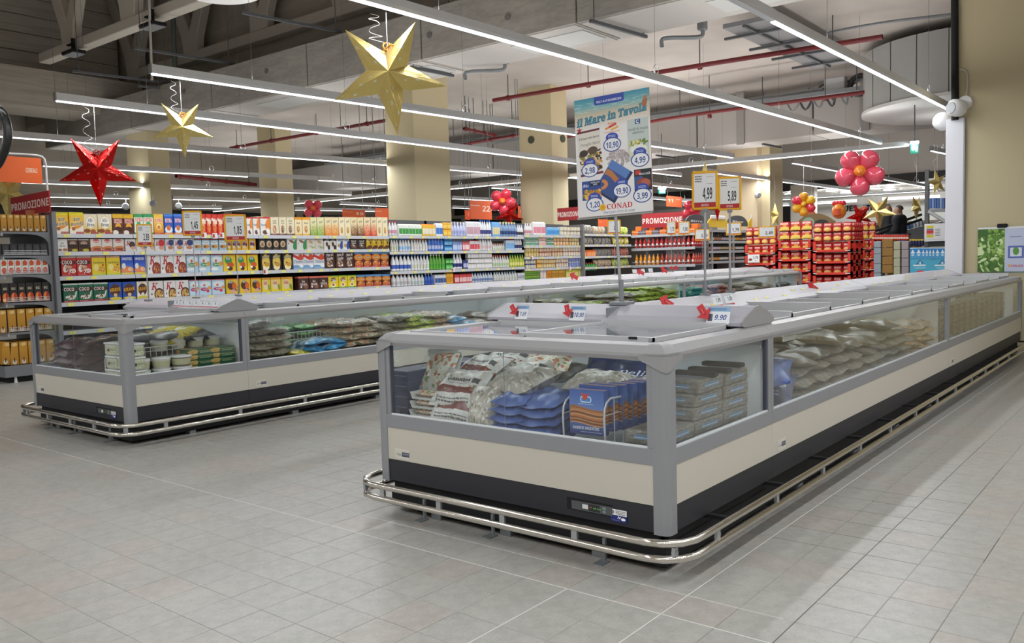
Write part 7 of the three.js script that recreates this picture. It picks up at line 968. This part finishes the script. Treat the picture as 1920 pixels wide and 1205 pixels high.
// drinks and boxes right of the red displays
{
  const Z = -14.2, px = (x, y) => onZ(x, y, Z); const pack = (l, r, t0, b, col, desc, o = {}) => { const a = px(l, b), c = px(r, t0), y0 = o.y0 ?? a.y, m = thing(o.name || 'drink_pack', desc, o.cat || 'pack', V((a.x + c.x) / 2, y0, Z + (o.dz || 0))); const w = c.x - a.x, h = c.y - y0; part('wrap', [rb(w * .98, h * .985, .28, .012, 0, h / 2, -.14)], matC(col, { roughness: .3 }), m); for (let k = 0; k < (o.n || 2); k++) part('can_band', [new THREE.CylinderGeometry(w / (o.n || 2) * .4, w / (o.n || 2) * .4, h * .86, 8, 1, false, -1.57, 3.14).translate(-w / 2 + (k + .5) * w / (o.n || 2), h / 2, -.03)], matC(o.c2 || '#dfe2e4', { roughness: .25 }), m); return m; };
  let q = 0; for (const [t0, b] of [[452, 464], [464, 476], [476, 494], [494, 512], [512, 530]]) pack(1638, 1652, t0, b, '#9aa6ae', `silver can pack, ${NTH(q++)} from top, beside the red displays`, { n: 3, c2: '#c8d0d4' });
  for (let k = 0; k < 4; k++) { const a = px(1654, 512 - k * 16), c = px(1674, 496 - k * 16); single('carton', [rb(c.x - a.x, c.y - a.y - .004, .4, .006, (a.x + c.x) / 2, (a.y + c.y) / 2, Z - .2)], matC('#9a7032'), `brown cardboard carton, ${NTH(k)} from bottom of the shown stack`, 'box', 'brown cartons'); }
  for (let k = 0; k < 4; k++) for (const [l, r, c, n, c2] of [[1675, 1688, '#b8b498', 'yellowish', '#d8cf8a'], [1690, 1704, '#a89a9c', 'reddish', '#b8404a']]) pack(l, r, 452 + k * 16, 468 + k * 16, c, `${n} can tray, ${NTH(k)} from top of its column`, { n: 3, c2 });
  for (let k = 0; k < 15; k++) { const a = px(1637 + k * 4.5, 450), m = place('redcan', () => { const t = thing('drink_can', '', 'can', V(0, 0, 0)); part('body', [lathe([[0, 0], [.024, 0], [.029, .01], [.029, .085], [.022, .1], [0, .1]], 10)], matC('#c8342a', { roughness: .3 }), t); part('label_band', [new THREE.CylinderGeometry(.0295, .0295, .03, 10, 1, true).translate(0, .04, 0)], matC('#e8d8c0'), t); return t; }, V(a.x, a.y, Z - .05), `red drink can, ${NTH(k)} from left on top of the stacks`, 'red drink cans'); }
  for (let k = 0; k < 5; k++) { const a = px(1708 + k * 5.2, 461); place('navycan', () => { const t = thing('jar', '', 'jar', V(0, 0, 0)); part('body', [lathe([[0, 0], [.028, 0], [.03, .1], [0, .1]], 10)], matC('#24264e'), t); part('lid', [new THREE.CylinderGeometry(.03, .03, .025, 10).translate(0, .112, 0)], matC('#e6c43a'), t); return t; }, V(a.x, a.y, Z - .02), `navy jar with yellow lid, ${NTH(k)} from left behind the blue water packs`, 'navy jars'); }
  const wl = signs.add(X => { rect(X, 0, 0, 256, 256, '#2f86cc'); rect(X, 0, 128, 256, 128, '#4a9ed4'); X.fillStyle = '#e6f2f8'; for (const x of [64, 192]) { X.beginPath(); X.moveTo(x - 40, 120); X.lineTo(x, 40); X.lineTo(x + 40, 120); X.fill(); ell(X, x, 170, 34, 26, '#bcdcee'); rect(X, x - 50, 116, 100, 14, '#e6f2f8'); } rect(X, 0, 0, 256, 20, '#dfeef6'); });
  const wl2 = signs.add(X => { rect(X, 0, 0, 256, 256, '#4fb0d2'); X.fillStyle = '#2f78b0'; X.beginPath(); X.moveTo(70, 100); X.lineTo(120, 10); X.lineTo(170, 80); X.fill(); rect(X, 40, 100, 150, 24, '#e6f2f6'); wrapText(X, '4', 120, 70, 60, '#eaf4f8'); rect(X, 60, 150, 130, 20, '#8ccbe2'); ell(X, 130, 230, 46, 26, '#d8404a'); });
  const zw = -13.4; for (const [k, l, r] of [[0, 1706, 1728], [1, 1728, 1741], [2, 1741, 1753], [3, 1753, 1772], [4, 1772, 1790]]) { const Q = plateAt(l, r, 464, 485, V(0, 1, zw), 0); plateThing('water_pack', `light blue water pack, ${NTH(k)} from left in the upper row`, 'pack', Q, 0, wl, matC('#5aa8d6'), { d: .28, group: 'water packs' }); }
  for (const [k, l, r] of [[0, 1706, 1746], [1, 1746, 1790]]) { const Q = plateAt(l, r, 485.5, 512, V(0, 1, zw), 0), a = Q.c.y - Q.h / 2; plateThing('water_case', `turquoise water case, ${k ? 'right' : 'left'} one under the water packs`, 'box', Q, 0, wl2, matC('#4aa6ca'), { d: .5 }); single('pallet_stack', [b2(Q.c.x - Q.w / 2, Q.c.x + Q.w / 2, 0, a, zw - .5, zw)], matC('#4aa6ca'), `turquoise case stack carrying the ${k ? 'right' : 'left'} water case`, 'box'); }
  // stands below the loose stacks
  const s0 = px(1638, 530), s1 = px(1706, 530); single('pallet_stack', [b2(s0.x, s1.x, 0, s0.y - .0, Z - .5, Z - .01)], matC('#8f8a80'), 'grey pallet stack carrying cans and brown cartons', 'box'); const s2 = px(1652, 452); single('pallet_stack', [b2(s2.x, px(1706, 452).x, 0, px(1690, 451).y - .002, Z - .9, Z - .42)], matC('#9a7032'), 'brown carton wall behind the can trays', 'box');
  // steel rack
  const t = thing('steel_rack', 'perforated steel rack with white info board and sloping brace', 'rack', V(0, 0, 0)), zr = -15.2, P = (x, y) => onZ(x, y, zr); const p1 = P(1732, 335), p2 = P(1741, 490); part('rack_post', [b2(P(1733.5, 400).x, P(1741, 400).x, 0, P(1737, 318).y, zr - .08, zr)], MS({ color: '#6f7174', map: perfTex, roughness: .6 }), t);
  part('rack_beam', [b2(P(1741, 400).x, P(1800, 400).x, P(1750, 392).y - .06, P(1750, 392).y, zr - .06, zr)], matC('#8f9194'), t); part('brace', [rod(P(1741, 396), P(1774, 417), .035, 8)], matC('#b9bcc0'), t); part('rack_shelf', [b2(P(1741, 452).x, P(1800, 452).x, P(1750, 462).y, P(1750, 452).y, zr - .6, zr)], matC('#3a3c40'), t); part('rack_beam', [b2(P(1741, 340).x, P(1800, 340).x, P(1750, 338).y, P(1750, 334).y, zr - .05, zr)], matC('#c9ccce'), t);
  const ib = signs.add(X => { rect(X, 0, 0, 256, 256, '#e8e8ea'); rect(X, 26, 30, 80, 40, '#dcd02e'); rect(X, 26, 74, 80, 16, '#3a6ac0'); rect(X, 26, 92, 80, 50, '#cf3a34'); rect(X, 26, 144, 80, 12, '#e88a84'); rect(X, 26, 160, 80, 40, '#d8cc34'); fine(X, 124, 80, 60, 5, '#666', 22); fine(X, 10, 226, 220, 1, '#aaa'); }); const Q = plateAt(1733, 1775, 419, 452, V(0, 1, zr + .05), 0); plateThing('info_board', 'white info board with yellow, blue and red bars on the rack', 'sign', Q, 0, ib, M.white);
  for (let k = 0; k < 6; k++) { const a = P(1744 + k * 5, 391); single('blue_pack', [rb(.045, .2, .1, .01, a.x, a.y + .104, zr - .05)], matC(pick(['#5a7ab8', '#7a94c8', '#4a6aa8', '#8aa0c0'])), `blue pack, ${NTH(k)} from left on the upper rack beam`, 'pack', 'blue packs on the rack'); }
}
// ---- mall hall beyond ----
{
  const zM = -34; struct('ceiling_mall', [b2(-26, 7, 3.5, 3.7, -42, -27.5)], matC('#c2bfbb')); struct('trim_2', [b2(-26, 7, 3.46, 3.76, -27.5, -27.25)], matC('#2c2b2c')); struct('wall_bulkhead', [b2(-26, 7, 3.76, 5.3, -27.5, -27.3)], matC('#b5b0ab'));
  struct('wall_shopfront', [b2(-26, 7, 2.35, 3.5, zM - .2, zM)], matC('#c6c4c0')); struct('wall_shopbase', [b2(-26, 7, 0, 2.35, zM - .9, zM - .7)], matC('#8a8278')); struct('trim_3', [b2(-26, 7, 2.3, 2.4, zM, zM + .1)], matC('#5a4e40'));
  { const Q = plateAt(1446, 1480, 388, 440, V(0, 1, -24), 0); struct('door_1', [b2(Q.c.x - Q.w / 2, Q.c.x + Q.w / 2, 0, Q.c.y + Q.h / 2, -24.2, -24)], M.black); const L = plateAt(1481, 1526, 376, 440, V(0, 1, -24), 0); struct('wall_doorside', [b2(L.c.x - L.w / 2, L.c.x + L.w / 2, 0, 3.4, -24.3, -24.05)], matC('#d6d2ca')); }
  for (const [k, x, y] of [[0, 1481, 362], [1, 1560, 357], [2, 1586, 360.5], [3, 1644, 352], [4, 1668, 355], [5, 1290, 383], [6, 1742, 351.5], [7, 1753, 350]]) { const H = 3.48, p = onY(x, y, H), c = V(p.x, H, Math.max(p.z, -33)); const t = thing('downlight', `round recessed downlight in the far mall ceiling, ${NTH(k)} in the picture order`, 'lamp', c); part('ring', [new THREE.TorusGeometry(.2, .025, 8, 24).rotateX(Math.PI / 2)], M.white, t); part('lens', [new THREE.CylinderGeometry(.19, .19, .02, 24)], M.glow, t); const L = new THREE.PointLight(new THREE.Color(1, .98, .95), 5); L.name = 'downlight_lamp'; L.position.y = -.08; t.add(L); }
  const { FontLoader } = await import('three/addons/loaders/FontLoader.js'), { TextGeometry } = await import('three/addons/geometries/TextGeometry.js'); const font = await new FontLoader().loadAsync('fonts/droid/droid_sans_bold.typeface.json');
  const letters = (s, l, r, t0, b, z, mat, name, label, depth = .06) => { const Q = plateAt(l, r, t0, b, V(0, 2, z), 0), g = new TextGeometry(s, { font, size: 1, depth: .1, curveSegments: 4 }); g.computeBoundingBox(); const B2 = g.boundingBox, sx = Q.w / (B2.max.x - B2.min.x), sy = Q.h / (B2.max.y - B2.min.y); g.translate(-(B2.max.x + B2.min.x) / 2, -(B2.max.y + B2.min.y) / 2, 0).scale(sx, sy, depth * 10); const m = single(name, [g], mat, label, 'sign'); m.position.copy(Q.c); if (name === 'number_cutout') part('string', [rod(V(0, Q.h / 2, 0), V(0, 5.3 - Q.c.y, 0), .004, 5)], M.string, m); return m; };
  letters('UES', 1583, 1607, 385, 396, zM + .02, M.black, 'shop_lettering', 'black shop letters left of the hanging gold star on the far white wall'); letters('TRIC', 1625, 1652, 383, 394, zM + .02, M.black, 'shop_lettering', 'black shop letters right of the hanging gold star on the far white wall');
  letters('6', 1513, 1530, 387, 412, -20, matC('#d8562e'), 'number_cutout', 'orange red cut-out digit beside the yellow balloons', .05); letters('6', 1608, 1626, 388, 413, -19.5, matC('#d8562e'), 'number_cutout', 'orange red cut-out digit behind the small red star', .05);
  // arched brown header
  { const Q = plateAt(1494, 1566, 400, 428, V(0, 2, -19), 0), t = thing('arched_header', 'brown arched shop header with two oval plaques above red displays', 'sign', Q.c), s = new THREE.Shape(), w = Q.w / 2, h = Q.h / 2; s.moveTo(-w, -h); s.lineTo(w, -h); s.lineTo(w, -h * .1); s.quadraticCurveTo(w * .5, h, 0, h); s.quadraticCurveTo(-w * .6, h, -w, -h * .3); s.closePath(); part('header_board', [new THREE.ExtrudeGeometry(s, { depth: .08, bevelEnabled: false })], matC('#7d6640'), t); for (const q of [-.8, .8]) part('standing_post', [b2(q * w - .04, q * w + .04, -Q.c.y, -h, 0, .08)], matC('#5a4a30'), t); part('plaque', [new THREE.CylinderGeometry(.16, .16, .03, 24).rotateX(Math.PI / 2).translate(-w * .32, -h * .35, .1)], matC('#8aa890'), t); part('plaque', [new THREE.CylinderGeometry(.17, .17, .03, 24).rotateX(Math.PI / 2).scale(1.1, .7, 1).translate(w * .35, -h * .5, .1)], matC('#2a302c'), t); }
  // moving ramp with railing and two men
  const D = 22, P = (x, y, d = D) => onD(x, y, d); const t = thing('moving_ramp', 'grey moving ramp with black handrail behind the cans', 'escalator', V(0, 0, 0)); const a = P(1628, 452), b = P(1780, 415); const L = b.clone().sub(a);
  const ang = -Math.atan2(L.z, L.x), len = Math.hypot(L.x, L.z), sl = Math.atan2(L.y, len), mk = (g) => g.rotateZ(sl).rotateY(ang).translate((a.x + b.x) / 2, (a.y + b.y) / 2, (a.z + b.z) / 2);
  part('ramp_side', [mk(bx(len, .5, .1, 0, -.2, 0))], matC('#8a8c90'), t); part('ramp_deck', [mk(bx(len, .08, 1.2, 0, -.12, -.65))], matC('#4a4c50'), t); part('glass_balustrade', [mk(bx(len, .5, .02, 0, .3, 0))], M.glass, t); for (const [x0, y0, x1, y1] of [[1632, 436, 1728, 402], [1634, 443, 1728, 411]]) part('handrail', [rod(P(x0, y0), P(x1, y1), .035, 8)], M.black, t);
  part('ramp_support', [b2(a.x + .2, b.x, 0, .9, b.z - 1.2, b.z - 1.0)], matC('#6a6c70'), t);
  for (let k = 0; k < 7; k++) { const p = P(1690 + k * 6, 437 - k * 2.4, 23.2); single('shelf_pack', [rb(.09, .3, .12, .01, p.x, p.y, p.z)], matC(pick(['#6a8ab8', '#d8dce4', '#4a6a9a', '#b8c4d0'])), `bluish pack, ${NTH(k)} from left behind the moving ramp railing`, 'pack', 'packs behind the ramp'); }
  // persons: one continuous body from tapered capsules
  function person(px, pyHead, d, faceTurn, jacket, label, bent) {
    const head = P(px, pyHead, d), hgt = 1.74, base = V(head.x, head.y - hgt + .1, head.z), g = thing('person', label, 'person', base, faceTurn);
    const J = [[[0, .86, 0], [0, 1.1, .01], .15, .15], [[0, 1.1, .01], [0, 1.36, 0], .15, .17], [[-.16, 1.4, 0], [.16, 1.4, 0], .075, .075], [[0, 1.42, 0], [0, 1.54, .02], .055, .05], [[.09, .9, 0], [.1, .48, .02], .1, .07], [[.1, .48, .02], [.1, .08, -.02], .068, .045], [[.1, .05, -.02], [.1, .04, .16], .045, .04], [[-.09, .9, 0], [-.1, .48, -.01], .1, .07], [[-.1, .48, -.01], [-.1, .08, -.05], .068, .045], [[-.1, .05, -.05], [-.1, .04, .13], .045, .04],
      [[.2, 1.39, 0], [.235, 1.1, .02], .06, .048], [[.235, 1.1, .02], [.18, .98, .26], .048, .036], [[-.2, 1.39, 0], [-.235, 1.1, .02], .06, .048], [[-.235, 1.1, .02], [-.16, .98, .27], .048, .036], [[.18, .98, .26], [.15, .96, .35], .036, .028], [[-.16, .98, .27], [-.13, .96, .36], .036, .028]];
    const headJ = [[[0, 1.6, .02], [0, 1.66, .015], .078, .09], [[0, 1.57, .06], [0, 1.55, .075], .045, .038], [[0, 1.61, .1], [0, 1.6, .115], .016, .014], [[.085, 1.62, .01], [.088, 1.6, .01], .022, .018], [[-.085, 1.62, .01], [-.088, 1.6, .01], .022, .018]];
    const sd = (p, [A, B2, ra, rb_]) => { const bx_ = B2[0] - A[0], by = B2[1] - A[1], bz = B2[2] - A[2], l2 = bx_ * bx_ + by * by + bz * bz || 1e-6; let q = ((p[0] - A[0]) * bx_ + (p[1] - A[1]) * by + (p[2] - A[2]) * bz) / l2; q = Math.min(1, Math.max(0, q)); return Math.hypot(p[0] - A[0] - bx_ * q, p[1] - A[1] - by * q, p[2] - A[2] - bz * q) - (ra + (rb_ - ra) * q); };
    const field = (list, lo, size, res, grow, clip) => { const mc = new MarchingCubes(res, new THREE.MeshBasicMaterial(), false, false, 60000); mc.isolation = 0; const k = .03; for (let z = 0; z < res; z++) for (let y = 0; y < res; y++) for (let x = 0; x < res; x++) { const p = [lo[0] + size * (x / (res / 2) - 1) * .5 + size / 2 - 0, lo[1] + size * (y / res), lo[2] + size * (z / res)]; p[0] = lo[0] + size * x / res; let s = 1; let acc = 0; for (const j of list) { acc += Math.exp(-sd(p, j) / k); } s = -k * Math.log(acc + 1e-20) - grow; if (clip && (p[1] < clip[0] || p[1] > clip[1])) s = Math.max(s, Math.max(clip[0] - p[1], p[1] - clip[1])); mc.field[x + y * res + z * res * res] = -s; } mc.update(); const n = mc.count, pos = new Float32Array(n * 3), nor = new Float32Array(n * 3); for (let i = 0; i < n; i++) { for (let c = 0; c < 3; c++) { pos[i * 3 + c] = lo[c] + size * (mc.positionArray[i * 3 + c] + 1) / 2; nor[i * 3 + c] = mc.normalArray[i * 3 + c]; } } const ge = new THREE.BufferGeometry(); ge.setAttribute('position', new THREE.BufferAttribute(pos, 3)); ge.setAttribute('normal', new THREE.BufferAttribute(nor, 3)); return ge; };
    const skin = matC('#a9826c', { roughness: .6 }); const body = part('body', [field([...J, ...headJ], [-.95, -.05, -.95], 1.9, 72, 0)], skin, g);
    part('jacket', [field([J[0], J[1], J[2], J[10], J[11], J[12], J[13]], [-.95, -.05, -.95], 1.9, 64, .022, [.78, 1.5])], matC(jacket, { roughness: .85 }), g); part('trousers', [field([J[0], J[4], J[5], J[7], J[8]], [-.95, -.05, -.95], 1.9, 64, .018, [.07, .92])], matC('#26262a', { roughness: .9 }), g); part('shoes', [field([J[6], J[9]], [-.95, -.05, -.95], 1.9, 64, .02)], M.black, g);
    part('hair', [new THREE.SphereGeometry(.1, 16, 12, 0, 6.3, 0, 1.5).scale(.95, .95, 1.05).rotateX(-.35).translate(0, 1.665, 0)], matC(bent ? '#4a4440' : '#5a544e', { roughness: .9 }), g);
    for (const s of [-1, 1]) { part('eye', [new THREE.SphereGeometry(.009, 8, 6).translate(s * .032, 1.635, .098)], M.black, g); for (let f = 0; f < 4; f++) part('finger', [tube([V(s * .145 + (f - 1.5) * .017, .955, .37), V(s * .145 + (f - 1.5) * .018, .945, .405), V(s * .145 + (f - 1.5) * .017, .925, .425 - f * .003)], .0085, 8, 6)], skin, g); part('thumb', [tube([V(s * .145 - s * .03, .965, .35), V(s * .145 - s * .052, .955, .38), V(s * .145 - s * .046, .94, .4)], .0095, 8, 6)], skin, g); }
    part('mouth', [bx(.034, .006, .008, 0, 1.575, .106)], matC('#7a4a42'), g); return g;
  }
  person(1662, 390, 22.4, 2.0, '#26262a', 'man in dark jacket, left of two on the moving ramp, turned to his companion', false);
  person(1686, 393, 22.0, -1.6, '#1f2128', 'man in dark jacket, right of two on the moving ramp, leaning on a trolley', true);
  { const p = P(1684, 447, 21.0), t2 = thing('trolley', 'blue and white trolley in front of the two men', 'trolley', V(p.x, p.y - .62, p.z)); part('basket', [rb(.5, .35, .4, .04, 0, .45, 0)], matC('#3a5aa8'), t2); part('white_bag', [rb(.16, .3, .05, .02, -.3, .42, .2)], M.white, t2); part('stripe_panel', [bx(.3, .06, .01, .05, .5, .206), bx(.3, .05, .01, .05, .38, .206)], matC('#e6eaf0'), t2); part('handle', [rod(V(-.25, .72, -.2), V(.25, .72, -.2), .018, 8), rod(V(-.22, .6, -.2), V(-.22, .72, -.2), .012, 6), rod(V(.22, .6, -.2), V(.22, .72, -.2), .012, 6)], M.black, t2); for (const [x, z] of [[-.2, .15], [.2, .15], [-.2, -.15], [.2, -.15]]) part('wheel', [new THREE.CylinderGeometry(.05, .05, .03, 12).rotateZ(Math.PI / 2).translate(x, .05, z), rod(V(x, .1, z), V(x, .3, z), .014, 6)], M.black, t2); }
}
// column speakers / lamps
for (const [x, y, X, label] of [[287, 381, -17.4, 'round white lamp on the leftmost beige column'], [1419, 366, -13.6, 'round white lamp on the pale right column'], [236, 387, -18, 'small white lamp left of the leftmost column'], [335, 386, -18, 'small white lamp right of the leftmost column']]) { const p = x > 1000 ? onZ(x, y, -18.9) : onX(x, y, X); const t = thing('column_lamp', label, 'spotlight', p, 1.0); t.scale.setScalar(.62); part('arm', [rod(V(0, .05, -.12), V(0, .02, 0), .03, 8), rod(V(0, 0, -.12), V(0, .3, -.14), .012, 6)], M.white, t); part('head', [lathe([[0, 0], [.09, .01], [.13, .05], [.13, .14], [.08, .2], [0, .21]], 24).rotateX(Math.PI / 2).translate(0, 0, -.03)], matC('#b9bbbe'), t); part('lens', [new THREE.CylinderGeometry(.09, .09, .015, 20).rotateX(Math.PI / 2).translate(0, 0, .185)], matC('#8d9195', { roughness: .2 }), t); }
for (const [x, y, c] of [[996, 262, 0], [1055, 260, 1]]) { const p = c ? onX(x, y, -10.2 + .01) : onZ(x, y, onX(1037, 380, -10.2).z + .01); single('round_cover', [new THREE.CylinderGeometry(.09, .09, .03, 24).rotateX(Math.PI / 2).rotateY(c ? Math.PI / 2 : 0).translate(p.x, p.y, p.z)], matC('#55584c', { roughness: .35 }), `dark round cover on the ${c ? 'aisle side' : 'left side'} of the second column`, 'cover'); }
// far wall: dark window band
for (let k = 0; k < 9; k++) struct('window_' + (k + 1), [b2(-25.99, -25.9, 2.6, 3.3, -34 + k * 3.2, -31.2 + k * 3.2)], matC('#1d1e20', { roughness: .2 }));
for (let k = 0; k < 6; k++) struct('window_' + (k + 10), [b2(-24 + k * 1.9, -22.3 + k * 1.9, 2.7, 3.5, -41.99, -41.9)], matC('#1d1e20', { roughness: .2 }));
flush();
scene.traverse(o => { if (o.isMesh) { o.receiveShadow = true; if (o.castShadow !== false) o.castShadow = true; } });
renderer.render(scene, camera);
